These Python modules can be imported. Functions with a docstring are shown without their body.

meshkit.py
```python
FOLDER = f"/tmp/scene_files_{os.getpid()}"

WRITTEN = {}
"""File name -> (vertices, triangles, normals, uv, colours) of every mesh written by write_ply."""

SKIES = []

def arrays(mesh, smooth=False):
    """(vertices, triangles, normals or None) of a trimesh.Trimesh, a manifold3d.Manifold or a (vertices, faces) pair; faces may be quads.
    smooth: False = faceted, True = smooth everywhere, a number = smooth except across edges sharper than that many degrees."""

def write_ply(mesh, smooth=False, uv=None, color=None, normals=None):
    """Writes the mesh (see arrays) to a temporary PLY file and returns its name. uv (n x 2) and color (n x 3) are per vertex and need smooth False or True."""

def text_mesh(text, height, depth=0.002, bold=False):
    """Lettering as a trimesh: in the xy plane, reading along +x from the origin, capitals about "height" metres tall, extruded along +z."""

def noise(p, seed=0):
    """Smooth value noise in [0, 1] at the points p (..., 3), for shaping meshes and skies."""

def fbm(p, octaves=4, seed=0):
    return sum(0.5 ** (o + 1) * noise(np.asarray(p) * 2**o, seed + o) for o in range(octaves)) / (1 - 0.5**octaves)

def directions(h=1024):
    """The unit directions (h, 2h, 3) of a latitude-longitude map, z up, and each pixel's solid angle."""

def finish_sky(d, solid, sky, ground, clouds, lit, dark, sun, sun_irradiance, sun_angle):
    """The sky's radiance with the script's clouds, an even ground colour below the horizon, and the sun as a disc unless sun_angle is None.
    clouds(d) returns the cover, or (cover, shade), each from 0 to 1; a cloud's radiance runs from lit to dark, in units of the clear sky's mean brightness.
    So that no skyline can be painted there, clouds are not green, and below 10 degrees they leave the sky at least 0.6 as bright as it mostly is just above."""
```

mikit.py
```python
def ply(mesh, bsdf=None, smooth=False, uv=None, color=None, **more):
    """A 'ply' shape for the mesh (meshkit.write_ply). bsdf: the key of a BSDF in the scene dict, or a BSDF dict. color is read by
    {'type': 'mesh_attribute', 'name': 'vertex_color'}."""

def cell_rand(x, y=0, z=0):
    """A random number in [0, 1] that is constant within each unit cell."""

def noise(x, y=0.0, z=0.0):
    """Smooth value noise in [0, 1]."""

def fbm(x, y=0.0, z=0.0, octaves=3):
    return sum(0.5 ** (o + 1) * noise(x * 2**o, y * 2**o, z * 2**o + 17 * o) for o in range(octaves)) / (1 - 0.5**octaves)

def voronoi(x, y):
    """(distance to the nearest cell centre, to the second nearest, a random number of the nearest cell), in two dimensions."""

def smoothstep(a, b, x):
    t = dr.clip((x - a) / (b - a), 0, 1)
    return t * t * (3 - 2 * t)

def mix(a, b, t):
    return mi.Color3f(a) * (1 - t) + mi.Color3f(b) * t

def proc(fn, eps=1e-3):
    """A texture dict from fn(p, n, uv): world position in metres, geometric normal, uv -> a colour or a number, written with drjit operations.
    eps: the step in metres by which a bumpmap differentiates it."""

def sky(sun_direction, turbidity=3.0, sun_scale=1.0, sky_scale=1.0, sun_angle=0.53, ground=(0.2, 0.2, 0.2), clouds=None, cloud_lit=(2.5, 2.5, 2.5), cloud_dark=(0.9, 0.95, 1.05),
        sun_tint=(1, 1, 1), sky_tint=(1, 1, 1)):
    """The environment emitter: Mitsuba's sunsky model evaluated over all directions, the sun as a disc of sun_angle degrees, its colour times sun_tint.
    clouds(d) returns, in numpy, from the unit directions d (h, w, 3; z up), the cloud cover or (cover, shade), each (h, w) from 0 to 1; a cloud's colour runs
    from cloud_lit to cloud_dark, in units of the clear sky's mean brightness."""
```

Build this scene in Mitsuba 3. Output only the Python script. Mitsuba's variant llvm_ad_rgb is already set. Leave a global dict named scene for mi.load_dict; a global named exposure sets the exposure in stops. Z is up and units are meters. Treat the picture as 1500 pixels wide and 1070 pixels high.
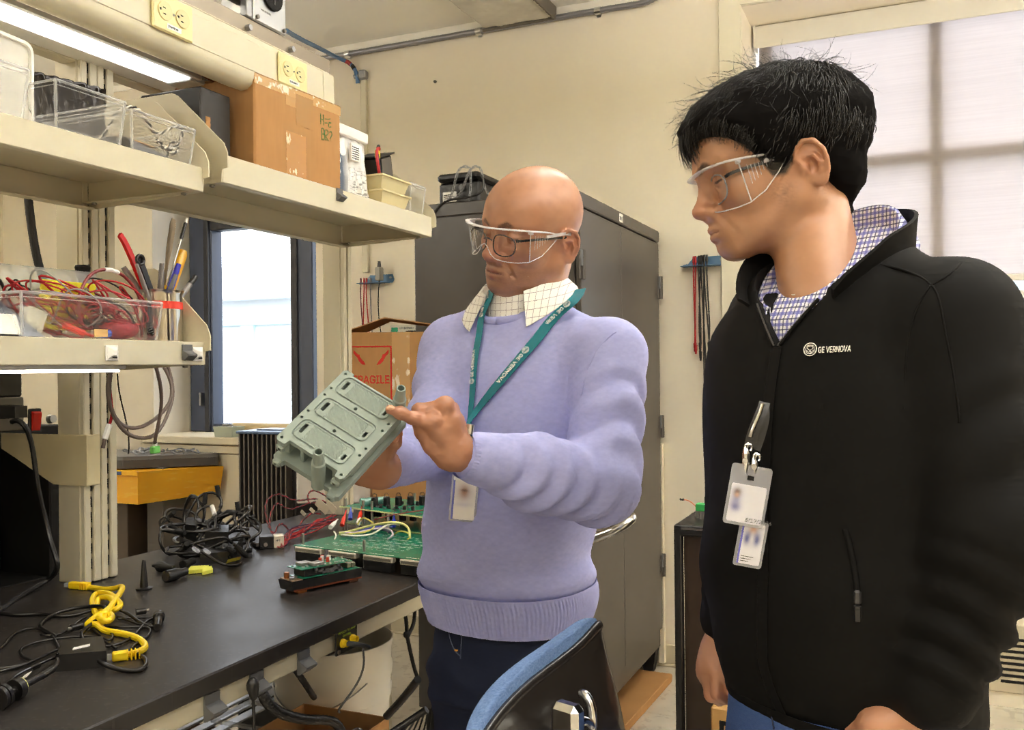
import math, random
import numpy as np, trimesh, manifold3d as m3
import drjit as dr, mitsuba as mi, mikit, meshkit
from shapely import geometry as sg, affinity
from mikit import proc, noise, fbm, smoothstep, mix
rng = np.random.default_rng(7)
random.seed(7)
T4 = mi.ScalarTransform4f
scene, labels = {}, {}

# ------------------------------------------------------------------ camera, sky, ceiling lights, exposure
exposure = 0.06
CAM = np.array([0.0, 0.0, 1.37])
FOCAL, YAW, PITCH, ROLL = 1350.0, math.radians(23.6), math.radians(0.2), math.radians(-0.6)
_f = np.array([-math.sin(YAW), math.cos(YAW), 0]); _r = np.array([math.cos(YAW), math.sin(YAW), 0]); _u = np.array([0, 0, 1.0])
FWD = _f * math.cos(PITCH) + _u * math.sin(PITCH); _up = _u * math.cos(PITCH) - _f * math.sin(PITCH)
RIGHT = _r * math.cos(ROLL) + _up * math.sin(ROLL); UP = _up * math.cos(ROLL) - _r * math.sin(ROLL)
scene['camera'] = {'type': 'perspective', 'fov_axis': 'x', 'fov': math.degrees(2 * math.atan(750 / FOCAL)), 'near_clip': 0.05, 'far_clip': 200.0,
                   'to_world': T4().look_at(origin=CAM.tolist(), target=(CAM + FWD).tolist(), up=UP.tolist())}
def _cover(d):
    return np.ones(d.shape[:2]), 0.25 + 0.2 * meshkit.fbm(d * 3.0, 3)
scene["sky"] = mikit.sky([0.3, 0.75, 0.6], turbidity=4.0, sun_scale=0.0, sky_scale=40.0, clouds=_cover, cloud_lit=(1.0, 1.03, 1.08), cloud_dark=(0.75, 0.80, 0.88))
LAMP, LAMP_UP = 8.0, 30.0   # radiance of the pendant lamps' lower and upper diffusers
LAMP_RGB = (1.0, 0.985, 0.96)
BENCH_LAMP = 3.5

# ------------------------------------------------------------------ helpers
def on(x, y, axis, v):
    """The point where the line of sight through (x, y) of the 1500 x 1070 frame meets the plane axis = v."""
    d = (x - 750) / FOCAL * RIGHT - (y - 535) / FOCAL * UP + FWD
    i = 'XYZ'.index(axis)
    return CAM + d * ((v - CAM[i]) / d[i])
def at(x, y, depth):
    return CAM + ((x - 750) / FOCAL * RIGHT - (y - 535) / FOCAL * UP + FWD) * depth
def numbered(key):
    if key not in scene and key not in labels: return key
    k = 1
    while f'{key}_{k:03d}' in scene or f'{key}_{k:03d}' in labels: k += 1
    return f'{key}_{k:03d}'
def thing(name, label, cat, group=None):
    key = numbered(name)
    labels[key] = {'label': label, 'category': cat, **({'group': group} if group else {})}
    return key
def put(name, mesh, bsdf, parent=None, smooth=35, label=None, kind=None, uv=None, color=None):
    key = numbered(f'{parent}__{name}' if parent else name)
    scene[key] = mikit.ply(mesh, bsdf, smooth=smooth, uv=uv, color=color)
    lb = {}
    if label: lb['label'] = label
    if kind: lb['kind'] = kind
    if lb: labels[key] = lb
    return key
def solo(name, mesh, bsdf, label, cat, group=None, **k):
    key = put(name, mesh, bsdf, **k)
    labels[key] = {'label': label, 'category': cat, **({'group': group} if group else {})}
    return key
def share(name, src, parent=None, M=None):
    """Another entry that reuses the mesh file of SRC under its own key."""
    key = numbered(f'{parent}__{name}' if parent else name)
    scene[key] = dict(scene[src]) if M is None else {**scene[src], 'to_world': T4(M.tolist())}
    return key
def struct(name, mesh, bsdf, parent=None, smooth=False):
    key = put(name, mesh, bsdf, parent, smooth)
    if not parent: labels[key] = {'kind': 'structure'}
    return key
_mats = {}
def mat(rgb, rough=0.5, metal=0.0, spec=0.5, coat=0.0, sheen=0.0):
    """A plain principled material, sRGB colour in 0..255; one scene entry per distinct material."""
    k = (tuple(rgb), rough, metal, spec, coat, sheen)
    if k not in _mats:
        c = [((v / 255 + 0.055) / 1.055) ** 2.4 if v > 10 else v / 255 / 12.92 for v in rgb]
        key = f'mat_{len(_mats):03d}'
        d = {'type': 'principled', 'base_color': {'type': 'rgb', 'value': c}, 'roughness': float(rough), 'metallic': float(metal), 'specular': float(spec)}
        if coat: d['clearcoat'] = float(coat); d['clearcoat_gloss'] = 0.9
        if sheen: d['sheen'] = float(sheen)
        scene[key] = {'type': 'twosided', 'bsdf': d}
        _mats[k] = key
    return _mats[k]
def lin(rgb):
    return [((v / 255 + 0.055) / 1.055) ** 2.4 if v > 10 else v / 255 / 12.92 for v in rgb]
def pmat(name, fn, rough=0.6, spec=0.5, metal=0.0, bump=None, bscale=0.001, eps=1e-3, **k):
    d = {'type': 'principled', 'base_color': proc(fn), 'roughness': rough if not callable(rough) else proc(rough), 'specular': float(spec), 'metallic': float(metal), **k}
    if bump is not None:
        d = {'type': 'bumpmap', 'arbitrary': proc(bump, eps), 'scale': float(bscale), 'bsdf': d}
    scene[name] = {'type': 'twosided', 'bsdf': d}
    return name
def clear(name, tint, weight, rough=0.08):
    """A thin clear plastic sheet: mostly passes straight through, the rest a soft glossy plastic."""
    if weight < 0.08:
        scene[name] = {'type': 'thindielectric', 'int_ior': 1.45}; return name
    scene[name] = {'type': 'blendbsdf', 'weight': float(weight), 'a': {'type': 'null'},
                   'b': {'type': 'twosided', 'bsdf': {'type': 'principled', 'base_color': {'type': 'rgb', 'value': lin(tint)}, 'roughness': rough, 'specular': 0.9}}}
    return name
def M_rot(axis, deg, p=(0, 0, 0)):
    return trimesh.transformations.rotation_matrix(math.radians(deg), axis, p)
def M_tr(*p):
    return trimesh.transformations.translation_matrix(p if len(p) == 3 else p[0])
def frame(o, x, y, z):
    M = np.eye(4); M[:3, 0], M[:3, 1], M[:3, 2], M[:3, 3] = x, y, z, o
    return M
def unit(v):
    v = np.asarray(v, float); return v / np.linalg.norm(v)
def basis(d, up=(0, 0, 1)):
    z = unit(d); x = np.cross(up, z)
    x = unit(x) if np.linalg.norm(x) > 1e-6 else np.array([1.0, 0, 0])
    return x, np.cross(z, x), z
def cat(*ms):
    ms = [m for g in ms for m in (g if isinstance(g, (list, tuple)) else [g])]
    return trimesh.util.concatenate(ms)
def TM(man):
    m = man.to_mesh(); return trimesh.Trimesh(np.array(m.vert_properties[:, :3]), np.array(m.tri_verts), process=False)
def MF(mesh):
    return m3.Manifold(m3.Mesh(np.asarray(mesh.vertices, np.float32), np.asarray(mesh.faces, np.uint32)))
def hull(p):
    return TM(m3.Manifold.hull_points(np.asarray(p, float)))
def box(lo, hi, bevel=0.0, M=None):
    """A box with chamfered edges."""
    lo, hi = np.minimum(lo, hi), np.maximum(lo, hi)
    if bevel <= 0:
        m = trimesh.creation.box(hi - lo, trimesh.transformations.translation_matrix((lo + hi) / 2))
    else:
        b = min(bevel, 0.45 * (hi - lo).min()); p = []
        for s in np.ndindex(2, 2, 2):
            c = np.where(s, hi, lo); sg_ = np.where(s, -1, 1)
            for k in range(3):
                q = c + sg_ * b; q[k] = c[k]; p.append(q)
        m = hull(p)
    if M is not None: m.apply_transform(M)
    return m
def cbox(c, size, bevel=0.0, M=None):
    c, s = np.asarray(c, float), np.asarray(size, float)
    return box(c - s / 2, c + s / 2, bevel, M)
def obox(o, x, y, z, lo, hi, bevel=0.0):
    return box(np.asarray(lo, float), np.asarray(hi, float), bevel, frame(o, x, y, z))
def lathe(prof, n=32, M=None):
    p = np.asarray(prof, float)
    m = trimesh.creation.revolve(p, sections=n)
    if M is not None: m.apply_transform(M)
    return m
def rod(a, b, r, n=16, r2=None):
    a, b = np.asarray(a, float), np.asarray(b, float); h = np.linalg.norm(b - a)
    x, y, z = basis(b - a)
    r2 = r if r2 is None else r2
    return lathe([[0, 0], [r, 0], [r2, h], [0, h]], n, frame(a, x, y, z))
def spline(pts, n=8):
    p = np.asarray(pts, float)
    if len(p) < 3: return p
    from scipy.interpolate import CubicSpline
    t = np.r_[0, np.cumsum(np.sqrt(np.linalg.norm(np.diff(p, axis=0), axis=1)) + 1e-9)]
    return CubicSpline(t, p, axis=0)(np.interp(np.linspace(0, len(p) - 1, (len(p) - 1) * n + 1), np.arange(len(p)), t))
def tube(pts, r, sides=8, n=8, smooth=True, cap=True):
    p = spline(pts, n) if smooth else np.asarray(pts, float)
    t = np.gradient(p, axis=0); t /= np.linalg.norm(t, axis=1, keepdims=True) + 1e-12
    a = np.zeros_like(p); ref = np.array([0, 0, 1.0]) if abs(t[0, 2]) < 0.9 else np.array([1.0, 0, 0])
    for i in range(len(p)):
        ref = ref - t[i] * (ref @ t[i]); ref /= np.linalg.norm(ref) + 1e-12; a[i] = ref
    b = np.cross(t, a); ang = np.arange(sides) * 2 * np.pi / sides
    rr = np.broadcast_to(np.asarray(r, float), (len(p),)) if np.ndim(r) == 0 else np.interp(np.linspace(0, 1, len(p)), np.linspace(0, 1, len(r)), r)
    v = (p[:, None] + rr[:, None, None] * (np.cos(ang)[None, :, None] * a[:, None] + np.sin(ang)[None, :, None] * b[:, None])).reshape(-1, 3)
    i, j = np.meshgrid(np.arange(len(p) - 1), np.arange(sides), indexing='ij')
    q = np.stack([i * sides + j, i * sides + (j + 1) % sides, (i + 1) * sides + (j + 1) % sides, (i + 1) * sides + j], -1).reshape(-1, 4)
    f = np.vstack([q[:, [0, 1, 2]], q[:, [0, 2, 3]]])
    if cap:
        k = len(v); v = np.vstack([v, p[0], p[-1]]); j = np.arange(sides); e = (len(p) - 1) * sides
        f = np.vstack([f, np.stack([(j + 1) % sides, j, j * 0 + k], 1), np.stack([e + j, e + (j + 1) % sides, j * 0 + k + 1], 1)])
    return trimesh.Trimesh(v, f, process=False)
def prism(poly, h, M=None):
    m = trimesh.creation.extrude_polygon(poly if hasattr(poly, 'geom_type') else sg.Polygon(poly), h, engine='earcut')
    if M is not None: m.apply_transform(M)
    return m
def rrect(w, h, r, cx=0, cy=0):
    return sg.box(cx - w / 2 + r, cy - h / 2 + r, cx + w / 2 - r, cy + h / 2 - r).buffer(r, quad_segs=5)
def ribbon(pts, nrm, w, th=0.0012, n=8):
    """A flat strap along the points, of width w across, thickness th along the normals given."""
    p = spline(pts, n); nn = np.asarray(nrm, float)
    nn = np.array([np.interp(np.linspace(0, 1, len(p)), np.linspace(0, 1, len(nn)), nn[:, k]) for k in range(3)]).T if nn.ndim == 2 else np.tile(nn, (len(p), 1))
    t = np.gradient(p, axis=0); t /= np.linalg.norm(t, axis=1, keepdims=True)
    nn = nn - t * (nn * t).sum(1, keepdims=True); nn /= np.linalg.norm(nn, axis=1, keepdims=True)
    s = np.cross(t, nn); ww = np.broadcast_to(w, (len(p),)) if np.ndim(w) == 0 else np.interp(np.linspace(0, 1, len(p)), np.linspace(0, 1, len(w)), w)
    c = [p + s * ww[:, None] / 2 * a + nn * th / 2 * b for a, b in ((-1, -1), (1, -1), (1, 1), (-1, 1))]
    v = np.stack(c, 1).reshape(-1, 3); f = []
    for i in range(len(p) - 1):
        for j in range(4):
            a, b = i * 4 + j, i * 4 + (j + 1) % 4; f += [[a, b, b + 4], [a, b + 4, a + 4]]
    e = (len(p) - 1) * 4; f += [[0, 2, 1], [0, 3, 2], [e, e + 1, e + 2], [e, e + 2, e + 3]]
    return trimesh.Trimesh(v, f, process=False)
def text(s, h, o, x, y, depth=0.0008, bold=False, center=False):
    """Lettering reading along x with its baseline at o."""
    m = meshkit.text_mesh(s, h, depth, bold); x, y = unit(x), unit(y)
    if center: m.apply_translation([-(m.bounds[0, 0] + m.bounds[1, 0]) / 2, 0, 0])
    m.apply_transform(frame(o, x, y, np.cross(x, y))); return m

def print_marks(n, h, o, x, y, depth=0.0004, seed=0):
    """Illegibly small print: a row of short strokes."""
    g = np.random.default_rng(seed + n); x, y = unit(x), unit(y); ms = []; t = 0.0
    for k in range(n):
        w = h * g.uniform(0.3, 0.6); ms.append(box((t, 0, 0), (t + w * 0.55, h * g.uniform(0.7, 1.0), depth))); ms.append(box((t, h * 0.35, 0), (t + w, h * 0.55, depth))); t += w + h * 0.22
    m = cat(*ms); m.apply_transform(frame(o, x, y, np.cross(x, y))); return m

# ---- signed distance fields, meshed by surface nets on a sparse grid
def s_cap(P, a, b, r1, r2=None):
    a, b = np.asarray(a, float), np.asarray(b, float); ab = b - a; q = P - a
    t = np.clip(q @ ab / (ab @ ab + 1e-12), 0, 1); r2 = r1 if r2 is None else r2
    return np.sqrt(((q - t[:, None] * ab) ** 2).sum(1)) - (r1 + (r2 - r1) * t)
def s_ell(P, c, r, R=None):
    q = P - np.asarray(c, float)
    if R is not None: q = q @ R
    r = np.asarray(r, float); k0 = np.sqrt(((q / r) ** 2).sum(1)); k1 = np.sqrt(((q / (r * r)) ** 2).sum(1))
    return np.where(k1 > 1e-9, k0 * (k0 - 1) / np.maximum(k1, 1e-9), -r.min())
def s_box(P, c, h, rad=0.0, R=None):
    q = P - np.asarray(c, float)
    if R is not None: q = q @ R
    q = np.abs(q) - (np.asarray(h, float) - rad)
    return np.sqrt((np.maximum(q, 0) ** 2).sum(1)) + np.minimum(q.max(1), 0) - rad
def s_line(P, pts, r):
    pts = np.asarray(pts, float); rr = np.broadcast_to(r, (len(pts),)) if np.ndim(r) == 0 else np.asarray(r, float)
    d = s_cap(P, pts[0], pts[1], rr[0], rr[1])
    for i in range(1, len(pts) - 1): d = np.minimum(d, s_cap(P, pts[i], pts[i + 1], rr[i], rr[i + 1]))
    return d
def su(a, b, k):
    h = np.maximum(k - np.abs(a - b), 0) / k; return np.minimum(a, b) - h * h * k * 0.25
def ss(a, b, k):
    """a minus b, smoothly"""
    return -su(-a, b, k)
def si_(a, b, k):
    return -su(-a, -b, k)
def sdf_mesh(fn, lo, hi, h, q=4):
    lo, hi = np.asarray(lo, float), np.asarray(hi, float)
    nc = np.ceil((hi - lo) / (h * q)).astype(int); n = nc * q + 1
    ax = [lo[k] + np.arange(n[k]) * h for k in range(3)]
    co = np.stack(np.meshgrid(*[a[::q] for a in ax], indexing='ij'), -1)
    cv = fn(co.reshape(-1, 3)).reshape(co.shape[:3])
    cmin = np.full(nc, np.inf); neg = np.zeros(nc, bool); pos = np.zeros(nc, bool)
    for s in np.ndindex(2, 2, 2):
        c = cv[tuple(slice(a, a + m) for a, m in zip(s, nc))]
        cmin = np.minimum(cmin, np.abs(c)); neg |= c < 0; pos |= c >= 0
    act = (cmin < h * q * 1.3) | (neg & pos)
    val = np.repeat(np.repeat(np.repeat(np.where(cv[:-1, :-1, :-1] < 0, -1.0, 1.0).astype(np.float32), q, 0), q, 1), q, 2)
    val = np.pad(val, ((0, 1),) * 3, mode='edge')
    need = np.zeros(n, bool); big = np.repeat(np.repeat(np.repeat(act, q, 0), q, 1), q, 2)
    for s in np.ndindex(2, 2, 2):
        need[tuple(slice(a, a + m) for a, m in zip(s, big.shape))] |= big
    idx = np.argwhere(need); pts = lo + idx * h
    out = np.empty(len(pts), np.float32)
    for a in range(0, len(pts), 200000): out[a:a + 200000] = fn(pts[a:a + 200000])
    val[tuple(idx.T)] = out
    m = np.array(n) - 1; neg = val < 0
    cnt = np.zeros(m, np.int8)
    for s in np.ndindex(2, 2, 2): cnt += neg[tuple(slice(a, a + k) for a, k in zip(s, m))]
    cells = np.argwhere((cnt > 0) & (cnt < 8)); vid = np.full(m, -1, np.int64); vid[tuple(cells.T)] = np.arange(len(cells))
    corner = np.array([val[tuple((cells + s).T)] for s in np.ndindex(2, 2, 2)]).T
    offs = np.array(list(np.ndindex(2, 2, 2))); acc = np.zeros((len(cells), 3)); num = np.zeros(len(cells))
    for a in range(8):
        for b in range(a + 1, 8):
            if np.abs(offs[a] - offs[b]).sum() != 1: continue
            va, vb = corner[:, a], corner[:, b]; x = (va < 0) != (vb < 0)
            t = np.where(x, va / np.where(x, va - vb, 1), 0)
            acc += x[:, None] * (offs[a] + t[:, None] * (offs[b] - offs[a])); num += x
    V = lo + (cells + acc / num[:, None]) * h; F = []
    for k in range(3):
        sl = [slice(1, m[i]) for i in range(3)]; sl[k] = slice(0, m[k]); s2 = list(sl); s2[k] = slice(1, m[k] + 1)
        A, B = neg[tuple(sl)], neg[tuple(s2)]; e = np.argwhere(A != B)
        first = A[tuple(e.T)]; e = e + np.array([0 if i == k else 1 for i in range(3)])
        i, j = (k + 1) % 3, (k + 2) % 3; di, dj = np.eye(3, dtype=int)[i], np.eye(3, dtype=int)[j]
        q4 = np.stack([vid[tuple((e - o).T)] for o in (di + dj, dj, di * 0, di)], 1)
        q4[~first] = q4[~first][:, ::-1]; F.append(q4)
    q4 = np.vstack(F); q4 = q4[(q4 >= 0).all(1)]
    return trimesh.Trimesh(V, np.vstack([q4[:, [0, 1, 2]], q4[:, [0, 2, 3]]]), process=False)
def relax(m, it=4):
    """A light Taubin smoothing."""
    trimesh.smoothing.filter_taubin(m, lamb=0.5, nu=0.53, iterations=it); return m
# ------------------------------------------------------------------ materials with grain or wear
def f_wall(p, n, uv):
    a = fbm(p.x * 1.3, p.y * 1.3, p.z * 1.3)
    return mix(lin((232, 223, 205)), lin((226, 216, 196)), a)
pmat('wall_paint', f_wall, 0.62, 0.35)
pmat('ceiling_paint', lambda p, n, uv: mix(lin((243, 239, 228)), lin((236, 231, 218)), fbm(p.x * 2, p.y * 2)), 0.8, 0.2)
def f_floor(p, n, uv):
    r = fbm(p.x * 9, p.y * 9, 3.0, 4)
    s = smoothstep(0.62, 0.72, fbm(p.x * 30, p.y * 30, 1.0))
    return mix(mix(lin((206, 199, 184)), lin((186, 178, 163)), r), lin((160, 150, 134)), s * 0.35)
pmat('floor_tile', f_floor, 0.32, 0.5)
def f_bench(p, n, uv):
    s = smoothstep(0.68, 0.74, fbm(p.x * 120, p.y * 150, 40.0, 3))
    return mix(mix(lin((21, 19, 18)), lin((28, 25, 24)), fbm(p.x * 5, p.y * 5, 0)), lin((48, 43, 40)), s * 0.25)
pmat('bench_laminate', f_bench, lambda p, n, uv: 0.33 + 0.12 * fbm(p.x * 7, p.y * 7, 2), 0.5)
def f_card(p, n, uv):
    a = fbm(p.x * 140, p.y * 140, p.z * 14); b = fbm(p.x * 6, p.y * 6, p.z * 6)
    return mix(mix(lin((182, 139, 92)), lin((164, 122, 78)), b), lin((150, 110, 68)), 0.35 * a)
pmat('cardboard', f_card, 0.75, 0.2)
CREAM = mat((202, 193, 168), 0.42); CREAM2 = mat((210, 202, 178), 0.4); CREAM_D = mat((180, 170, 144), 0.45)
WHITE = mat((236, 234, 228), 0.4); BLACK = mat((10, 10, 11), 0.38); BLACKM = mat((12, 12, 12), 0.7, spec=0.25); RUBBER = mat((16, 16, 18), 0.55)
STEEL = mat((176, 174, 168), 0.32, 1.0); CHROME = mat((214, 214, 212), 0.12, 1.0); GALV = mat((168, 170, 172), 0.42, 1.0); DARKMET = mat((58, 54, 50), 0.38, spec=0.5)
SCREW = mat((112, 108, 100), 0.35, 1.0); GREYPL = mat((88, 90, 92), 0.45); PCBG = mat((24, 112, 84), 0.3, coat=0.5); YEL = mat((246, 206, 22), 0.4)
REDW = mat((168, 26, 32), 0.45); BLUEW = mat((38, 58, 150), 0.45); WHT = mat((238, 236, 230), 0.5); GOLD = mat((190, 120, 70), 0.3, 1.0)
clear('clear_plastic', (214, 216, 218), 0.11); clear('clear_edge', (230, 234, 236), 0.34, 0.12); clear('pouch_film', (225, 228, 228), 0.32, 0.2)
scene['window_glass'] = {'type': 'thindielectric', 'int_ior': 1.5}

# ------------------------------------------------------------------ the room
YB, YF = 4.15, 4.50              # inner face of the back wall, window plane
XL, XR, YN, ZC = -5.4, 3.4, -3.4, 3.10
wl = (-4.13, -2.965, 0.998, 2.962); wr = (-0.686, 1.62, 0.998, 2.962)
back = sg.box(XL, 0, XR, ZC).difference(sg.box(wl[0], wl[2], wl[1], wl[3])).difference(sg.box(wr[0], wr[2], wr[1], wr[3]))
struct('wall_back', prism(back, 0.42, frame((0, YB + 0.42, 0), (1, 0, 0), (0, 0, 1), (0, -1, 0))), 'wall_paint')
struct('wall_left', box((XL - 0.1, YN, 0), (XL, YB + 0.42, ZC)), 'wall_paint')
struct('wall_right', box((XR, YN, 0), (XR + 0.1, YB + 0.42, ZC)), 'wall_paint')
struct('wall_front', box((XL - 0.1, YN - 0.1, 0), (XR + 0.1, YN, ZC)), 'wall_paint')
struct('ceiling', box((XL - 0.1, YN - 0.1, ZC), (XR + 0.1, YB + 0.42, ZC + 0.1)), 'ceiling_paint')
fl = struct('floor', box((XL - 0.1, YN - 0.1, -0.06), (XR + 0.1, YB + 0.1, -0.004)), mat((150, 143, 130), 0.7))
TS = 0.3048
tile0 = None
for i in range(-9, 4):
    for j in range(2, 14):
        x, y = i * TS - 0.14, j * TS - 0.10
        if y + TS > YB or x < -2.6 or x > 1.0: continue
        m = box((x + 0.0008, y + 0.0008, -0.004), (x + TS - 0.0008, y + TS - 0.0008, 0.0), 0.0008)
        put('tile', m, 'floor_tile', fl, False)
struct('floor__field', cat(box((-5.4, YN, -0.004), (-8 * TS - 0.14, YB, -0.0005)), box((4 * TS - 0.14, YN, -0.004), (XR, YB, -0.0005)), box((-8 * TS - 0.14, YN, -0.004), (4 * TS - 0.14, 2 * TS - 0.1, -0.0005)), box((-8 * TS - 0.14, 13 * TS - 0.1, -0.004), (4 * TS - 0.14, YB, -0.0005))), 'floor_tile')
struct('baseboard_back', cat(box((XL, YB - 0.012, 0), (0.2, YB, 0.10), 0.003), box((XL, YB - 0.018, 0), (0.2, YB, 0.012), 0.003)), mat((196, 186, 160), 0.5))

# casing around the wide window
struct('trim_1', cat(box((wr[0] - 0.10, YB - 0.02, 0.998), (wr[0], YB, wr[3] + 0.1 - 0.03), 0.004), box((wr[0] - 0.1, YB - 0.02, wr[3]), (wr[1] + 0.1, YB, wr[3] + 0.075), 0.004),
                     box((wr[0] - 0.1, YB - 0.045, 0.96), (wr[1] + 0.1, YF, 0.998), 0.004)), mat((226, 219, 196), 0.45))
struct('trim_2', cat(box((wl[0] - 0.05, YB - 0.06, 0.955), (wl[1] + 0.06, YF, 0.9985), 0.006)), mat((218, 208, 182), 0.45))
# panel below the narrow window
struct('trim_3', cat(box((-4.2, YB - 0.035, 0.03), (-3.36, YB, 0.90), 0.004), box((-3.35, YB - 0.03, 0.03), (-2.6, YB, 0.90), 0.004), box((-4.2, YB - 0.04, 0.905), (-2.6, YB, 0.95), 0.004)), mat((205, 195, 172), 0.5))

FRAME = mat((58, 66, 84), 0.4); FRAMED = mat((30, 32, 38), 0.45)
w1 = thing('window_1', 'x', 'x'); labels[w1] = {'kind': 'structure'}
z0, z1 = wl[2], wl[3]
put('frame', cat(box((-4.13, YF - 0.05, z0), (-3.953, YF + 0.05, z1), 0.006), box((-3.33, YF - 0.06, z0), (-3.20, YF + 0.05, z1), 0.006),
                 box((-4.0, YF - 0.045, z0), (-3.2, YF + 0.05, z0 + 0.05), 0.006), box((-4.0, YF - 0.045, z1 - 0.06), (-2.95, YF + 0.05, z1), 0.006)), FRAME, w1)
put('sash', cat(box((-4.0, YF - 0.07, z0), (-3.965, YF - 0.01, z1), 0.004), box((-3.345, YF - 0.075, z0 + 0.02), (-3.30, YF, z1), 0.004)), FRAMED, w1)
put('transom', cat(box((-3.97, YF - 0.05, 2.235), (-3.32, YF + 0.03, 2.30), 0.005), box((-3.97, YF - 0.08, 2.30), (-3.32, YF, 2.345), 0.005)), FRAMED, w1)
put('latch', cat(box((-4.03, YF - 0.085, 1.55), (-4.015, YF - 0.045, 1.62), 0.003), box((-4.03, YF - 0.085, 1.16), (-4.015, YF - 0.045, 1.24), 0.003)), GALV, w1)
g = struct('window_1__pane', box((-3.96, YF, z0), (-2.96, YF + 0.001, z1)), 'window_glass')
scene[g] = mikit.ply(trimesh.Trimesh([[-3.96, YF, z0], [-2.96, YF, z0], [-2.96, YF, z1], [-3.96, YF, z1]], [[0, 1, 2], [0, 2, 3]], process=False), 'window_glass')
w2 = thing('window_2', 'x', 'x'); labels[w2] = {'kind': 'structure'}
GFR = mat((224, 222, 214), 0.45)
yw = YF + 0.017
for xm in (-0.66, 0.07, 0.83, 1.56): put('mullion', box((xm, yw, 1.0), (xm + 0.058, yw + 0.05, 3.0), 0.003), GFR, w2)
for zm in (1.0, 1.625, 2.268, 2.94): put('crossbar', box((-0.66, yw + 0.002, zm), (1.62, yw + 0.048, zm + 0.06), 0.003), GFR, w2)
put('pane', trimesh.Trimesh([[-0.68, yw + 0.03, 1.0], [1.62, yw + 0.03, 1.0], [1.62, yw + 0.03, 3.0], [-0.68, yw + 0.03, 3.0]], [[0, 1, 2], [0, 2, 3]], process=False), 'window_glass', w2, False)

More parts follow.
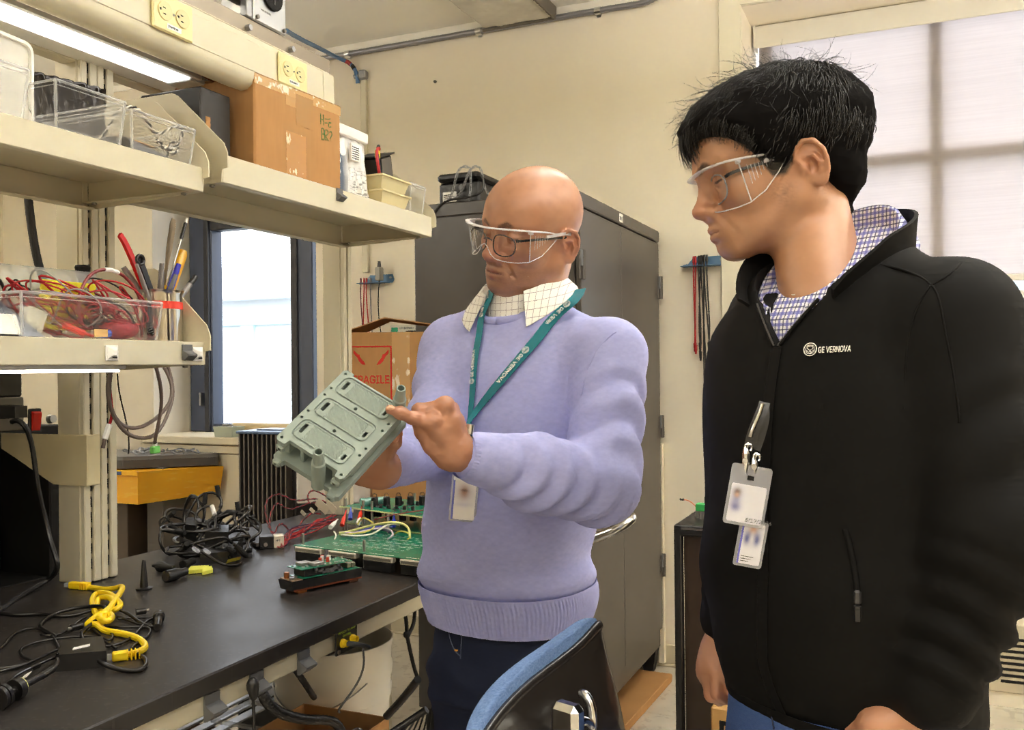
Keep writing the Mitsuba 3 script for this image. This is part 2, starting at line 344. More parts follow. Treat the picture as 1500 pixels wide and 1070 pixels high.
# roller shades: translucent fabric under a valance
def f_shade(p, n, uv):
    return mix(lin((232, 226, 224)), lin((218, 212, 210)), fbm(p.x * 4, 0.0, p.z * 160) * 0.8)
scene['shade_fabric'] = {'type': 'principledthin', 'base_color': proc(f_shade), 'roughness': 0.8, 'diff_trans': 1.5, 'spec_trans': 0.0}
rs = thing('roller_shade', 'pale translucent roller shade drawn most of the way down over the wide window', 'window shade')
put('fabric', box((-0.665, YF + 0.002, 1.745), (1.60, YF + 0.0035, 2.93)), 'shade_fabric', rs, False)
put('hem_bar', box((-0.665, YF - 0.006, 1.725), (1.60, YF + 0.010, 1.755), 0.003), mat((214, 208, 200), 0.5), rs)
put('valance', cat(box((-0.672, YF - 0.09, 2.855), (1.61, YF - 0.082, 2.955), 0.002), box((-0.672, YF - 0.09, 2.95), (1.61, YF + 0.01, 2.958), 0.002), box((-0.676, YF - 0.095, 2.86), (-0.668, YF + 0.01, 2.965), 0.002)), mat((222, 218, 206), 0.4), rs)
rs2 = thing('roller_shade', 'rolled-up shade with a grey-green valance at the head of the narrow window', 'window shade')
put('valance', box((-4.12, YF - 0.13, 2.80), (-2.968, YF - 0.115, 2.96), 0.002), mat((196, 202, 194), 0.45), rs2)
put('fabric', lathe([[0, 0], [0.035, 0], [0.035, 1.1], [0, 1.1]], 20, frame((-4.1, YF - 0.06, 2.83), (0, 1, 0), (0, 0, 1), (1, 0, 0))), mat((206, 206, 200), 0.7), rs2)

# ------------------------------------------------------------------ outside the windows: a pale building across the street
EXT = mat((235, 238, 240), 0.8, spec=0.2); CYAN = mat((206, 234, 238), 0.6, spec=0.2)
yb = 16.0
bd = thing('building', 'pale building with turquoise window bars seen through the narrow window', 'building')
put('facade', box((-28, yb, -8), (22, yb + 1.0, 2.9)), EXT, bd, False)
put('roof_slab', box((-28.3, yb - 0.5, 2.9), (22.3, yb + 1.2, 3.3), 0.02), EXT, bd)
for k in range(-5, 5):
    x = -13.35 + k * 4.4
    put('window_bar', box((x, yb - 0.10, -6), (x + 0.34, yb - 0.002, 2.55), 0.01), CYAN, bd)
for k in range(12):
    x = -27 + k * 4.0
    put('window_pane', box((x, yb - 0.04, 0.35), (x + 3.6, yb - 0.001, 2.2)), mat((222, 238, 242), 0.3), bd, False)
for z in (-0.15, 2.35):
    put('band', box((-28, yb - 0.12, z), (22, yb - 0.003, z + 0.26), 0.01), CYAN, bd)
rf = thing('rooftop_equipment', 'pale blue rooftop ducts seen below the hem of the wide shade', 'ducts')
put('duct_run', cat(box((2.2, 9.0, -2), (9.5, 10.2, 1.0), 0.02)), mat((150, 170, 205), 0.6), rf)
put('pipe', cat(*[rod((2.2, 8.9, z), (9.5, 8.9, z), 0.06) for z in (1.25, 1.5, 1.75)]), mat((228, 222, 200), 0.5), rf)
for x in (2.3, 5.0, 8.0): put('post', box((x, 8.85, 0.9), (x + 0.3, 9.1, 2.3), 0.01), mat((120, 150, 205), 0.6), rf)

# ------------------------------------------------------------------ pendant lamps, some added unseen for more light, and what hangs from the ceiling
def pendant(x, y, lx, ly, where):
    t = thing('pendant_lamp', f'long white pendant lamp shining up and down {where}', 'ceiling lamp')
    z0 = 2.57
    put('housing', cat(box((x - lx / 2, y - ly / 2, z0), (x - lx / 2 + 0.012, y + ly / 2, z0 + 0.07)), box((x + lx / 2 - 0.012, y - ly / 2, z0), (x + lx / 2, y + ly / 2, z0 + 0.07)), box((x - lx / 2, y - ly / 2, z0), (x + lx / 2, y - ly / 2 + 0.012, z0 + 0.07)), box((x - lx / 2, y + ly / 2 - 0.012, z0), (x + lx / 2, y + ly / 2, z0 + 0.07))), WHITE, t, False)
    for nm, za, zb_, k in (('lower_diffuser', 0.002, 0.010, LAMP), ('upper_diffuser', 0.060, 0.068, LAMP_UP)):
        d = put(nm, box((x - lx / 2 + 0.012, y - ly / 2 + 0.012, z0 + za), (x + lx / 2 - 0.012, y + ly / 2 - 0.012, z0 + zb_)), WHITE, t, False)
        scene[d]['emitter'] = {'type': 'area', 'radiance': {'type': 'rgb', 'value': [k * c for c in LAMP_RGB]}}
    for sx in (-0.4, 0.4): put('hanger', rod((x + sx * min(lx, 0.3), y + sx * max(ly - 0.3, 0.1), z0 + 0.07), (x + sx * min(lx, 0.3), y + sx * max(ly - 0.3, 0.1), ZC), 0.003, 6), GALV, t)
pendant(0.70, 0.75, 0.28, 2.4, 'above the aisle by the two men')
pendant(-0.9, -1.9, 0.28, 1.6, 'behind the near end of the workbench')
pendant(-3.3, -0.2, 0.28, 2.4, 'beyond the workbench')
pendant(-4.1, 1.5, 0.28, 2.2, 'along the side wall, added for fill light')  # unseen lamp added to brighten the far ceiling
pendant(2.3, 1.6, 0.28, 2.4, 'in front of the wide window')
pendant(0.70, -2.2, 0.28, 1.8, 'behind the camera')
pendant(-0.45, 2.35, 0.28, 1.2, 'over the cabinet gap, added for wall light')  # out of frame, added to brighten the back wall and the ceiling there
pendant(1.35, 3.1, 0.28, 1.2, 'near the wide window, added for wall light')  # added beyond the frame for more light on the back wall
def f_conc(p, n, uv):
    return mix(lin((216, 212, 200)), lin((178, 172, 158)), fbm(p.x * 14, p.y * 14, p.z * 14, 4))
pmat('rough_plaster', f_conc, 0.9, 0.2)
du = thing('ceiling_duct', 'boxed duct stub with rough grey insulation under the ceiling beside the conduit', 'duct')
def rough_slab(lo, hi, h, amp, seed):
    def fn(P):
        return s_box(P, (np.asarray(lo) + hi) / 2, (np.asarray(hi) - lo) / 2, 0.012) + amp * (meshkit.fbm(P * 38, 3, seed) - 0.5) * 2
    return sdf_mesh(fn, np.asarray(lo) - 0.04, np.asarray(hi) + 0.04, h)
put('insulation', rough_slab((-1.93, 3.35, 3.045), (-1.56, 4.12, 3.10), 0.012, 0.010, 5), 'rough_plaster', du, True)
put('metal_edge', cat(box((-1.565, 3.35, 3.035), (-1.553, 4.13, 3.10), 0.002), box((-1.94, 4.115, 3.035), (-1.553, 4.13, 3.05), 0.002)), mat((90, 84, 74), 0.5), du)

# conduit along the back wall, straps, fitting and the branch going down
CON = mat((142, 142, 146), 0.38, 0.7)
cd = thing('conduit', 'grey electrical conduit running along the top of the back wall', 'conduit')
pa, pb = np.array([-3.25, YB - 0.02, 3.045]), np.array([-1.20, YB - 0.02, 3.045])
put('pipe', tube([pa, pa + [0.7, 0, 0], pb, pb + [0.10, 0, 0.006], pb + [0.2, -0.005, 0.05], pb + [0.22, -0.01, 0.09]], 0.0145, 14, 10), CON, cd)
for x in (-1.98, -1.36, -2.75): put('strap', cat(rod((x, YB - 0.02, 3.045), (x + 0.03, YB - 0.02, 3.045), 0.018), box((x + 0.004, YB - 0.006, 3.02), (x + 0.026, YB, 3.085), 0.002)), CHROME, cd)
solo('ceiling_cove', box((XL, YB - 0.012, 3.062), (0.2, YB, 3.10), 0.002), 'ceiling_paint', 'thin pale strip of the ceiling line above the conduit', 'trim')
labels['ceiling_cove'] = {'kind': 'structure'}
rw = thing('raceway', 'cream vertical wire raceway on the back wall beside the narrow window', 'raceway')
put('channel', box((-2.66, YB - 0.022, 1.88), (-2.625, YB, 2.90), 0.004), CREAM2, rw)
put('fitting', cat(cbox((-2.6425, YB - 0.02, 2.92), (0.045, 0.04, 0.05), 0.008), rod((-2.69, YB - 0.03, 2.915), (-2.66, YB - 0.03, 2.915), 0.012)), GALV, rw)
hose = [on(420, 45, 'Y', 3.2), on(450, 62, 'Y', 3.55), on(478, 76, 'Y', 3.85), on(498, 86, 'Y', 4.08), on(512, 93, 'Y', YB - 0.03), on(521, 105, 'Y', YB - 0.03), on(524, 122, 'Y', YB - 0.03)]
hs = thing('air_hose', 'blue air line with a red and a black band dropping to the wall raceway', 'hose')
sp = spline(hose, 12); nsp = len(sp)
put('tubing', tube(sp, 0.0105, 10, smooth=False), mat((74, 110, 150), 0.35), hs)
for (a, b, c) in ((0.60, 0.70, mat((150, 44, 44), 0.4)), (0.715, 0.80, BLACK)):
    put('band', tube(sp[int(a * nsp):int(b * nsp)], 0.0116, 10, smooth=False), c, hs)
solo('wall_stud', rod(on(638, 120, 'Y', YB), on(638, 120, 'Y', YB) - [0, 0.008, 0], 0.008), SCREW, 'small round metal fastener head alone on the cream back wall', 'fastener')
vt = thing('floor_vent', 'slotted metal grille low on the back wall at the picture edge', 'vent')
put('panel', box((0.25, YB - 0.012, 0.06), (1.4, YB, 0.33), 0.003), mat((190, 180, 156), 0.5), vt)
for k in range(8): put('slot', box((0.30, YB - 0.015, 0.10 + k * 0.024), (1.3, YB - 0.011, 0.111 + k * 0.024), 0.001), BLACKM, vt)
# ------------------------------------------------------------------ the workbench, its uprights, shelves and power rail
BT, BXF, BXB = 0.91, -0.985, -1.80
wb = thing('workbench', 'long black-topped workbench with cream steel frame and tall slotted uprights', 'workbench')
put('top', box((BXB, -0.5, BT - 0.030), (BXF, 2.95, BT), 0.0025), 'bench_laminate', wb)
put('front_rail', box((BXF - 0.045, -0.5, BT - 0.066), (BXF - 0.012, 2.95, BT - 0.0305), 0.003), CREAM, wb)
put('rear_rail', box((BXB + 0.02, -0.5, BT - 0.075), (BXB + 0.05, 2.95, BT - 0.0305), 0.003), CREAM, wb)
for y in (0.1, 2.78):
    for x in (BXF - 0.09, BXB + 0.03): put('leg', box((x, y, 0.0), (x + 0.05, y + 0.06, BT - 0.0305), 0.004), CREAM, wb)
put('stretcher', box((BXB + 0.035, 0.1, 0.24), (BXB + 0.075, 2.82, 0.29), 0.004), CREAM_D, wb)
PX0, PX1 = -1.73, -1.65
def upright(y0, cols, z1=2.10):
    y1 = y0 + 0.046 * cols
    up = put('upright', box((PX0, y0, BT), (PX1 - 0.012, y1, z1), 0.003), CREAM, wb)
    for c in range(cols):
        ya = y0 + 0.046 * c
        put('slotted_face', cat(box((PX1 - 0.012, ya + 0.001, BT + 0.002), (PX1, ya + 0.018, z1), 0.002), box((PX1 - 0.012, ya + 0.026, BT + 0.002), (PX1, ya + 0.045, z1), 0.002)), CREAM2, up)
        z = BT + 0.03; s = []
        while z < z1 - 0.03:
            s.append(box((PX1 - 0.010, ya + 0.019, z), (PX1 - 0.006, ya + 0.025, z + 0.022))); z += 0.034
        put('slots', cat(*s), BLACKM, up, False, kind='stuff')
        put('slot_strip', box((PX1 - 0.0125, ya + 0.018, BT + 0.002), (PX1 - 0.008, ya + 0.026, z1)), CREAM_D, up)
upright(1.457, 2); upright(2.455, 1); upright(0.45, 2)
# gusset wrapped round the foot of the middle upright
gp = [(-1.90, 1.235), (-1.635, 1.235), (-1.635, 1.125), (-1.735, 1.125), (-1.865, 1.185), (-1.90, 1.20)]
put('gusset', cat(prism(gp, 0.005, frame((0, 1.456, 0), (1, 0, 0), (0, 0, 1), (0, -1, 0))), box((-1.648, 1.452, 1.125), (-1.634, 1.487, 1.235), 0.002)), mat((214, 200, 160), 0.4), wb)
put('cross_rail', cat(box((-1.70, 0.5, 2.045), (-1.662, 1.456, 2.078), 0.003), box((-1.70, 1.56, 2.045), (-1.662, 2.455, 2.078), 0.003)), CREAM, wb)
put('back_panel', box((-1.712, 1.56, 2.078), (-1.70, 2.455, 2.10), 0.002), CREAM_D, wb)

UNDER = mat((168, 160, 138), 0.35)
def shelf(label, y0, y1, zb, zt, holes=True):
    """A folded steel shelf: flat top, skirts all round, open underneath, an end bracket at each end."""
    s = thing('bench_shelf', label, 'shelf', 'steel shelves over the workbench')
    xf, xb = -1.33, -1.655
    put('deck', box((xb, y0, zt - 0.003), (xf, y1, zt), 0.001), CREAM, s)
    put('front_lip', cat(box((xf - 0.004, y0, zb), (xf, y1, zt), 0.0015), box((xf - 0.022, y0, zb), (xf - 0.004, y1, zb + 0.003), 0.001)), CREAM2, s)
    put('rear_lip', cat(box((xb, y0, zb - 0.012), (xb + 0.004, y1, zt - 0.003), 0.0015), box((xb + 0.004, y0, zb - 0.012), (xb + 0.026, y1, zb - 0.008), 0.001)), CREAM, s)
    for y, sgn in ((y0, -1), (y1, 1)):
        ya, yb_ = (y - 0.003, y) if sgn < 0 else (y, y + 0.003)
        pr = [(-1.65, zb + 0.205), (-1.465, zb + 0.205), (-1.45, zb + 0.198), (-1.325, zb + 0.082), (-1.3155, zb + 0.06), (-1.3155, zb + 0.03), (-1.33, zb + 0.028), (-1.332, zb + 0.001), (-1.65, zb - 0.012)]
        e = put('end_bracket', prism(pr, 0.003, frame((0, yb_, 0), (1, 0, 0), (0, 0, 1), (0, -1, 0))), CREAM, s)
        put('flange', box((-1.332, ya - 0.018 * (sgn > 0), zb), (-1.65, yb_ + 0.018 * (sgn < 0), zb + 0.003), 0.001), CREAM, e)
        for x in (-1.37, -1.62): put('screw', lathe([[0, 0], [0.006, 0], [0.005, 0.004], [0, 0.005]], 10, frame((x, y + sgn * -0.012, zb - 0.0005), (1, 0, 0), (0, -1, 0), (0, 0, -1))), SCREW, e)
    return s
sh_low = shelf('cream steel shelf nearest the bench top with a lit lamp under it', 0.545, 1.475, 1.383, 1.430)
sh_mid = shelf('cream steel shelf holding clear bins, above the pen cup', 0.545, 1.475, 1.737, 1.787)
sh_up = shelf('cream steel shelf carrying the cardboard carton and beige bins', 1.535, 2.45, 1.768, 1.828)
# lamp tube under the lower shelf
ul = thing('under_shelf_lamp', 'thin lit lamp strip fixed under the lowest cream shelf', 'lamp')
put('housing', box((-1.47, 0.6, 1.376), (-1.36, 1.30, 1.384), 0.002), WHITE, ul)
e = put('lens', box((-1.465, 0.61, 1.370), (-1.365, 1.29, 1.3755), 0.002), WHITE, ul)
scene[e]['emitter'] = {'type': 'area', 'radiance': {'type': 'rgb', 'value': [BENCH_LAMP * c for c in (1, 0.95, 0.85)]}}
# power rail with sockets, the lamp behind it
pr = thing('power_rail', 'long cream power rail with sockets and a bright lamp strip over the bench', 'power rail')
prof = sg.Polygon([(-1.375, 2.132), (-1.372, 2.045), (-1.378, 2.026), (-1.392, 2.016), (-1.41, 2.014), (-1.45, 2.03), (-1.45, 2.132)])
put('housing', prism(prof, 1.72, frame((0, 1.975, 0), (1, 0, 0), (0, 0, 1), (0, -1, 0))), CREAM2, pr, 40)
put('cover_plate', box((-1.3755, 0.3, 2.052), (-1.3705, 1.915, 2.118), 0.001), CREAM2, pr)
put('end_cap', prism(prof.buffer(0.0015), 0.045, frame((0, 2.006, 0), (1, 0, 0), (0, 0, 1), (0, -1, 0))), CREAM2, pr, 40)
put('top_ledge', box((-1.66, 0.3, 2.132), (-1.375, 1.99, 2.136), 0.001), CREAM, pr)
put('inner_tray', box((-1.655, 0.3, 2.10), (-1.45, 1.96, 2.105)), mat((120, 106, 84), 0.4), pr)
put('reflector', cat(box((-1.525, 0.3, 2.050), (-1.515, 1.68, 2.10)), box((-1.66, 0.3, 2.050), (-1.60, 1.96, 2.054))), WHITE, pr)
e = put('lamp_strip', box((-1.595, 0.35, 2.046), (-1.53, 1.655, 2.052), 0.001), WHITE, pr)
scene[e]['emitter'] = {'type': 'area', 'radiance': {'type': 'rgb', 'value': [BENCH_LAMP * c for c in (1, 0.96, 0.88)]}}
put('lamp_frame', cat(box((-1.60, 1.655, 2.044), (-1.525, 1.78, 2.056), 0.002), box((-1.60, 1.78, 2.050), (-1.50, 1.96, 2.056), 0.002)), mat((206, 212, 210), 0.35), pr)
put('wire_brown', tube([(-1.47, 0.4, 2.06), (-1.475, 1.0, 2.055), (-1.48, 1.5, 2.06), (-1.50, 1.72, 2.05), (-1.48, 1.86, 2.06)], 0.003, 6), mat((112, 62, 30), 0.5), pr)
put('wire_green', tube([(-1.50, 1.70, 2.055), (-1.51, 1.74, 2.035), (-1.53, 1.77, 2.03), (-1.55, 1.79, 2.052)], 0.002, 6), mat((30, 120, 70), 0.5), pr)
put('wire_white', tube([(-1.48, 1.80, 2.06), (-1.47, 1.83, 2.03), (-1.46, 1.86, 2.032), (-1.45, 1.88, 2.045), (-1.46, 1.90, 2.065)], 0.0025, 6), WHT, pr)
put('wire_nut', lathe([[0, 0], [0.007, 0.002], [0.006, 0.016], [0, 0.022]], 12, M_tr(-1.495, 1.71, 2.028)), mat((96, 58, 28), 0.5), pr)
put('bracket', cat(box((-1.52, 1.63, 2.056), (-1.515, 1.72, 2.10), 0.001), rod((-1.52, 1.64, 2.06), (-1.46, 1.71, 2.06), 0.003)), GALV, pr)
IVORY = mat((232, 218, 160), 0.35); IVD = mat((222, 208, 150), 0.35)
def outlet(y):
    o = put('socket_plate', box((-1.3705, y - 0.055, 2.05), (-1.3625, y + 0.055, 2.125), 0.003), IVORY, pr)
    for dy in (-0.024, 0.024):
        put('socket_face', lathe([[0, 0], [0.019, 0], [0.0185, 0.0025], [0, 0.003]], 24, frame((-1.3625, y + dy, 2.09), (0, 1, 0), (0, 0, 1), (1, 0, 0))), IVD, o)
        put('slot', cat(box((-1.3602, y + dy - 0.008, 2.094), (-1.3592, y + dy - 0.001, 2.096)), box((-1.3602, y + dy - 0.007, 2.082), (-1.3592, y + dy, 2.084)), box((-1.3602, y + dy - 0.016, 2.088), (-1.3592, y + dy - 0.012, 2.0925))), BLACKM, o, False)
    put('screw', rod((-1.363, y, 2.09), (-1.3615, y, 2.09), 0.0025, 10), SCREW, o)
    put('label_strip', box((-1.3627, y - 0.018, 2.058), (-1.3619, y + 0.02, 2.068)), WHITE, o)
    put('lettering', print_marks(8, 0.0055, (-1.3619, y - 0.015, 2.0605), (0, 1, 0), (0, 0, 1), 0.0002), BLACKM, o, False)
outlet(1.432); outlet(1.825)

# electrical boxes on a metal strut above the rail
st = thing('strut', 'brown-grey metal strut lying along the top of the power rail', 'strut')
put('channel', box((-1.47, 0.6, 2.137), (-1.40, 2.03, 2.185), 0.002), mat((150, 140, 124), 0.4, 0.6), st)
put('bolt', cat(*[rod((-1.40, y, 2.16), (-1.388, y, 2.16), 0.007, 6) for y in (1.70, 1.86)]), GALV, st)
def ebox(y, label, big):
    e = thing('electrical_box', label, 'electrical box', 'boxes on the strut above the power rail')
    x0, x1 = -1.50, -1.395
    put('housing', box((x0, y - 0.055, 2.187), (x1 - 0.008, y + 0.055, 2.31), 0.006), GALV, e)
    put('cover', box((x1 - 0.008, y - 0.06, 2.185), (x1, y + 0.06, 2.315), 0.005), mat((186, 188, 190), 0.38, 0.9), e)
    if big:
        s = put('socket', lathe([[0, 0], [0.034, 0], [0.034, 0.006], [0.028, 0.008], [0, 0.008]], 28, frame((x1, y + 0.005, 2.262), (0, 1, 0), (0, 0, 1), (1, 0, 0))), BLACKM, e)
        put('slot', cat(*[cbox((x1 + 0.009, y + 0.005 + 0.016 * math.cos(a), 2.262 + 0.016 * math.sin(a)), (0.002, 0.004, 0.011), 0, None) for a in (0.5, 2.6, 4.7)]), mat((60, 60, 60), 0.4), s, False)
        put('lettering', print_marks(9, 0.006, (x1 + 0.0003, y - 0.035, 2.215), (0, 1, 0), (0, 0, 1), 0.0003), mat((110, 110, 110), 0.5), e, False)
    for z in (2.22, 2.27): put('knockout', lathe([[0, 0], [0.015, 0], [0.015, 0.001], [0, 0.0015]], 22, frame((x0 + 0.05, y - 0.055, z), (1, 0, 0), (0, 0, 1), (0, -1, 0))), STEEL, e)
    put('screw', cat(*[rod((x1, y + a, z), (x1 + 0.005, y + a, z), 0.005, 8) for a in (-0.05, 0.05) for z in (2.195, 2.305)]), SCREW, e)
ebox(1.78, 'grey steel electrical box with one round black twist-lock socket', True)
ebox(1.50, 'grey steel electrical box cut off by the top of the picture', False)
solo('conduit_nipple', rod((-1.44, 1.56, 2.25), (-1.44, 1.72, 2.25), 0.022, 16), mat((70, 68, 66), 0.4, 0.7), 'short dark pipe joining the two grey electrical boxes', 'pipe')
solo('strut_post', box((-1.415, 1.695, 2.187), (-1.395, 1.714, 2.6), 0.002), GALV, 'narrow galvanised post rising beside the twist-lock box', 'post')

# clips and cable mounts on shelf edges and rail
def clip(o, x, y, z, label, s=1.0):
    p = [(0, 0.0), (0.003, 0.0), (0.003, -0.012), (0.016, -0.020), (0.016, -0.023), (0.004, -0.032), (0.0, -0.032)]
    m = prism([(a * s, b * s) for a, b in p], 0.026 * s, frame(np.asarray(o, float), x, z, y)); solo('cable_clip', m, GREYPL, label, 'cable clip')
clip((-1.3295, 1.437, 1.424), (1, 0, 0), (0, -1, 0), (0, 0, 1), 'grey plastic clip on the lowest shelf edge beside a white cable mount')
clip((-1.3295, 1.975, 1.829), (1, 0, 0), (0, -1, 0), (0, 0, 1), 'grey plastic clip on the shelf edge under the cardboard carton')
for y, lb in ((1.235, 'white square cable mount under the middle of the wire-filled bin'), (1.452, 'white square cable mount next to the grey clip')):
    c = thing('cable_mount', lb, 'cable mount')
    put('base', box((-1.3298, y - 0.014, 1.391), (-1.3255, y + 0.014, 1.419), 0.001), WHT, c)
    put('saddle', hull([(-1.3255, y - 0.011, 1.394), (-1.3255, y + 0.011, 1.394), (-1.3255, y + 0.011, 1.416), (-1.3255, y - 0.011, 1.416), (-1.319, y - 0.004, 1.401), (-1.319, y + 0.004, 1.401), (-1.319, y + 0.004, 1.41), (-1.319, y - 0.004, 1.41)]), WHT, c)
    put('slot', box((-1.3215, y - 0.004, 1.3955), (-1.3195, y + 0.005, 1.3985)), BLACKM, c, False)
for px_, py_, lb in ((306, 1024, 'dark grey clip on the bench rail, nearest the picture corner'), (372, 993, 'dark grey clip on the bench rail holding the corrugated black tube'), (441, 963, 'dark grey clip on the bench rail beside the ground plate')):
    p = on(px_, py_, 'X', BXF - 0.012)
    clip((BXF - 0.0115, p[1] + 0.02, BT - 0.034), (1, 0, 0), (0, -1, 0), (0, 0, 1), lb, 1.25)
# ------------------------------------------------------------------ storage cabinet at the back, and around it
cab = thing('storage_cabinet', 'tall dark grey metal cabinet with two doors behind the man in the sweater', 'cabinet')
CX0, CX1, CY0, CY1, CZ = -1.72, -1.06, 3.03, 4.105, 1.985
CABM = pmat('cabinet_paint', lambda p, n, uv: mix(lin((52, 49, 46)), lin((60, 56, 52)), fbm(p.x * 3, p.y * 3, p.z * 3)), 0.30, 0.5)
put('body', box((CX0, CY0, 0.14), (CX1 - 0.022, CY1, CZ - 0.05), 0.004), CABM, cab)
put('top_cap', box((CX0, CY0, CZ - 0.05), (CX1 + 0.002, CY1 + 0.004, CZ), 0.004), CABM, cab)
put('base_rail', box((CX0, CY0, 0.10), (CX1 - 0.012, CY1, 0.178), 0.003), CABM, cab)
for y in (CY0 + 0.02, CY1 - 0.07): put('leg', hull([(CX1 - 0.03, y, 0), (CX1 - 0.03, y + 0.05, 0), (CX1 - 0.07, y, 0), (CX1 - 0.07, y + 0.05, 0), (CX1 - 0.015, y - 0.01, 0.10), (CX1 - 0.015, y + 0.06, 0.10), (CX1 - 0.1, y - 0.01, 0.1), (CX1 - 0.1, y + 0.06, 0.1)]), BLACKM, cab)
for y in (CY0 + 0.02, CY1 - 0.07): put('leg', box((CX0 + 0.02, y, 0), (CX0 + 0.07, y + 0.05, 0.10)), BLACKM, cab)
ys = 3.515
for a, b in ((CY0 + 0.006, ys - 0.003), (ys + 0.003, CY1 - 0.004)):
    d = put('door', box((CX1 - 0.02, a, 0.185), (CX1, b, CZ - 0.056), 0.0025), CABM, cab)
    yh = CY1 - 0.004 if a > 3.3 else CY0 + 0.006
    for z in (0.47, 1.10, 1.73):
        h = put('hinge', cat(box((CX1 - 0.002, yh - 0.024, z - 0.052), (CX1 + 0.004, yh + 0.002, z + 0.05), 0.002), rod((CX1 + 0.006, yh + 0.006, z - 0.052), (CX1 + 0.006, yh + 0.006, z + 0.05), 0.010)), DARKMET, d)
        put('cover', box((CX1 + 0.002, yh - 0.02, z - 0.008), (CX1 + 0.010, yh - 0.004, z + 0.05), 0.002), GREYPL, h)
put('handle', box((CX1, 3.46, 1.02), (CX1 + 0.018, 3.49, 1.16), 0.006), BLACKM, cab)
lab = put('number_label', box((CX1 + 0.002, 3.49, CZ - 0.042), (CX1 + 0.003, 3.535, CZ - 0.008)), WHITE, cab, False)
put('lettering', print_marks(3, 0.018, (CX1 + 0.003, 3.498, CZ - 0.035), (0, 1, 0), (0, 0, 1), 0.0004), BLACKM, lab, False)
pn = solo('white_board', box((-1.085, 4.112, 0.02), (-1.055, 4.135, 1.02), 0.002), mat((224, 214, 190), 0.5), 'narrow cream board standing on the floor between the dark cabinet and the wall', 'board')
solo('cardboard_sheet', box((-1.30, 3.15, 0.0), (-0.995, 3.95, 0.035), 0.003, M_rot((0, 0, 1), -2, (-1.1, 3.5, 0))), 'cardboard', 'flattened cardboard carton sliding out from under the dark cabinet', 'cardboard')
# black power supply with chains on the cabinet
psu = thing('power_supply', 'black instrument with a pale rating plate on top of the dark cabinet', 'instrument')
c0 = on(633, 282, 'Z', CZ)
p0 = np.array([-1.64, 3.06, CZ])
put('case', box(p0 + [0.0, 0.02, 0.003], p0 + [0.17, 0.26, 0.085], 0.008), BLACK, psu)
put('top_lid', box(p0 + [-0.004, 0.01, 0.088], p0 + [0.172, 0.262, 0.118], 0.010), BLACK, psu)
put('rating_plate', box(p0 + [0.018, 0.0185, 0.012], p0 + [0.075, 0.0195, 0.05]), WHITE, psu, False)
put('print', cat(*[box(p0 + [0.022, 0.0178, 0.016 + k * 0.007], p0 + [0.022 + 0.045 * (0.6 + 0.4 * ((k * 37) % 5) / 4), 0.0184, 0.019 + k * 0.007]) for k in range(4)]), BLACKM, psu, False, kind='stuff')
put('knob', rod(p0 + [0.10, 0.02, 0.06], p0 + [0.10, 0.008, 0.06], 0.012), GREYPL, psu)
def chain(pts, label):
    t = thing('chain', label, 'chain', 'steel chains draped over the black instrument')
    p = spline(pts, 30); L = np.r_[0, np.cumsum(np.linalg.norm(np.diff(p, axis=0), axis=1))]
    n = int(L[-1] / 0.0125)
    ring = np.array([[0.008 * math.cos(a), 0.0045 * math.sin(a), 0] for a in np.linspace(0, 2 * np.pi, 11)])
    ring[:, 0] += np.sign(ring[:, 0]) * 0.002
    base = tube(ring, 0.0013, 5, smooth=False, cap=False)
    for k in range(n):
        s = (k + 0.5) / n * L[-1]; q = np.array([np.interp(s, L, p[:, i]) for i in range(3)]); q2 = np.array([np.interp(s + 0.002, L, p[:, i]) for i in range(3)])
        z = unit(q2 - q); x, y, _ = basis(z, (0.3, 0.9, 0.2)); M = frame(q, z, x if k % 2 else y, y if k % 2 else -x)
        m = base.copy(); m.apply_transform(M); put('link', m, GALV, t, True)
chain([p0 + [0.03, 0.0, 0.005], p0 + [0.07, 0.0, 0.05], p0 + [0.095, 0.004, 0.125], p0 + [0.13, 0.03, 0.132]], 'bright chain hanging over the face of the black instrument')
chain([p0 + [0.075, -0.005, 0.02], p0 + [0.12, -0.002, 0.07], p0 + [0.15, 0.0, 0.125], p0 + [0.17, 0.02, 0.13], p0 + [0.185, 0.02, 0.085], p0 + [0.22, 0.0, 0.02], p0 + [0.28, 0.0, 0.004]], 'bright chain looping down beside the black instrument')
chain([p0 + [0.145, -0.004, 0.115], p0 + [0.147, -0.006, 0.06], p0 + [0.14, -0.006, 0.008]], 'short bright chain hanging at the corner of the black instrument')
solo('mains_cable', tube([p0 + [0.15, 0.02, 0.10], p0 + [0.19, 0.0, 0.09], p0 + [0.195, -0.02, 0.03], p0 + [0.10, -0.03, 0.012], p0 + [0.03, -0.034, -0.01], p0 + [0.0, -0.034, -0.07]], 0.004, 8), BLACK, 'thin black cord trailing from the instrument over the cabinet edge', 'cord')
# chrome push bar seen behind the man's elbow
cb = on(918, 765, 'X', -0.9)
tb = thing('push_rail', 'chrome tube rail sticking out beside the elbow of the lavender sweater', 'handle')
ta, tb2 = on(842, 800, 'X', -0.92), on(845, 780, 'X', -1.0)
for q_ in (ta, tb2): put('post', tube([q_ * [1, 1, 0], q_], 0.0125, 12), CHROME, tb)
put('bar', tube([ta, on(872, 788, 'X', -0.86), on(900, 777, 'X', -0.80), on(923, 763, 'X', -0.76), on(918, 756, 'X', -0.80), on(895, 762, 'X', -0.88), on(878, 770, 'X', -0.94), tb2], 0.0135, 12, 8), CHROME, tb)

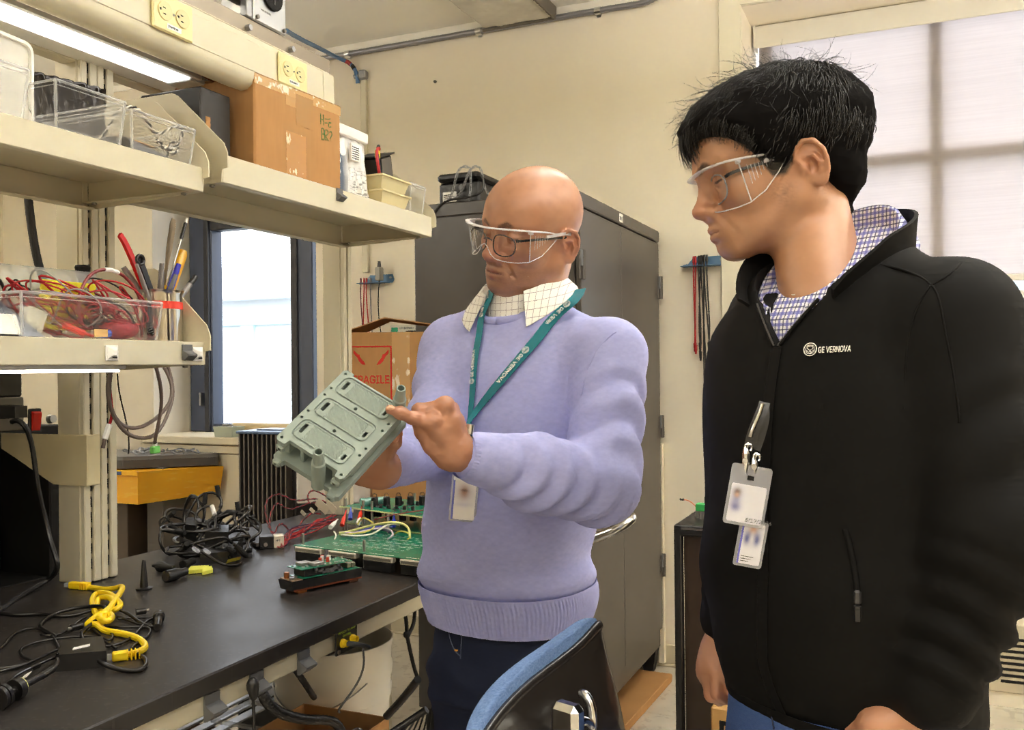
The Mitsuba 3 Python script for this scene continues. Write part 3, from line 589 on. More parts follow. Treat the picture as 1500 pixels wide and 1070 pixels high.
# ------------------------------------------------------------------ test lead racks and sign on the back wall
RACKB = mat((88, 122, 152), 0.35, 0.3)
def lead_rack(xc, zc, label):
    t = thing('lead_rack', label, 'rack', 'blue wall racks for test leads')
    y = YB
    prof = [(-0.10, -0.022), (0.085, -0.022), (0.095, -0.008), (0.085, 0.022), (-0.05, 0.022), (-0.068, 0.0), (-0.075, -0.008), (-0.10, -0.012)]
    put('plate', prism([(xc + a, zc + b) for a, b in prof], 0.003, frame((0, y, 0), (1, 0, 0), (0, 0, 1), (0, -1, 0))), RACKB, t)
    put('comb', box((xc - 0.10, y - 0.06, zc - 0.024), (xc + 0.07, y, zc - 0.021), 0.001), RACKB, t)
    for a in (-0.05, 0.075): put('screw', rod((xc + a, y - 0.003, zc + 0.004), (xc + a, y - 0.007, zc + 0.004), 0.007, 10), GALV, t)
    return t
def lead(x, z0, L, c, label, sway=0.0, tipc=None, dy=0.04):
    t = thing('test_lead', label, 'test lead', 'test leads hanging from the wall racks')
    pts = [(x, YB - dy, z0), (x + sway * 0.3, YB - dy - 0.004, z0 - L * 0.35), (x + sway, YB - dy, z0 - L * 0.75), (x + sway * 0.6, YB - dy, z0 - L)]
    put('wire', tube(pts, 0.0032, 6, 8), c, t)
    put('plug', rod((x, YB - dy, z0), (x, YB - dy, z0 + 0.03), 0.006, 10, 0.004), tipc or c, t)
    put('tip', rod(pts[-1], np.array(pts[-1]) - [0, 0, 0.04], 0.007, 10, 0.004), tipc or c, t)
lead_rack(-2.57, 1.845, 'blue wall rack with red and grey leads beside the window post')
lead(-2.655, 1.82, 0.37, mat((110, 62, 70), 0.5), 'dull red lead hanging at the end of the rack by the window', 0.01)
lead(-2.635, 1.82, 0.36, REDW, 'red lead in the middle of the rack by the window', -0.008)
lead(-2.62, 1.82, 0.34, REDW, 'red lead nearest the connector box on the rack by the window', 0.012)
lead(-2.595, 1.82, 0.35, mat((120, 118, 122), 0.5), 'grey lead hanging from the rack by the window', 0.006)
cx_ = thing('connector_box', 'small grey connector with a black knob clipped on the rack by the window', 'connector')
put('body', box((-2.545, YB - 0.08, 1.83), (-2.515, YB - 0.04, 1.90), 0.004), mat((150, 148, 138), 0.45), cx_)
put('knob', rod((-2.53, YB - 0.06, 1.90), (-2.53, YB - 0.06, 1.93), 0.010, 12, 0.007), BLACK, cx_)
put('cable', tube([(-2.53, YB - 0.06, 1.83), (-2.53, YB - 0.06, 1.6), (-2.51, YB - 0.05, 1.45), (-2.51, YB - 0.04, 1.2)], 0.003, 6), BLACK, cx_)
lead_rack(-0.86, 1.842, 'blue wall rack with black and red leads between the two men')
for k, (x, L, c, sw) in enumerate([(-0.905, 0.36, REDW, 0.003), (-0.895, 0.37, REDW, -0.004), (-0.88, 0.40, BLACK, 0.006), (-0.872, 0.36, BLACK, -0.008), (-0.865, 0.55, BLACK, 0.012), (-0.855, 0.60, BLACK, -0.004), (-0.84, 0.36, BLACK, 0.008), (-0.85, 0.52, BLACK, 0.018)]):
    lead(x, 1.835, L, c, ['outer red test lead of the pair hanging between the two men', 'inner red test lead of the pair hanging between the two men', 'fourth longest black test lead hanging between the two men', 'black test lead next to the red pair, as short as they are', 'second longest black test lead hanging between the two men', 'longest black test lead hanging between the two men', 'short black test lead at the far end of the rack between the men', 'third longest black test lead, bending toward the black jacket'][k], sw, REDW if c == REDW else BLACK, 0.03 + 0.004 * k)
sg_ = thing('wall_sign', 'small pale sign with a green badge behind the fragile carton', 'sign')
sx0, sx1, sz = -2.50, -2.28, 1.60
put('board', box((sx0, YB - 0.006, sz - 0.10), (sx1, YB, sz), 0.001), mat((206, 204, 192), 0.5), sg_)
put('badge', box((sx0 + 0.008, YB - 0.008, sz - 0.055), (sx0 + 0.045, YB - 0.006, sz - 0.012)), mat((40, 150, 110), 0.5), sg_, False)
put('dark_field', box((sx0 + 0.095, YB - 0.008, sz - 0.098), (sx1 - 0.004, YB - 0.006, sz - 0.03)), BLACKM, sg_, False)
put('lettering', print_marks(11, 0.012, (sx0 + 0.055, YB - 0.0062, sz - 0.022), (1, 0, 0), (0, 0, 1), 0.0008), GREYPL, sg_, False)

# ------------------------------------------------------------------ cartons and the far desk
def carton(name, label, lo, hi, M, open_top=False):
    t = thing(name, label, 'box')
    put('body', box(lo, hi, 0.004, M), 'cardboard', t)
    return t
fb = thing('fragile_carton', 'brown carton with a red FRAGILE print and raised flaps behind the held device', 'box')
fo, fx_, fy_ = np.array([-1.765, 2.60, 1.18]), unit((0.93, 0.37, 0)), np.array([0, 0, 1.0])
fz_ = np.cross(fx_, fy_)      # outward normal of the printed face
W, H, Dp = 0.42, 0.315, 0.30
for lo, hi, nm in (((0, 0, -0.004), (W, H, 0), 'front_panel'), ((0, 0, -Dp), (0.004, H, -0.004), 'side_panel'), ((W - 0.004, 0, -Dp), (W, H, -0.004), 'side_panel'), ((0, 0, -Dp - 0.004), (W, H, -Dp), 'rear_panel'), ((0, 0, -Dp), (W, 0.004, 0), 'bottom')):
    put(nm, obox(fo, fx_, fy_, fz_, lo, hi, 0.001), 'cardboard', fb)
def flap(o, a, b, th, M): return None
Mf = frame(fo, fx_, fy_, fz_)
for quad in ([(0.0, H, -0.004), (0.13, H + 0.055, -0.10), (0.13, H + 0.05, -0.24), (0.0, H, -0.29)], [(0.13, H + 0.057, -0.10), (W, H + 0.012, -0.06), (W, H + 0.012, -0.26), (0.13, H + 0.052, -0.24)]):
    q = np.array(quad); q2 = q + [0, -0.004, 0]
    m = hull(np.vstack([q, q2])); m.apply_transform(Mf); put('flap', m, 'cardboard', fb)
RED = mat((186, 40, 34), 0.6)
def on_box(m): m.apply_transform(Mf); return m
sq = sg.box(0.035, 0.045, 0.175, 0.27); ring = sq.difference(sg.box(0.0405, 0.0505, 0.1695, 0.2645))
pf = put('red_frame', on_box(prism(ring, 0.0006)), RED, fb, False)
tx = meshkit.text_mesh('FRAGILE', 0.026, 0.0006, True); tx.apply_translation([-(tx.bounds[0, 0] + tx.bounds[1, 0]) / 2, 0, 0]); tx.apply_scale([0.122 / (tx.bounds[1, 0] - tx.bounds[0, 0]), 1, 1]); tx.apply_translation([0.105, 0.144, 0])
put('lettering', on_box(tx), RED, pf, False)
for sx in (-1, 1):
    for sy in (-1, 1):
        z = [(0.058, 0.098), (0.046, 0.085), (0.040, 0.083), (0.036, 0.072), (0.024, 0.058), (0.020, 0.050), (0.030, 0.052), (0.040, 0.062), (0.046, 0.075), (0.058, 0.088)]
        put('crack_mark', on_box(prism(sg.Polygon([(0.105 + sx * a, 0.157 + sy * b) for a, b in z]).buffer(0.001), 0.0006)), RED, pf, False)
tp = pmat('packing_tape', lambda p, n, uv: mix(lin((188, 144, 92)), lin((226, 212, 192)), smoothstep(0.62, 0.75, fbm(p.x * 60, p.y * 60, p.z * 25))), 0.18, 0.6)
put('tape', obox(fo, fx_, fy_, fz_, (0.175, 0.02, 0), (0.235, H, 0.0005)), tp, fb, False)
lc = thing('carton', 'plain cardboard carton standing under the fragile carton', 'box')
put('body', obox(fo, fx_, fy_, fz_, (0.10, -0.265, -Dp), (W + 0.05, -0.003, -0.012), 0.003), 'cardboard', lc)
put('seam_tape', obox(fo, fx_, fy_, fz_, (0.10, -0.14, -0.0115), (W, -0.10, -0.011)), tp, lc, False)
wbx = solo('white_carton', obox(fo, fx_, fy_, fz_, (-0.16, -0.262, -0.24), (0.095, -0.10, -0.03), 0.004), mat((222, 214, 204), 0.55), 'low off-white carton beside the plain cardboard carton on the bench', 'box')

fd = thing('desk', 'grey-topped desk under the narrow window beyond the workbench', 'desk')
pg = sg.Polygon([(-5.2, 3.74), (-3.95, 3.74), (-3.55, 4.10), (-3.55, 4.105), (-5.2, 4.105)]).buffer(-0.03).buffer(0.03, quad_segs=6)
put('top', prism(pg, 0.03, M_tr(0, 0, 0.88)), mat((104, 104, 104), 0.22), fd)
put('edge', prism(pg.buffer(0.001).difference(pg.buffer(-0.02)), 0.045, M_tr(0, 0, 0.845)), mat((52, 50, 48), 0.5), fd)
put('pedestal', box((-5.1, 3.80, 0.0), (-3.98, 4.08, 0.84), 0.004), mat((58, 48, 38), 0.5), fd)
put('leg', box((-3.90, 3.86, 0.0), (-3.78, 4.08, 0.845), 0.004), mat((64, 60, 56), 0.45), fd)
yb_ = thing('parts_bin', 'yellow plastic drawer bin with a label slot under the far desk', 'bin')
YB_M = pmat('bin_plastic', lambda p, n, uv: mix(lin((240, 168, 32)), lin((246, 190, 84)), smoothstep(0.60, 0.8, fbm(p.x * 20, p.y * 14, p.z * 60)) * 0.6), 0.35, 0.5)
put('body', hull([(-4.14, 3.72, 0.66), (-3.82, 3.72, 0.66), (-4.14, 4.05, 0.69), (-3.58, 4.08, 0.69), (-4.14, 3.70, 0.838), (-3.80, 3.70, 0.838), (-4.14, 4.05, 0.838), (-3.55, 4.08, 0.838)]), YB_M, yb_)
put('lip', box((-4.15, 3.685, 0.815), (-3.79, 3.703, 0.842), 0.004), YB_M, yb_)
put('label_slot', box((-4.02, 3.682, 0.820), (-3.90, 3.686, 0.838)), mat((70, 80, 120), 0.4), yb_, False)
for k in range(9):
    a = rng.uniform(0, 6.28); cxx, cyy = rng.uniform(-4.15, -3.75), rng.uniform(3.86, 4.05)
    solo('wire_scrap', tube([(cxx + 0.07 * math.cos(a + t) * (1 + 0.3 * math.sin(3 * t)), cyy + 0.035 * math.sin(a + t), 0.914 + 0.02 * abs(math.sin(1.7 * t + k))) for t in np.linspace(0, 3.2, 7)], 0.004, 6), mat([(120, 122, 126), (160, 162, 166), (90, 94, 100)][k % 3], 0.4), 'thin grey loop of scrap wire on the far desk', 'wire', 'grey wire scraps on the far desk')
sbn = thing('small_bin', 'small pale green tray of screws on the window sill', 'tray')
c = on(331, 632, 'Y', 4.12)
z = 0.9995
bx = hull([(c[0] - 0.062, 4.10, z), (c[0] + 0.062, 4.10, z), (c[0] - 0.062, 4.19, z), (c[0] + 0.062, 4.19, z), (c[0] - 0.07, 4.093, z + 0.058), (c[0] + 0.07, 4.093, z + 0.058), (c[0] - 0.07, 4.197, z + 0.058), (c[0] + 0.07, 4.197, z + 0.058)])
inner = hull([(c[0] - 0.055, 4.107, z + 0.01), (c[0] + 0.055, 4.107, z + 0.01), (c[0] - 0.055, 4.183, z + 0.01), (c[0] + 0.055, 4.183, z + 0.01), (c[0] - 0.064, 4.10, z + 0.07), (c[0] + 0.064, 4.10, z + 0.07), (c[0] - 0.064, 4.19, z + 0.07), (c[0] + 0.064, 4.19, z + 0.07)])
put('tray', TM(MF(bx) - MF(inner)), mat((176, 186, 170), 0.45), sbn)
put('screws', cat(*[rod(np.array([c[0], 4.145, z + 0.035]) + rng.uniform(-1, 1, 3) * [0.045, 0.03, 0.01], np.array([c[0], 4.145, z + 0.06]) + rng.uniform(-1, 1, 3) * [0.05, 0.03, 0.012], 0.006, 8) for _ in range(22)]), STEEL, sbn, kind='stuff')
solo('paper_roll', cat(rod((c[0] - 0.05, 4.25, z + 0.036), (-3.10, 4.25, z + 0.036), 0.036, 24)), mat((206, 184, 140), 0.6), 'long tan paper roll lying on the window sill', 'roll')
hs_ = thing('heat_sink', 'tall dark finned heat sink standing behind the workbench', 'heat sink')
h0, h1 = on(392, 760, 'Y', 2.9), on(446, 760, 'Y', 2.9)
hx, hy = -2.33, 2.78
put('core', box((hx, hy + 0.012, 0.45), (hx + 0.235, hy + 0.15, 1.135), 0.003), mat((46, 44, 46), 0.4, 0.3), hs_)
for k in range(11): put('fin', box((hx + 0.004 + k * 0.021, hy - 0.025, 0.45), (hx + 0.011 + k * 0.021, hy + 0.013, 1.135), 0.001), mat((104, 100, 96), 0.35, 0.6), hs_, False)
put('top_plate', box((hx - 0.006, hy - 0.03, 1.135), (hx + 0.24, hy + 0.155, 1.146), 0.003), mat((92, 116, 150), 0.3, 0.3), hs_)
put('cap', box((hx + 0.05, hy + 0.02, 1.146), (hx + 0.17, hy + 0.11, 1.151), 0.002), mat((120, 140, 168), 0.3), hs_)
solo('side_stand', box((-2.36, 2.77, 0.0), (-2.08, 2.96, 0.45), 0.01), BLACKM, 'black stand carrying the finned heat sink behind the bench', 'stand')

# dark equipment behind the bench
ek = thing('equipment_rack', 'black equipment rack standing in the dark behind the bench uprights', 'rack')
put('frame', cat(box((-2.75, 0.3, 0.0), (-1.95, 0.36, 1.24), 0.004), box((-2.75, 1.62, 0.0), (-1.95, 1.68, 1.24), 0.004), box((-2.75, 0.3, 0.0), (-2.70, 1.68, 1.24)), box((-2.75, 0.3, 1.20), (-1.95, 1.68, 1.24), 0.004), box((-2.75, 0.3, 0.0), (-1.95, 1.68, 0.06))), BLACKM, ek)
for z in (0.55, 0.85): put('tray', box((-2.70, 0.36, z), (-1.96, 1.62, z + 0.02), 0.002), BLACKM, ek)
put('circuit_board', box((-2.5, 1.15, 0.88), (-2.1, 1.60, 0.99), 0.002), mat((16, 62, 56), 0.4), ek)
put('tool', rod((-2.2, 1.42, 0.99), (-2.18, 1.50, 1.02), 0.008), mat((170, 130, 20), 0.5), ek)
solo('black_crate', box((-3.65, 2.05, 0.0), (-2.95, 2.75, 0.66), 0.01), BLACKM, 'large black box added to fill the dark region below the yellow bin', 'crate')  # black box added only to keep the area below the bin dark
ins = thing('instrument', 'grey rack instrument with a red rocker switch on its face behind the upright', 'instrument')
put('case', box((-2.35, 0.6, 1.245), (-1.81, 1.44, 1.318), 0.003), mat((120, 118, 112), 0.35, 0.6), ins)
put('lid', box((-2.35, 0.6, 1.318), (-1.815, 1.44, 1.372), 0.004), mat((30, 29, 28), 0.18), ins)
q = on(50, 617, 'X', -1.81)
s = put('rocker_switch', box((-1.812, q[1] - 0.016, q[2] - 0.028), (-1.805, q[1] + 0.016, q[2] + 0.028), 0.002), BLACK, ins)
put('rocker', hull([(-1.806, q[1] - 0.011, q[2] - 0.022), (-1.806, q[1] + 0.011, q[2] - 0.022), (-1.806, q[1] - 0.011, q[2] + 0.022), (-1.806, q[1] + 0.011, q[2] + 0.022), (-1.797, q[1] - 0.010, q[2] + 0.018), (-1.797, q[1] + 0.010, q[2] + 0.018), (-1.803, q[1] + 0.01, q[2] - 0.02), (-1.803, q[1] - 0.01, q[2] - 0.02)]), mat((214, 40, 24), 0.3), s)
q2 = on(73, 614, 'X', -1.81)
put('knob', rod(q2, q2 + [0.012, 0, 0], 0.011, 16, 0.009), STEEL, ins)
cdp = [on(18, 618, 'X', -1.74), on(34, 622, 'X', -1.70), on(46, 650, 'X', -1.70), on(55, 710, 'X', -1.70), on(66, 760, 'X', -1.70), on(76, 800, 'X', -1.68), on(84, 828, 'X', -1.66), on(72, 848, 'Z', BT + 0.02), on(40, 868, 'Z', BT + 0.005), on(2, 892, 'Z', BT + 0.005), on(-60, 930, 'Z', BT + 0.005)]
pc = thing('mains_cable', 'black mains cord with a plug running from the grey instrument down to the bench', 'cord')
put('cable', tube(cdp, 0.0055, 8, 8), BLACK, pc)
put('plug', hull(np.vstack([np.array([[-1.805, q[1] - 0.10 + a, 1.272 + b] for a in (0, 0.035) for b in (0, 0.03)]), np.array([[-1.75, q[1] - 0.095 + a, 1.275 + b] for a in (0, 0.03) for b in (0, 0.025)])])), BLACK, pc)
# mirrored shelf of the bench behind
bs = thing('far_shelf', 'cream shelf with an end bracket on the far side of the uprights', 'shelf')
put('deck', box((-2.12, 0.4, 1.395), (-1.80, 1.44, 1.44), 0.002), CREAM, bs)
put('end_bracket', prism([(-1.80, 1.60), (-1.90, 1.60), (-2.09, 1.46), (-2.10, 1.40), (-1.80, 1.40)], 0.004, frame((0, 1.442, 0), (1, 0, 0), (0, 0, 1), (0, -1, 0))), CREAM, bs)
solo('tan_bag', sdf_mesh(lambda P: s_ell(P, (-1.93, 1.22, 1.465), (0.055, 0.075, 0.032)), (-2.02, 1.1, 1.42), (-1.86, 1.32, 1.51), 0.006), mat((140, 110, 70), 0.7), 'small tan bag lying on the far side shelf behind the wire bin', 'bag', smooth=True)
# ------------------------------------------------------------------ on the shelves
def clear_bin(label, x0, x1, y0, y1, z, h, taper=0.008, rim=True, group='clear plastic bins on the shelves'):
    """An open clear tray: four thin leaning walls, a floor, and thick corners and rim that show."""
    t = thing('clear_bin', label, 'bin', group)
    lo = [(x0 + taper, y0 + taper), (x1 - taper, y0 + taper), (x1 - taper, y1 - taper), (x0 + taper, y1 - taper)]; hi = [(x0, y0), (x1, y0), (x1, y1), (x0, y1)]
    v = [(*p, z + 0.001) for p in lo] + [(*p, z + h) for p in hi]
    f = []
    for i in range(4): f += [[i, (i + 1) % 4, 4 + (i + 1) % 4], [i, 4 + (i + 1) % 4, 4 + i]]
    f += [[0, 2, 1], [0, 3, 2]]
    put('walls', trimesh.Trimesh(v, f, process=False), 'clear_plastic', t, False)
    ring = [(*p, z + h) for p in hi] + [(*hi[0], z + h)]
    put('rim', cat(*[tube([ring[i], ring[i + 1]], 0.0026, 6, smooth=False) for i in range(4)], *[tube([(*p, z + h - 0.008) for p in (hi[i], hi[(i + 1) % 4])], 0.001, 5, smooth=False) for i in range(4)]), 'clear_edge', t, True)
    for a, b in zip(lo, hi): put('corner', tube([(*a, z + 0.002), (*b, z + h)], 0.0028, 6, smooth=False), 'clear_edge', t, True)
    return t
ZM, ZU, ZL = 1.787, 1.828, 1.430
clear_bin('clear bin at the picture edge in front of the white lid', -1.42, -1.338, 0.86, 1.078, ZM, 0.085)
clear_bin('empty clear bin between the white lid and the bin of twisted wires', -1.60, -1.345, 1.135, 1.288, ZM, 0.087)
clear_bin('clear bin with black and white twisted wires at the shelf end', -1.57, -1.338, 1.296, 1.462, ZM, 0.075)
ld = thing('tub_lid', 'white plastic tub lid with a small blue triangle emblem standing on the middle shelf', 'lid')
Ml = frame((-1.415, 1.145, ZM + 0.002), unit((0.12, -1, 0)), (0, 0, 1), unit((-1, -0.12, 0)) * 1.0) @ M_tr(0.14, 0.079, 0)
pl_ = rrect(0.28, 0.158, 0.018)
put('panel', prism(pl_.buffer(-0.004), 0.004, Ml), mat((214, 212, 206), 0.45), ld)
put('rim', prism(pl_.difference(pl_.buffer(-0.006)), 0.014, Ml @ M_tr(0, 0, -0.006)), WHT, ld)
def on_lid(m): m.apply_transform(frame((-1.4175, 1.145, ZM + 0.002), unit((0, 1, 0)), (0, 0, 1), (1, 0, 0)) @ M_tr(-0.14, 0.079, 0.004)); return m
em = put('emblem', on_lid(prism(sg.Polygon([(0.078, 0.018), (0.106, 0.018), (0.092, 0.043)]).difference(sg.Point(0.092, 0.026).buffer(0.006)), 0.0005)), mat((34, 66, 140), 0.5), ld, False)
put('swoosh', on_lid(prism(sg.Polygon([(0.08, 0.012), (0.106, 0.02), (0.106, 0.015), (0.082, 0.008)]), 0.0006)), mat((60, 120, 170), 0.5), em, False)
for k in range(5):
    tx = print_marks([13, 11, 5, 9, 9][k], 0.0045, (0, 0, 0), (1, 0, 0), (0, 1, 0), 0.0004, k); tx.apply_transform(M_tr(0.072 + 0.009 * k, 0.0, 0) @ M_rot((0, 0, 1), -90)); put('lettering', on_lid(tx), GREYPL, ld, False)
bgm = mat((34, 30, 30), 0.14, 0.35)
def crumple(o, x, y, w, h, amp, th, seed, taper=0.0):
    """A crumpled pouch standing in the plane of x and y, with thickness."""
    n, m_ = 40, 30; u, v = np.meshgrid(np.linspace(-0.5, 0.5, n), np.linspace(0, 1, m_), indexing='ij')
    nr = np.cross(x, y); q = np.stack([u * 9, v * 5, u * 0 + seed], -1)
    bul = th * np.clip((1 - (2 * u) ** 4) * np.clip(4 * v * (1 - v) + 0.15, 0, 1), 0.06, 1)
    fold = amp * (meshkit.fbm(q, 3, seed) - 0.5) * 2 + amp * 0.7 * np.sin(u * 34 + 3 * meshkit.noise(q, seed))
    P = np.asarray(o) + (u * w * (1 - taper * v))[..., None] * x + (v * h)[..., None] * y
    V = np.vstack([(P + nr * (bul + fold)[..., None]).reshape(-1, 3), (P - nr * (bul - fold * 0.6)[..., None]).reshape(-1, 3)]); F = []
    N = n * m_
    for i in range(n - 1):
        for j in range(m_ - 1):
            a, b, c, d = i * m_ + j, (i + 1) * m_ + j, (i + 1) * m_ + j + 1, i * m_ + j + 1
            F += [[a, b, c], [a, c, d], [N + a, N + c, N + b], [N + a, N + d, N + c]]
    edge = [i * m_ for i in range(n)] + [(n - 1) * m_ + j for j in range(1, m_)] + [i * m_ + m_ - 1 for i in range(n - 2, -1, -1)] + [j for j in range(m_ - 2, 0, -1)]
    for a, b in zip(edge, edge[1:] + edge[:1]): F += [[a, N + a, b], [b, N + a, N + b]]
    return trimesh.Trimesh(V, F, process=False)
solo('dark_pouch', crumple((-1.60, 1.385, ZM), unit((0.25, 1, 0)), np.array([0, 0, 1.0]), 0.155, 0.19, 0.006, 0.014, 3), bgm, 'shiny dark antistatic bag standing behind the empty clear bin', 'bag', smooth=True)
pb_ = thing('power_brick', 'dark grey wedge-shaped adapter lying in the bin of twisted wires', 'adapter')
put('body', hull([(-1.36, 1.33, ZM + 0.003), (-1.36, 1.44, ZM + 0.003), (-1.46, 1.31, ZM + 0.004), (-1.46, 1.42, ZM + 0.004), (-1.365, 1.31, ZM + 0.030), (-1.365, 1.40, ZM + 0.016), (-1.46, 1.31, ZM + 0.042), (-1.46, 1.42, ZM + 0.034)]), mat((58, 58, 58), 0.4), pb_)
put('tape_film', hull([(-1.37, 1.325, ZM + 0.031), (-1.37, 1.395, ZM + 0.026), (-1.44, 1.33, ZM + 0.050), (-1.44, 1.41, ZM + 0.044), (-1.37, 1.325, ZM + 0.029), (-1.44, 1.41, ZM + 0.040)]), mat((214, 140, 40), 0.25), pb_)
tw = thing('twisted_pair', 'black and white twisted wire looping over the rim of the shelf-end bin', 'wire')
core = spline([(-1.45, 1.24, ZM + 0.02), (-1.40, 1.30, ZM + 0.05), (-1.38, 1.31, ZM + 0.085), (-1.37, 1.35, ZM + 0.088), (-1.37, 1.39, ZM + 0.055), (-1.36, 1.43, ZM + 0.078), (-1.36, 1.45, ZM + 0.07), (-1.37, 1.42, ZM + 0.03), (-1.38, 1.40, ZM + 0.045), (-1.365, 1.43, ZM + 0.025), (-1.37, 1.445, ZM + 0.045), (-1.375, 1.42, ZM + 0.012)], 16)
tt = np.arange(len(core)) * 0.9; o = np.stack([np.cos(tt), np.sin(tt) * 0.5, np.sin(tt)], 1) * 0.0022
put('black_wire', tube(core + o, 0.0019, 5, smooth=False), BLACK, tw, True); put('white_wire', tube(core - o, 0.0019, 5, smooth=False), WHT, tw, True)

crt = thing('cardboard_carton', 'taped brown cardboard carton with green handwriting on the upper shelf', 'box')
Mc = M_rot((0, 0, 1), -3, (-1.4, 1.70, 0))
c0, c1 = (-1.625, 1.692, ZU + 0.001), (-1.372, 2.012, ZU + 0.222)
put('body', box(c0, c1, 0.004, Mc), 'cardboard', crt)
put('top_flaps', cat(box((c0[0], c0[1], c1[2]), (-1.502, c1[1], c1[2] + 0.003), 0.001, Mc), box((-1.498, c0[1], c1[2]), (c1[0] + 0.001, c1[1], c1[2] + 0.003), 0.001, Mc)), 'cardboard', crt)
clr_tape = pmat('clear_tape', lambda p, n, uv: mix(lin((196, 152, 98)), lin((240, 228, 206)), smoothstep(0.56, 0.7, fbm(p.x * 30, p.y * 70, p.z * 50))), 0.15, 0.6)
put('tape', box((c1[0], c0[1], c1[2] - 0.022), (c1[0] + 0.0006, c1[1], c1[2] + 0.001), 0, Mc), clr_tape, crt, False)
put('tape', box((c1[0], 1.835, c1[2] - 0.085), (c1[0] + 0.0008, 1.90, c1[2] - 0.01), 0, Mc), mat((170, 128, 78), 0.2), crt, False)
put('tape', box((c1[0], 1.80, c1[2] - 0.045), (c1[0] + 0.0005, 1.835, c1[2] - 0.008), 0, Mc), tp, crt, False)
put('tape', box((c1[0], 1.80, ZU + 0.012), (c1[0] + 0.0005, 1.872, ZU + 0.115), 0, Mc), pmat('wrinkled_tape', lambda p, n, uv: mix(lin((186, 136, 82)), lin((236, 214, 184)), smoothstep(0.66, 0.74, fbm(p.x * 60, p.y * 90, p.z * 40))), 0.12, 0.6), crt, False)
put('bottom_gap', box((c1[0] - 0.002, c0[1] + 0.01, ZU + 0.004), (c1[0] + 0.0008, c1[1] - 0.01, ZU + 0.009), 0, Mc), mat((70, 46, 24), 0.8), crt, False)
GRN = mat((78, 112, 60), 0.6)
def pen(o, strokes, s):
    ms = []
    for st_ in strokes: ms.append(tube([(c1[0] + 0.0006, o[0] + a * s, o[1] + b * s) for a, b in st_], 0.0011, 5, 4))
    m = cat(*ms); m.apply_transform(Mc); return m
put('handwriting', pen((1.93, c1[2] - 0.062), [[(0, 0), (0, 1.2)], [(0.5, 0), (0.5, 1.2)], [(0, 0.6), (0.5, 0.6)], [(0.75, 0.35), (1.2, 0.4)], [(0.8, 0.8), (1.2, 0.85)], [(1.4, 0.9), (1.75, 1.0)], [(1.85, 0.5), (1.5, 0.4), (1.45, 0.1), (1.9, 0.15)], [(1.5, 0.55), (1.9, 0.6)]], 0.022), GRN, crt, True)
put('handwriting', pen((1.934, c1[2] - 0.098), [[(0, 0), (0, 1.2)], [(0, 1.2), (0.4, 1.1), (0.35, 0.7), (0, 0.6), (0.45, 0.5), (0.4, 0.05), (0, 0)], [(0.75, 0), (0.75, 1.2), (1.1, 1.1), (1.05, 0.7), (0.75, 0.6), (1.2, 0)], [(1.45, 1.0), (1.7, 1.2), (1.85, 0.9), (1.6, 0.5), (1.62, 0.3)], [(1.62, 0.05), (1.63, 0.08)]], 0.022), GRN, crt, True)
bb = thing('black_box', 'black cardboard box with a small white square print beside the carton', 'box')
put('body', box((-1.60, 1.575, ZU + 0.001), (-1.425, 1.672, ZU + 0.168), 0.003), mat((26, 25, 25), 0.5), bb)
sqr = sg.box(0, 0, 0.038, 0.030).difference(sg.box(0.002, 0.002, 0.036, 0.028))
put('square_print', prism(sqr, 0.0004, frame((-1.505, 1.575, ZU + 0.095), (1, 0, 0), (0, 0, 1), (0, -1, 0))), WHT, bb, False)
put('lettering', print_marks(6, 0.006, (-1.496, 1.575, ZU + 0.106), (1, 0, 0), (0, 0, 1), 0.0004), WHT, bb, False)
put('torn_flap', box((-1.426, 1.59, ZU + 0.055), (-1.424, 1.605, ZU + 0.105), 0.0005), 'cardboard', bb, False)
# silvery pouch leaning on the carton
pch = thing('foil_pouch', 'crinkled silver and white antistatic pouch with a printed label beside the carton', 'bag')
def f_pouch(p, n, uv):
    a = smoothstep(0.55, 0.6, fbm(p.y * 30, p.z * 14, 2.0)) * smoothstep(2.09, 2.06, p.y) * smoothstep(2.01, 1.96, p.z)
    b = smoothstep(0.62, 0.66, noise(p.y * 130, p.z * 420, 1.0)) * smoothstep(2.08, 2.10, p.y) * smoothstep(1.93, 1.90, p.z)
    return mix(mix(lin((226, 226, 224)), lin((74, 88, 108)), a), lin((70, 72, 76)), b * 0.7)
pmat('pouch_skin', f_pouch, 0.25, 0.6)
put('skin', crumple((-1.385, 2.107, ZU + 0.002), unit((0.06, 1, 0)), unit((-0.10, 0, 1)), 0.155, 0.185, 0.004, 0.012, 11, 0.04), 'pouch_skin', pch, True)
put('label', box((-1.379, 2.085, ZU + 0.105), (-1.3725, 2.125, ZU + 0.15), 0.0003), WHT, pch, False)
put('print', cat(*[box((-1.3728, 2.088, ZU + 0.109 + k * 0.006), (-1.3722, 2.122, ZU + 0.112 + k * 0.006)) for k in range(6)]), GREYPL, pch, False, kind='stuff')
put('header_strip', box((-1.397, 2.03, ZU + 0.168), (-1.383, 2.186, ZU + 0.196), 0.002), WHT, pch)
BEI = mat((206, 192, 146), 0.45)
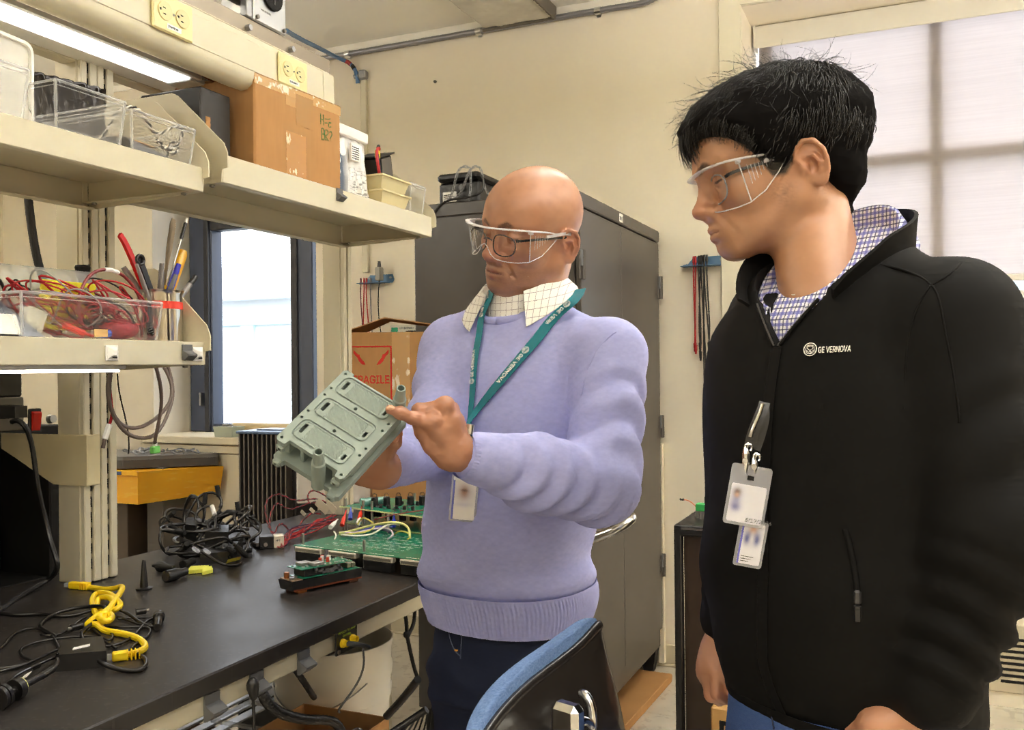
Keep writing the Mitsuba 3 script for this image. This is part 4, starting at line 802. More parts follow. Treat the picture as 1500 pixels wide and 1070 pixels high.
def beige_bin(label, x0, x1, y0, y1, z, h, lip=True):
    t = thing('beige_bin', label, 'bin', 'beige bins on the upper shelf')
    a = hull([(x, y, z) for x in (x0 + 0.012, x1 - 0.012) for y in (y0 + 0.012, y1 - 0.012)] + [(x, y, z + h) for x in (x0, x1) for y in (y0, y1)])
    b = hull([(x, y, z + 0.004) for x in (x0 + 0.015, x1 - 0.015) for y in (y0 + 0.015, y1 - 0.015)] + [(x, y, z + h + 0.01) for x in (x0 + 0.002, x1 - 0.002) for y in (y0 + 0.002, y1 - 0.002)])
    put('tray', TM(MF(a) - MF(b)), BEI, t)
    r = sg.box(x0 - 0.004, y0 - 0.004, x1 + 0.004, y1 + 0.004).difference(sg.box(x0 + 0.001, y0 + 0.001, x1 - 0.001, y1 - 0.001))
    put('rim', prism(r, 0.005, M_tr(0, 0, z + h - 0.003)), BEI, t)
    return t
beige_bin('lower of the two stacked beige bins under the black battery', -1.52, -1.345, 2.195, 2.345, ZU, 0.042)
beige_bin('upper of the two stacked beige bins holding the black battery', -1.52, -1.345, 2.195, 2.345, ZU + 0.046, 0.038)
beige_bin('beige bin farther back behind the stacked beige bins', -1.64, -1.535, 2.24, 2.44, ZU, 0.125)
bt = thing('battery', 'black battery block with red and black leads lying in the upper beige bin', 'battery')
Mb = M_rot((0, 0, 1), 12, (-1.41, 2.28, 0)) @ M_rot((1, 0, 0), 18, (-1.41, 2.28, ZU + 0.12))
put('block', box((-1.455, 2.235, ZU + 0.085), (-1.39, 2.345, ZU + 0.155), 0.004, Mb), BLACK, bt)
put('end_face', box((-1.391, 2.25, ZU + 0.09), (-1.387, 2.338, ZU + 0.15), 0.001, Mb), mat((60, 58, 58), 0.12), bt)
put('lid_edge', box((-1.46, 2.228, ZU + 0.155), (-1.38, 2.352, ZU + 0.160), 0.001, Mb), BLACK, bt)
put('rest', box((-1.46, 2.225, ZU + 0.06), (-1.38, 2.32, ZU + 0.09), 0.004), BLACKM, bt)
put('red_lead', tube([(-1.372, 2.225, ZU + 0.08), (-1.36, 2.198, ZU + 0.11), (-1.365, 2.20, ZU + 0.145), (-1.38, 2.235, ZU + 0.168), (-1.41, 2.275, ZU + 0.162)], 0.0045, 8), REDW, bt)
put('black_lead', tube([(-1.375, 2.24, ZU + 0.08), (-1.365, 2.21, ZU + 0.115), (-1.372, 2.215, ZU + 0.15), (-1.39, 2.25, ZU + 0.178), (-1.42, 2.29, ZU + 0.165)], 0.0045, 8), BLACK, bt)
put('connector', cbox((-1.372, 2.215, ZU + 0.145), (0.012, 0.014, 0.022), 0.002), mat((222, 190, 40), 0.4), bt)
clear_bin('clear bin of glassware at the far end of the upper shelf', -1.53, -1.345, 2.352, 2.440, ZU, 0.088)
for k, (a, b, r) in enumerate(((-1.38, 2.38, 0.020), (-1.40, 2.415, 0.017), (-1.44, 2.39, 0.020))):
    solo('glass_dome', sdf_mesh(lambda P: np.abs(s_ell(P, (a, b, ZU + 0.022), (r, r, r))) - 0.0008, (a - 0.03, b - 0.03, ZU - 0.002), (a + 0.03, b + 0.03, ZU + 0.05), 0.002), 'clear_plastic', 'small clear dome lying in the clear bin at the far shelf end', 'dome', 'clear domes in the far bin', smooth=True)

# lower shelf: bin of wires, steel cup with pens and tools, bag, brush
clear_bin('large clear bin overflowing with coloured wires on the lowest shelf', -1.60, -1.338, 1.06, 1.368, ZL, 0.074)
def knot(c, r, n, seed, flat=0.5):
    g = np.random.default_rng(seed); a0 = g.uniform(0, 6.28); pts = []
    for k in range(n):
        a = a0 + k * g.uniform(1.0, 1.6); q = g.uniform(0.5, 1.0)
        pts.append(np.asarray(c) + [r[0] * q * math.cos(a) * 0.8, r[1] * q * math.cos(a + 0.9), r[2] * q * math.sin(a)])
    return pts
wl_ = [(REDW, 0.0022), (REDW, 0.0018), (BLACK, 0.0018), (mat((110, 24, 30), 0.5), 0.0022), (mat((150, 150, 148), 0.5), 0.0016), (REDW, 0.0016), (BLACK, 0.0016), (mat((196, 60, 70), 0.45), 0.0018)]
for k in range(16):
    c, r = wl_[k % 8]
    cc = (-1.42 + 0.05 * math.sin(k * 2.1), 1.235 + 0.075 * math.sin(k * 1.3), ZL + 0.062 + 0.012 * math.cos(k))
    nm_ = {REDW: 'red', BLACK: 'black'}.get(c, 'grey' if k % 8 == 4 else 'dark red' if k % 8 == 3 else 'pink')
    solo('loose_wire', tube(knot(cc, (0.05, 0.085, 0.048), 8 + k % 3, 40 + k), r, 5, 8), c, f'{nm_} wire tangled in the large clear bin', 'wire', 'tangled wires in the large clear bin', smooth=True)
hp = thing('wire_loop', 'big brown-red wire hoop with a white sleeve arching over the large clear bin', 'wire')
arc = [(-1.36, 1.205, ZL + 0.02), (-1.362, 1.195, ZL + 0.07), (-1.365, 1.225, ZL + 0.118), (-1.366, 1.27, ZL + 0.130), (-1.366, 1.315, ZL + 0.112), (-1.362, 1.345, ZL + 0.06), (-1.36, 1.335, ZL + 0.03)]
put('wire', tube(arc, 0.003, 8, 10), mat((120, 40, 42), 0.4), hp); sp = spline(arc, 10); put('sleeve', tube(sp[27:35], 0.0042, 8, smooth=False), WHT, hp)
solo('yellow_card', box((-1.46, 1.18, ZL + 0.02), (-1.457, 1.30, ZL + 0.112), 0.0005, M_rot((0, 1, 0), 14, (-1.458, 1.24, ZL + 0.02))), mat((246, 240, 60), 0.6), 'bright yellow paper card standing among the wires in the bin', 'card')
solo('plastic_bag', crumple((-1.50, 1.225, ZL + 0.01), unit((0.1, 1, 0)), unit((0.12, 0, 1)), 0.25, 0.128, 0.005, 0.03, 8, 0.1), 'pouch_film', 'clear plastic bag with a green board behind the yellow card', 'bag', smooth=True)
solo('green_board', box((-1.515, 1.17, ZL + 0.09), (-1.44, 1.27, ZL + 0.093), 0.0005, M_rot((1, 0, 0), 6, (-1.47, 1.22, ZL + 0.09))), mat((40, 130, 90), 0.4), 'green circuit board poking out of the plastic bag', 'circuit board')
rc = thing('red_clip', 'bright red test clip lying at the bottom of the large clear bin', 'clip')
put('body', rod((-1.352, 1.155, ZL + 0.022), (-1.352, 1.195, ZL + 0.010), 0.006, 10), mat((232, 56, 34), 0.35), rc); put('jaw', rod((-1.352, 1.195, ZL + 0.010), (-1.352, 1.215, ZL + 0.006), 0.003, 8), mat((232, 56, 34), 0.35), rc)
solo('blue_plug', rod((-1.352, 1.235, ZL + 0.01), (-1.352, 1.252, ZL + 0.011), 0.007, 12), mat((50, 90, 210), 0.4), 'small blue plug beside the red wires in the large clear bin', 'plug')
solo('red_cloth', sdf_mesh(lambda P: s_ell(P, (-1.39, 1.31, ZL + 0.022), (0.035, 0.04, 0.02)) + 0.006 * (meshkit.fbm(P * 60, 3, 2) - 0.5), (-1.45, 1.25, ZL), (-1.34, 1.37, ZL + 0.06), 0.004), mat((140, 22, 36), 0.6), 'crumpled dark red bundle in the corner of the large clear bin', 'bundle', smooth=True)
hel = lambda p, n, r: np.array([p[0] + (np.asarray(p[1]) - p[0]) * t + r * np.array([0.6 * math.cos(t * n * 6.283), math.sin(t * n * 6.283), 0.25 * math.sin(t * n * 6.283)]) for t in np.linspace(0, 1, n * 10)])
solo('spiral_cable', cat(tube(hel(np.array([(-1.345, 1.345, ZL + 0.012), (-1.36, 1.352, ZL + 0.066)]), 11, 0.0065), 0.0022, 6, smooth=False), tube([(-1.36, 1.352, ZL + 0.066), (-1.365, 1.36, ZL + 0.075), (-1.36, 1.366, ZL + 0.05)], 0.0022, 6)), BLACK, 'coiled black cord standing at the end of the large clear bin', 'cord', smooth=True)
solo('bin_label', box((-1.3375, 1.205, ZL + 0.004), (-1.3365, 1.235, ZL + 0.018)), mat((206, 168, 110), 0.6), 'small tan paper label on the front of the large clear bin', 'label')
solo('white_connector', box((-1.40, 1.09, ZL + 0.004), (-1.37, 1.125, ZL + 0.055), 0.003, M_rot((1, 0, 0), -22, (-1.385, 1.1, ZL + 0.01))), mat((206, 204, 184), 0.4), 'pale plastic connector leaning inside the large clear bin', 'connector')

ab = thing('antistatic_bag', 'grey antistatic bag with a white label at the near end of the lowest shelf', 'bag')
put('skin', hull([(-1.36, 0.90, ZL + 0.002), (-1.355, 1.118, ZL + 0.002), (-1.56, 0.90, ZL + 0.002), (-1.56, 1.05, ZL + 0.002), (-1.40, 0.90, ZL + 0.085), (-1.41, 1.055, ZL + 0.078), (-1.52, 0.90, ZL + 0.085), (-1.50, 1.04, ZL + 0.075)]), mat((84, 90, 100), 0.16, 0.3), ab)
put('label', box((-1.3545, 0.96, ZL + 0.004), (-1.353, 1.072, ZL + 0.04), 0.0, M_rot((0, 1, 0), -20, (-1.354, 1, ZL + 0.004))), WHT, ab, False)
br = thing('brush', 'small black-bristled brush with a bright handle standing behind the large clear bin', 'brush')
b0 = on(121, 400, 'X', -1.60)
put('bristles', lathe([[0, -0.03], [0.005, -0.03], [0.016, 0.012], [0.013, 0.016], [0, 0.014]], 18, M_tr(b0)), BLACKM, br)
put('handle', tube([b0 - [0, 0, 0.028], b0 - [0, -0.004, 0.08], b0 - [0, -0.006, 0.15]], 0.0045, 8), CHROME, br)
solo('thick_cable', tube([on(41, 288, 'X', -1.66), on(46, 330, 'X', -1.66), on(56, 385, 'X', -1.66), on(70, 430, 'X', -1.66), on(80, 470, 'X', -1.66), (-1.66, on(84, 490, 'X', -1.66)[1], ZL + 0.012)], 0.0085, 10), RUBBER, 'thick black cable curving down from the middle shelf behind the wire bin', 'cable', smooth=True)

cup = thing('pen_cup', 'polished steel cup with a red tape band holding pens and tools', 'cup')
CC = np.array([-1.398, 1.424, ZL])
put('wall', lathe([[0, 0.001], [0.042, 0.001], [0.043, 0.004], [0.043, 0.096], [0.047, 0.102], [0.0475, 0.104], [0.0455, 0.104], [0.041, 0.096], [0.041, 0.005], [0, 0.004]], 40, M_tr(CC)), mat((196, 190, 180), 0.10, 1.0), cup)
bd_ = put('tape_band', lathe([[0.0433, 0.066], [0.0437, 0.066], [0.0437, 0.081], [0.0433, 0.081]], 40, M_tr(CC)), mat((236, 64, 48), 0.4), cup)
def into(px_, py_, r=0.025, back=0.0, xb=None):
    tip = on(px_, py_, 'X', CC[0] + back); d = tip - CC; d[2] = 0
    n = np.linalg.norm(d); base = CC + [0, 0, 0.008] + (-d / max(n, 1e-6)) * min(r, n)
    return base, tip
def stick(name, label, cat_, px_, py_, rad, c, tipc=None, back=0.0, r=0.024, tail=0.25, r2=None):
    b, t = into(px_, py_, r, back); k = thing(name, label, cat_); m = b + (t - b) * (1 - tail)
    put('barrel', rod(b, m, rad, 14), c, k); put('cap', rod(m, t, rad * (1.0 if r2 is None else 1), 14, r2 or rad * 0.75), tipc or c, k); return k
GR = mat((122, 120, 118), 0.4)
stick('pen', 'grey rounded pen leaning behind the red scissors in the steel cup', 'pen', 181, 392, 0.007, mat((140, 138, 134), 0.4), back=-0.02)
stick('pen', 'silver pen with a clip standing at the near side of the steel cup', 'pen', 200, 387, 0.0045, mat((168, 166, 162), 0.3, 0.5), back=0.028, r=0.01)
stick('pen', 'fat grey marker standing upright in the middle of the steel cup', 'pen', 237, 386, 0.0078, GR, back=0.01, r=0.01, tail=0.5, r2=0.0045)
stick('pen', 'thin grey pencil between the amber screwdriver and the fat grey marker', 'pen', 258, 402, 0.0048, mat((128, 128, 130), 0.35), back=0.03, r=0.02)
stick('pen', 'blue ballpoint pen against the amber screwdriver handle', 'pen', 262, 387, 0.0068, mat((40, 36, 170), 0.35), back=0.02, r=0.015)
stick('pen', 'grey marker with a black tip slanting out of the steel cup', 'pen', 287, 405, 0.0062, mat((136, 134, 132), 0.4), BLACK, back=0.0, r=0.03, tail=0.14, r2=0.005)
b, t = into(268, 368, 0.02, -0.005); k = thing('screwdriver', 'screwdriver with a translucent amber handle in the steel cup', 'screwdriver')
m = b + (t - b) * 0.25; put('shaft', rod(b, m, 0.003, 10), STEEL, k)
x, y, z = basis(t - m); put('handle', lathe([[0, 0], [0.008, 0.002], [0.0105, 0.01], [0.0095, 0.03], [0.011, 0.05], [0.0115, np.linalg.norm(t - m) - 0.008], [0.008, np.linalg.norm(t - m)], [0, np.linalg.norm(t - m)]], 12, frame(m, x, y, z)), mat((236, 168, 20), 0.12, coat=1.0), k)
b, t = into(274, 320, 0.02, 0.01); k = thing('screwdriver', 'long thin screwdriver blade with a dark sleeve pointing up from the steel cup', 'screwdriver')
put('shaft', rod(b, b + (t - b) * 0.82, 0.0028, 10), STEEL, k); put('sleeve', rod(b + (t - b) * 0.82, b + (t - b) * 0.96, 0.0036, 10), BLACK, k); put('tip', rod(b + (t - b) * 0.96, t, 0.0036, 10, 0.003), WHT, k); put('handle', rod(b, b + (t - b) * 0.42, 0.0075, 10), mat((230, 176, 30), 0.2), k)
b, t = into(254, 321, 0.02, -0.015); k = thing('spatula', 'flat steel spatula blade standing tallest at the back of the steel cup', 'spatula')
x, y, z = basis(t - b, (1, 0, 0)); L = np.linalg.norm(t - b)
put('blade', prism(sg.Polygon([(-0.0045, 0), (0.0045, 0), (0.0045, L * 0.62), (0.0082, L * 0.75), (0.0085, L * 0.95), (0.005, L), (-0.005, L), (-0.008, L * 0.95), (-0.0078, L * 0.75), (-0.0045, L * 0.62)]), 0.0016, frame(b, np.array([0, 1, 0]) - z * z[1], z, unit(np.cross(np.array([0, 1, 0]) - z * z[1], z)))), mat((150, 136, 112), 0.25, 0.9), k)
b, t = into(175, 344, 0.03, 0.0); k = thing('scissors', 'scissors with tall red handles leaning out of the steel cup', 'scissors')
put('handle', ribbon([b + (t - b) * 0.3, b + (t - b) * 0.55 + [0, -0.004, 0], b + (t - b) * 0.85 + [0, 0.003, 0], t], (1, 0.3, 0), [0.012, 0.014, 0.014, 0.011], 0.006), mat((196, 24, 30), 0.35), k); put('blade', ribbon([b, b + (t - b) * 0.32], (1, 0.3, 0), 0.009, 0.002, 4), STEEL, k)
b, t = into(203, 378, 0.028, 0.022); k = thing('scissors', 'black-handled scissors standing in front of the red ones', 'scissors')
put('handle', ribbon([b + (t - b) * 0.3, b + (t - b) * 0.6, t], (1, 0.2, 0), [0.010, 0.014, 0.015], 0.007), BLACK, k); ang = np.linspace(0, 6.283, 15); put('finger_ring', tube([t + [0.004, 0.009 * math.cos(a), 0.009 * math.sin(a) - 0.004] for a in ang], 0.0032, 8, smooth=False), BLACK, k); put('blade', ribbon([b, b + (t - b) * 0.32], (1, 0.2, 0), 0.008, 0.002, 4), STEEL, k)

# cables looped under the lower shelf
CAB = mat((106, 92, 84), 0.45)
def lp(pts, r, c, label, ends=()):
    t = thing('hanging_cable', label, 'cable', 'cables hanging under the lowest shelf')
    p = [on(a, b, 'X', -1.50 - 0.012 * k) for k, (a, b) in enumerate(pts)]; p[0][2] = max(p[0][2], 1.383)
    put('sheath', tube(p, r, 8, 10), c, t); return t, p
t, p = lp([(163, 538), (160, 570), (163, 598), (178, 622), (205, 626), (232, 610), (250, 585), (250, 560), (240, 538)], 0.0042, CAB, 'brown looped cable hanging highest under the lowest shelf')
t, p = lp([(165, 538), (158, 575), (166, 608), (185, 634), (210, 642), (232, 632), (248, 600), (253, 575), (246, 538)], 0.0042, CAB, 'brown looped cable hanging lowest under the lowest shelf')
t, p = lp([(228, 538), (236, 575), (235, 605), (229, 636), (227, 650)], 0.004, mat((96, 80, 74), 0.45), 'brown cable ending in a green connector under the lowest shelf')
put('connector', cbox(p[-1] - [0, 0, 0.014], (0.012, 0.022, 0.016), 0.002, None), mat((110, 200, 96), 0.4), t); put('collar', cbox(p[-1] - [0, 0, 0.002], (0.008, 0.008, 0.010), 0.001), WHT, t)
t, p = lp([(166, 538), (161, 570), (164, 600), (160, 622)], 0.003, REDW, 'thin cable ending in a white crimp connector beside the upright')
put('connector', rod(p[-1], p[-1] + [0.0, -0.012, -0.03], 0.006, 8), WHT, t); put('pin', rod(p[-1] + [0, -0.012, -0.03], p[-1] + [0, -0.017, -0.048], 0.004, 8), mat((70, 56, 48), 0.5), t)
solo('thin_cable', tube([on(172, 548, 'X', -1.78), on(178, 590, 'X', -1.8), on(186, 625, 'X', -1.8), on(188, 665, 'X', -1.82)], 0.0018, 5), BLACK, 'very thin black wire hanging behind the upright over the far desk', 'wire')
# ------------------------------------------------------------------ on the workbench
def bp(x, y, h=0.0): return on(x, y, 'Z', BT + h)
def gb(x, y, h=0.0): return on(x, y, 'Z', BT) + [0, 0, h]
cone = thing('probe_cone', 'black pointed probe cap standing alone on the bench top', 'cap')
put('cap', lathe([[0, 0], [0.016, 0], [0.0165, 0.004], [0.0085, 0.006], [0.0075, 0.02], [0.0035, 0.060], [0.0022, 0.063], [0, 0.063]], 24, M_tr(bp(211, 864))), BLACK, cone)
# yellow network cable
yc = thing('network_cable', 'knotted yellow network cable lying across the bench top', 'cable')
H = 0.006
yp = [(112, 858, H), (140, 862, H), (165, 863, 0.010), (178, 860, 0.018), (172, 875, 0.02), (160, 893, 0.02), (150, 912, 0.012), (140, 898, 0.008), (135, 882, 0.008), (142, 870, 0.010), (158, 870, 0.016), (172, 880, 0.02), (174, 890, 0.018), (160, 897, 0.010), (143, 890, H), (146, 877, 0.012), (160, 876, 0.018), (164, 887, 0.02), (153, 897, 0.02), (146, 906, 0.02), (158, 910, 0.02), (161, 900, 0.02), (150, 899, 0.022), (138, 906, 0.018), (128, 915, 0.008), (140, 915, 0.012), (150, 922, 0.006), (175, 928, H), (200, 935, H), (212, 945, H), (208, 953, H), (190, 959, H), (176, 961, H)]
put('jacket', tube([bp(*q) for q in yp], 0.0056, 10, 8), YEL, yc)
for a, b, lab_ in (((113, 858), (99, 857), 0), ((176, 961), (160, 963), 1)):
    pa, pb = bp(*a, 0.008), bp(*b, 0.008); x, y, z = basis(pb - pa); L = np.linalg.norm(pb - pa)
    put('boot', obox(pa, x, y, z, (-0.007, -0.007, -0.012), (0.007, 0.007, L * 0.75), 0.002), YEL, yc)
    for k in range(4): put('boot_rib', obox(pa, x, y, z, (-0.0078, -0.0078, -0.012 - 0.006 * k), (0.0078, 0.0078, -0.0095 - 0.006 * k), 0.001), YEL, yc)
    put('plug', obox(pa, x, y, z, (-0.006, -0.004, L * 0.75), (0.006, 0.004, L * 1.2), 0.001), 'clear_edge', yc)
# thin black cables and probes at the near end
BLK2 = mat((13, 12, 12), 0.32)
def cable(pts, r, label, h=0.004, c=BLK2):
    return solo('bench_cable', tube([bp(q[0], q[1], q[2] if len(q) > 2 else h) for q in pts], r, 8, 8), c, label, 'cable', 'thin black cables at the near end of the bench', smooth=True)
cable([(-30, 894), (8, 900), (30, 901), (60, 900), (90, 903), (120, 899), (150, 889, 0.014), (165, 890, 0.016), (185, 898, 0.01), (205, 912), (222, 918), (236, 908)], 0.0032, 'black cable curving over the yellow knot to the probe')
cable([(82, 933), (60, 920), (62, 912), (85, 898, 0.006), (120, 890, 0.012), (150, 889, 0.018), (154, 893, 0.018), (140, 910, 0.014), (122, 925, 0.008), (120, 935), (132, 952), (150, 972, 0.01), (175, 981), (203, 982), (213, 975), (212, 966), (198, 958)], 0.0036, 'thicker black cable sweeping in a wide loop below the yellow plug')
cable([(-40, 960), (0, 950), (20, 930), (45, 921), (65, 924), (80, 938), (86, 950), (84, 958, 0.03)], 0.0024, 'thin black cable arching at the near end past the power brick')
cable([(-40, 984), (0, 980), (40, 972), (75, 956), (100, 949), (140, 948), (170, 945), (190, 936), (205, 922), (220, 908), (232, 906)], 0.0026, 'thin black cable running from the picture edge to the probe tip')
cable([(-40, 990), (0, 984), (45, 970), (38, 965), (30, 956), (35, 948), (60, 940), (100, 934), (130, 933), (155, 941), (170, 950)], 0.0022, 'thin black cable with a flat loop left of the power brick'.replace('left of', 'beside'))
cable([(60, 930), (85, 930), (110, 915), (126, 905)], 0.0024, 'short black cable passing the silver plug')
cable([(133, 917), (145, 930), (160, 938), (165, 932), (158, 925), (140, 915)], 0.0022, 'small black loop under the yellow knot')
cable([(172, 907), (190, 906), (215, 905), (230, 905)], 0.002, 'short thin lead beside the black connector')
cable([(172, 905), (195, 912), (215, 916), (234, 908)], 0.002, 'short sagging lead beside the black connector')
cable([(192, 952), (205, 940), (218, 930), (216, 920), (195, 919), (160, 918)], 0.0026, 'black lead bending back under the yellow cable')
def capsule(name, label, a, b, r, cat_='plug', tipc=None, ha=0.008, hb=0.008):
    pa, pb = bp(*a, ha), bp(*b, hb); t = thing(name, label, cat_)
    put('body', rod(pa, pb, r, 12), BLK2, t); put('tip', rod(pb, pb + (pb - pa) * 0.3, r * 0.5, 10), tipc or STEEL, t); return t
capsule('jack_plug', 'black jack plug with a silver tip lying against the yellow knot', (120, 917), (104, 921), 0.006)
capsule('jack_plug', 'black jack plug with a silver tip near the upright probe', (199, 897), (214, 895), 0.006)
pr_ = thing('probe', 'black ribbed probe with a pointed tip at the end of its cable', 'probe')
pa, pb = bp(232, 908, 0.01), bp(236, 884, 0.012); x, y, z = basis(pb - pa); L = np.linalg.norm(pb - pa)
put('grip', lathe([[0, -0.05], [0.006, -0.05], [0.0075, 0], [0.010, 0.004], [0.010, 0.010], [0.0075, 0.012], [0.0075, 0.016], [0.0105, 0.018], [0.0105, 0.026], [0.007, 0.03], [0.006, 0.036], [0, 0.036]], 20, frame(pa, x, y, z)), BLK2, pr_)
put('tip', lathe([[0, 0.036], [0.0045, 0.036], [0.0012, 0.062], [0, 0.063]], 14, frame(pa, x, y, z)), GREYPL, pr_)
bk = thing('power_adapter', 'flat black power adapter with a white label among the thin cables', 'adapter')
q = [bp(82, 985), bp(156, 978), bp(150, 955), bp(92, 962)]
put('case', hull([*q, *[a + [0, 0, 0.026] for a in q]]), BLK2, bk)
lq = [bp(106, 953, 0.0262), bp(132, 947, 0.0262), bp(132, 944, 0.0262), bp(108, 949.5, 0.0262)]
lq = [a * [1, 1, 1] for a in lq]
put('label', hull([*lq, *[a + [0, 0, 0.0008] for a in lq]]), WHT, bk, False)
p2_ = thing('scope_probe', 'long black oscilloscope probe with ringed collars pointing to the picture corner', 'probe')
ax_ = [bp(84, 966, 0.03), bp(78, 980, 0.024), bp(62, 990, 0.018), bp(32, 1006, 0.016)]
put('strain_relief', tube(ax_[:3], [0.0028, 0.0045], 10), BLK2, p2_)
for k in range(9):
    u = k / 9; c_ = ax_[1] + (ax_[2] - ax_[1]) * u; put('relief_ring', lathe([[0.003, -0.0008], [0.0055, -0.0008], [0.0055, 0.0008], [0.003, 0.0008]], 12, frame(c_, *basis(ax_[2] - ax_[1]))), BLK2, p2_)
put('handle', tube([ax_[2], ax_[3], bp(14, 1016, 0.014), bp(-4, 1024, 0.012)], [0.0055, 0.006, 0.007, 0.006], 12), BLK2, p2_)
for (a, b), r in (((26, 1009), 0.015), ((22, 1011), 0.015), ((4, 1020), 0.017), ((-2, 1024), 0.017)):
    put('collar', lathe([[0.004, -0.003], [r, -0.003], [r, 0.003], [0.004, 0.003]], 20, frame(bp(a, b, 0.015), *basis(ax_[3] - ax_[2]))), BLK2, p2_)
put('yellow_ring', lathe([[0.006, -0.0012], [0.0125, -0.0012], [0.0125, 0.0012], [0.006, 0.0012]], 18, frame(bp(30, 1006, 0.015), *basis(ax_[3] - ax_[2]))), mat((216, 206, 140), 0.5), p2_)
tg = thing('tag_lead', 'short black lead with a small white tag by the oscilloscope probe', 'lead')
put('wire', tube([bp(14, 1000, 0.02), bp(28, 988, 0.02), bp(44, 980, 0.014), bp(55, 975, 0.01), bp(75, 966, 0.006), bp(100, 960, 0.004)], 0.002, 6), BLK2, tg)
put('grip', rod(bp(44, 981, 0.012), bp(56, 975, 0.01), 0.0045, 10), BLK2, tg)
tq = bp(38, 991, 0.005); put('tag', box(tq - [0.009, 0.006, 0.0], tq + [0.009, 0.006, 0.001], 0, M_rot((1, -1, 0), 38, tq)), WHT, tg, False)

# heap of black cables, adapters, flashlight and notes
cc0 = bp(296, 800)
def loop_cable(c, rx, ry, zc, tilt, ph, label, r=0.0036, turns=1.6, seed=0):
    g = np.random.default_rng(seed); pts = []
    for k in range(int(turns * 9)):
        a = ph + k * 0.70; w = 1 + 0.16 * g.uniform(-1, 1); L_ = np.array([rx * w * math.cos(a), ry * w * math.sin(a), 0])
        R = M_rot((math.cos(ph), math.sin(ph), 0), tilt)[:3, :3]; q = np.asarray(c) + R @ L_ + [0, 0, zc]; q[2] = max(q[2], BT + 0.004); pts.append(q)
    t = thing('coiled_cable', label, 'cable', 'heap of coiled black cables')
    put('cable', tube(pts, r, 7, 7), BLK2, t, True)
    d = unit(pts[-1] - pts[-2]); put('plug', rod(pts[-1], pts[-1] + d * 0.03, 0.0062, 10), BLACKM, t)
    return t
LB = 'black cable coiled in the heap beyond the upright probe cap'
for k in range(15):
    g = np.random.default_rng(100 + k)
    c = bp(265 + 80 * g.uniform(0, 1), 800 + 26 * g.uniform(-0.7, 1)); zc = 0.010 + 0.06 * g.uniform(0, 1) * (1 if k % 3 else 0.3)
    loop_cable(c, 0.055 + 0.03 * g.uniform(), 0.045 + 0.025 * g.uniform(), zc, g.uniform(-50, 50), g.uniform(0, 6.28), LB, 0.0032 + 0.001 * g.uniform(), 1.3 + 0.8 * g.uniform(), k)
for k, (a, b, h) in enumerate(((285, 795, 0.07), (300, 795, 0.085), (330, 800, 0.05), (250, 812, 0.03))):
    loop_cable(bp(a, b), 0.035, 0.05, h, 75, 0.6 * k, LB, 0.0034, 1.25, 60 + k)
# tall hoop over the heap
solo('cable_hoop', tube([gb(272, 800, 0.05), gb(271, 796, 0.075), gb(272, 796, 0.10), gb(280, 797, 0.128), gb(288, 798, 0.125), gb(288, 800, 0.08)], 0.0032, 8), BLK2, 'tallest black hoop of cable sticking up from the heap', 'cable', smooth=True)
solo('cable_hoop', tube([gb(288, 804, 0.06), gb(295, 802, 0.10), gb(310, 801, 0.105), gb(316, 802, 0.09), gb(315, 806, 0.05)], 0.0032, 8), BLK2, 'black hoop with a pale sleeve at the back of the heap', 'cable', smooth=True)
solo('cable_sleeve', rod(gb(311, 801, 0.106), gb(315, 803, 0.086), 0.006, 10), WHT, 'pale paper sleeve on the rear hoop of the cable heap', 'sleeve')
def slab(name, label, cat_, quad, h0, h1, m, **k):
    q = [bp(a, b) for a, b in quad]
    return solo(name, hull([*[a + [0, 0, h0] for a in q], *[a + [0, 0, h1] for a in q]]), m, label, cat_, **k)
slab('adapter', 'black power adapter standing at the back of the cable heap', 'adapter', [(272, 812), (287, 814), (288, 800), (274, 800)], 0.03, 0.075, BLACK)
slab('adapter', 'long black adapter with gold contacts in front of the cable heap', 'adapter', [(293, 828), (352, 822), (350, 808), (296, 812)], 0.0, 0.026, BLACK)
slab('adapter', 'square black adapter with a bright rim in the middle of the cable heap', 'adapter', [(300, 812), (335, 812), (335, 800), (303, 800)], 0.026, 0.055, BLK2)
for k in range(3): slab('contact', 'gold contact strip on the long black adapter', 'contact', [(297 + 11 * k, 826 - k), (303 + 11 * k, 825.5 - k), (303 + 11 * k, 825 - k), (297 + 11 * k, 825.5 - k)], 0.008, 0.014, mat((206, 178, 120), 0.3, 0.8), group='gold contacts')
yn = bp(350, 822)
solo('sticky_note', hull([bp(331, 826, 0.012), bp(352, 820, 0.012), bp(353, 816, 0.036), bp(334, 820, 0.028), bp(331, 826, 0.011), bp(352, 820, 0.011), bp(353, 816, 0.035), bp(334, 820, 0.027)]), mat((246, 226, 80), 0.6), 'bright yellow note with an orange patch at the edge of the cable heap', 'note')
solo('orange_tag', hull([bp(347, 819.5, 0.020), bp(353, 818, 0.020), bp(353, 815.5, 0.038), bp(347, 817, 0.036), bp(347, 819.3, 0.0195), bp(353, 817.8, 0.0195)]), mat((226, 110, 50), 0.5), 'small orange patch beside the yellow note on the heap', 'tag')
for q, lb in (([(274, 842), (300, 840), (306, 834), (280, 835)], 'yellow folded paper under the front cable of the heap'), ([(296, 844), (312, 840), (310, 835), (298, 838)], 'smaller yellow folded paper at the front of the heap')):
    slab('yellow_paper', lb, 'paper', q, 0.001, 0.009, mat((226, 226, 90), 0.6))
fl_ = thing('flashlight', 'short black flashlight with a bright lens in front of the cable heap', 'flashlight')
pa, pb = bp(262, 840, 0.013), bp(243, 845, 0.013); x, y, z = basis(pb - pa)
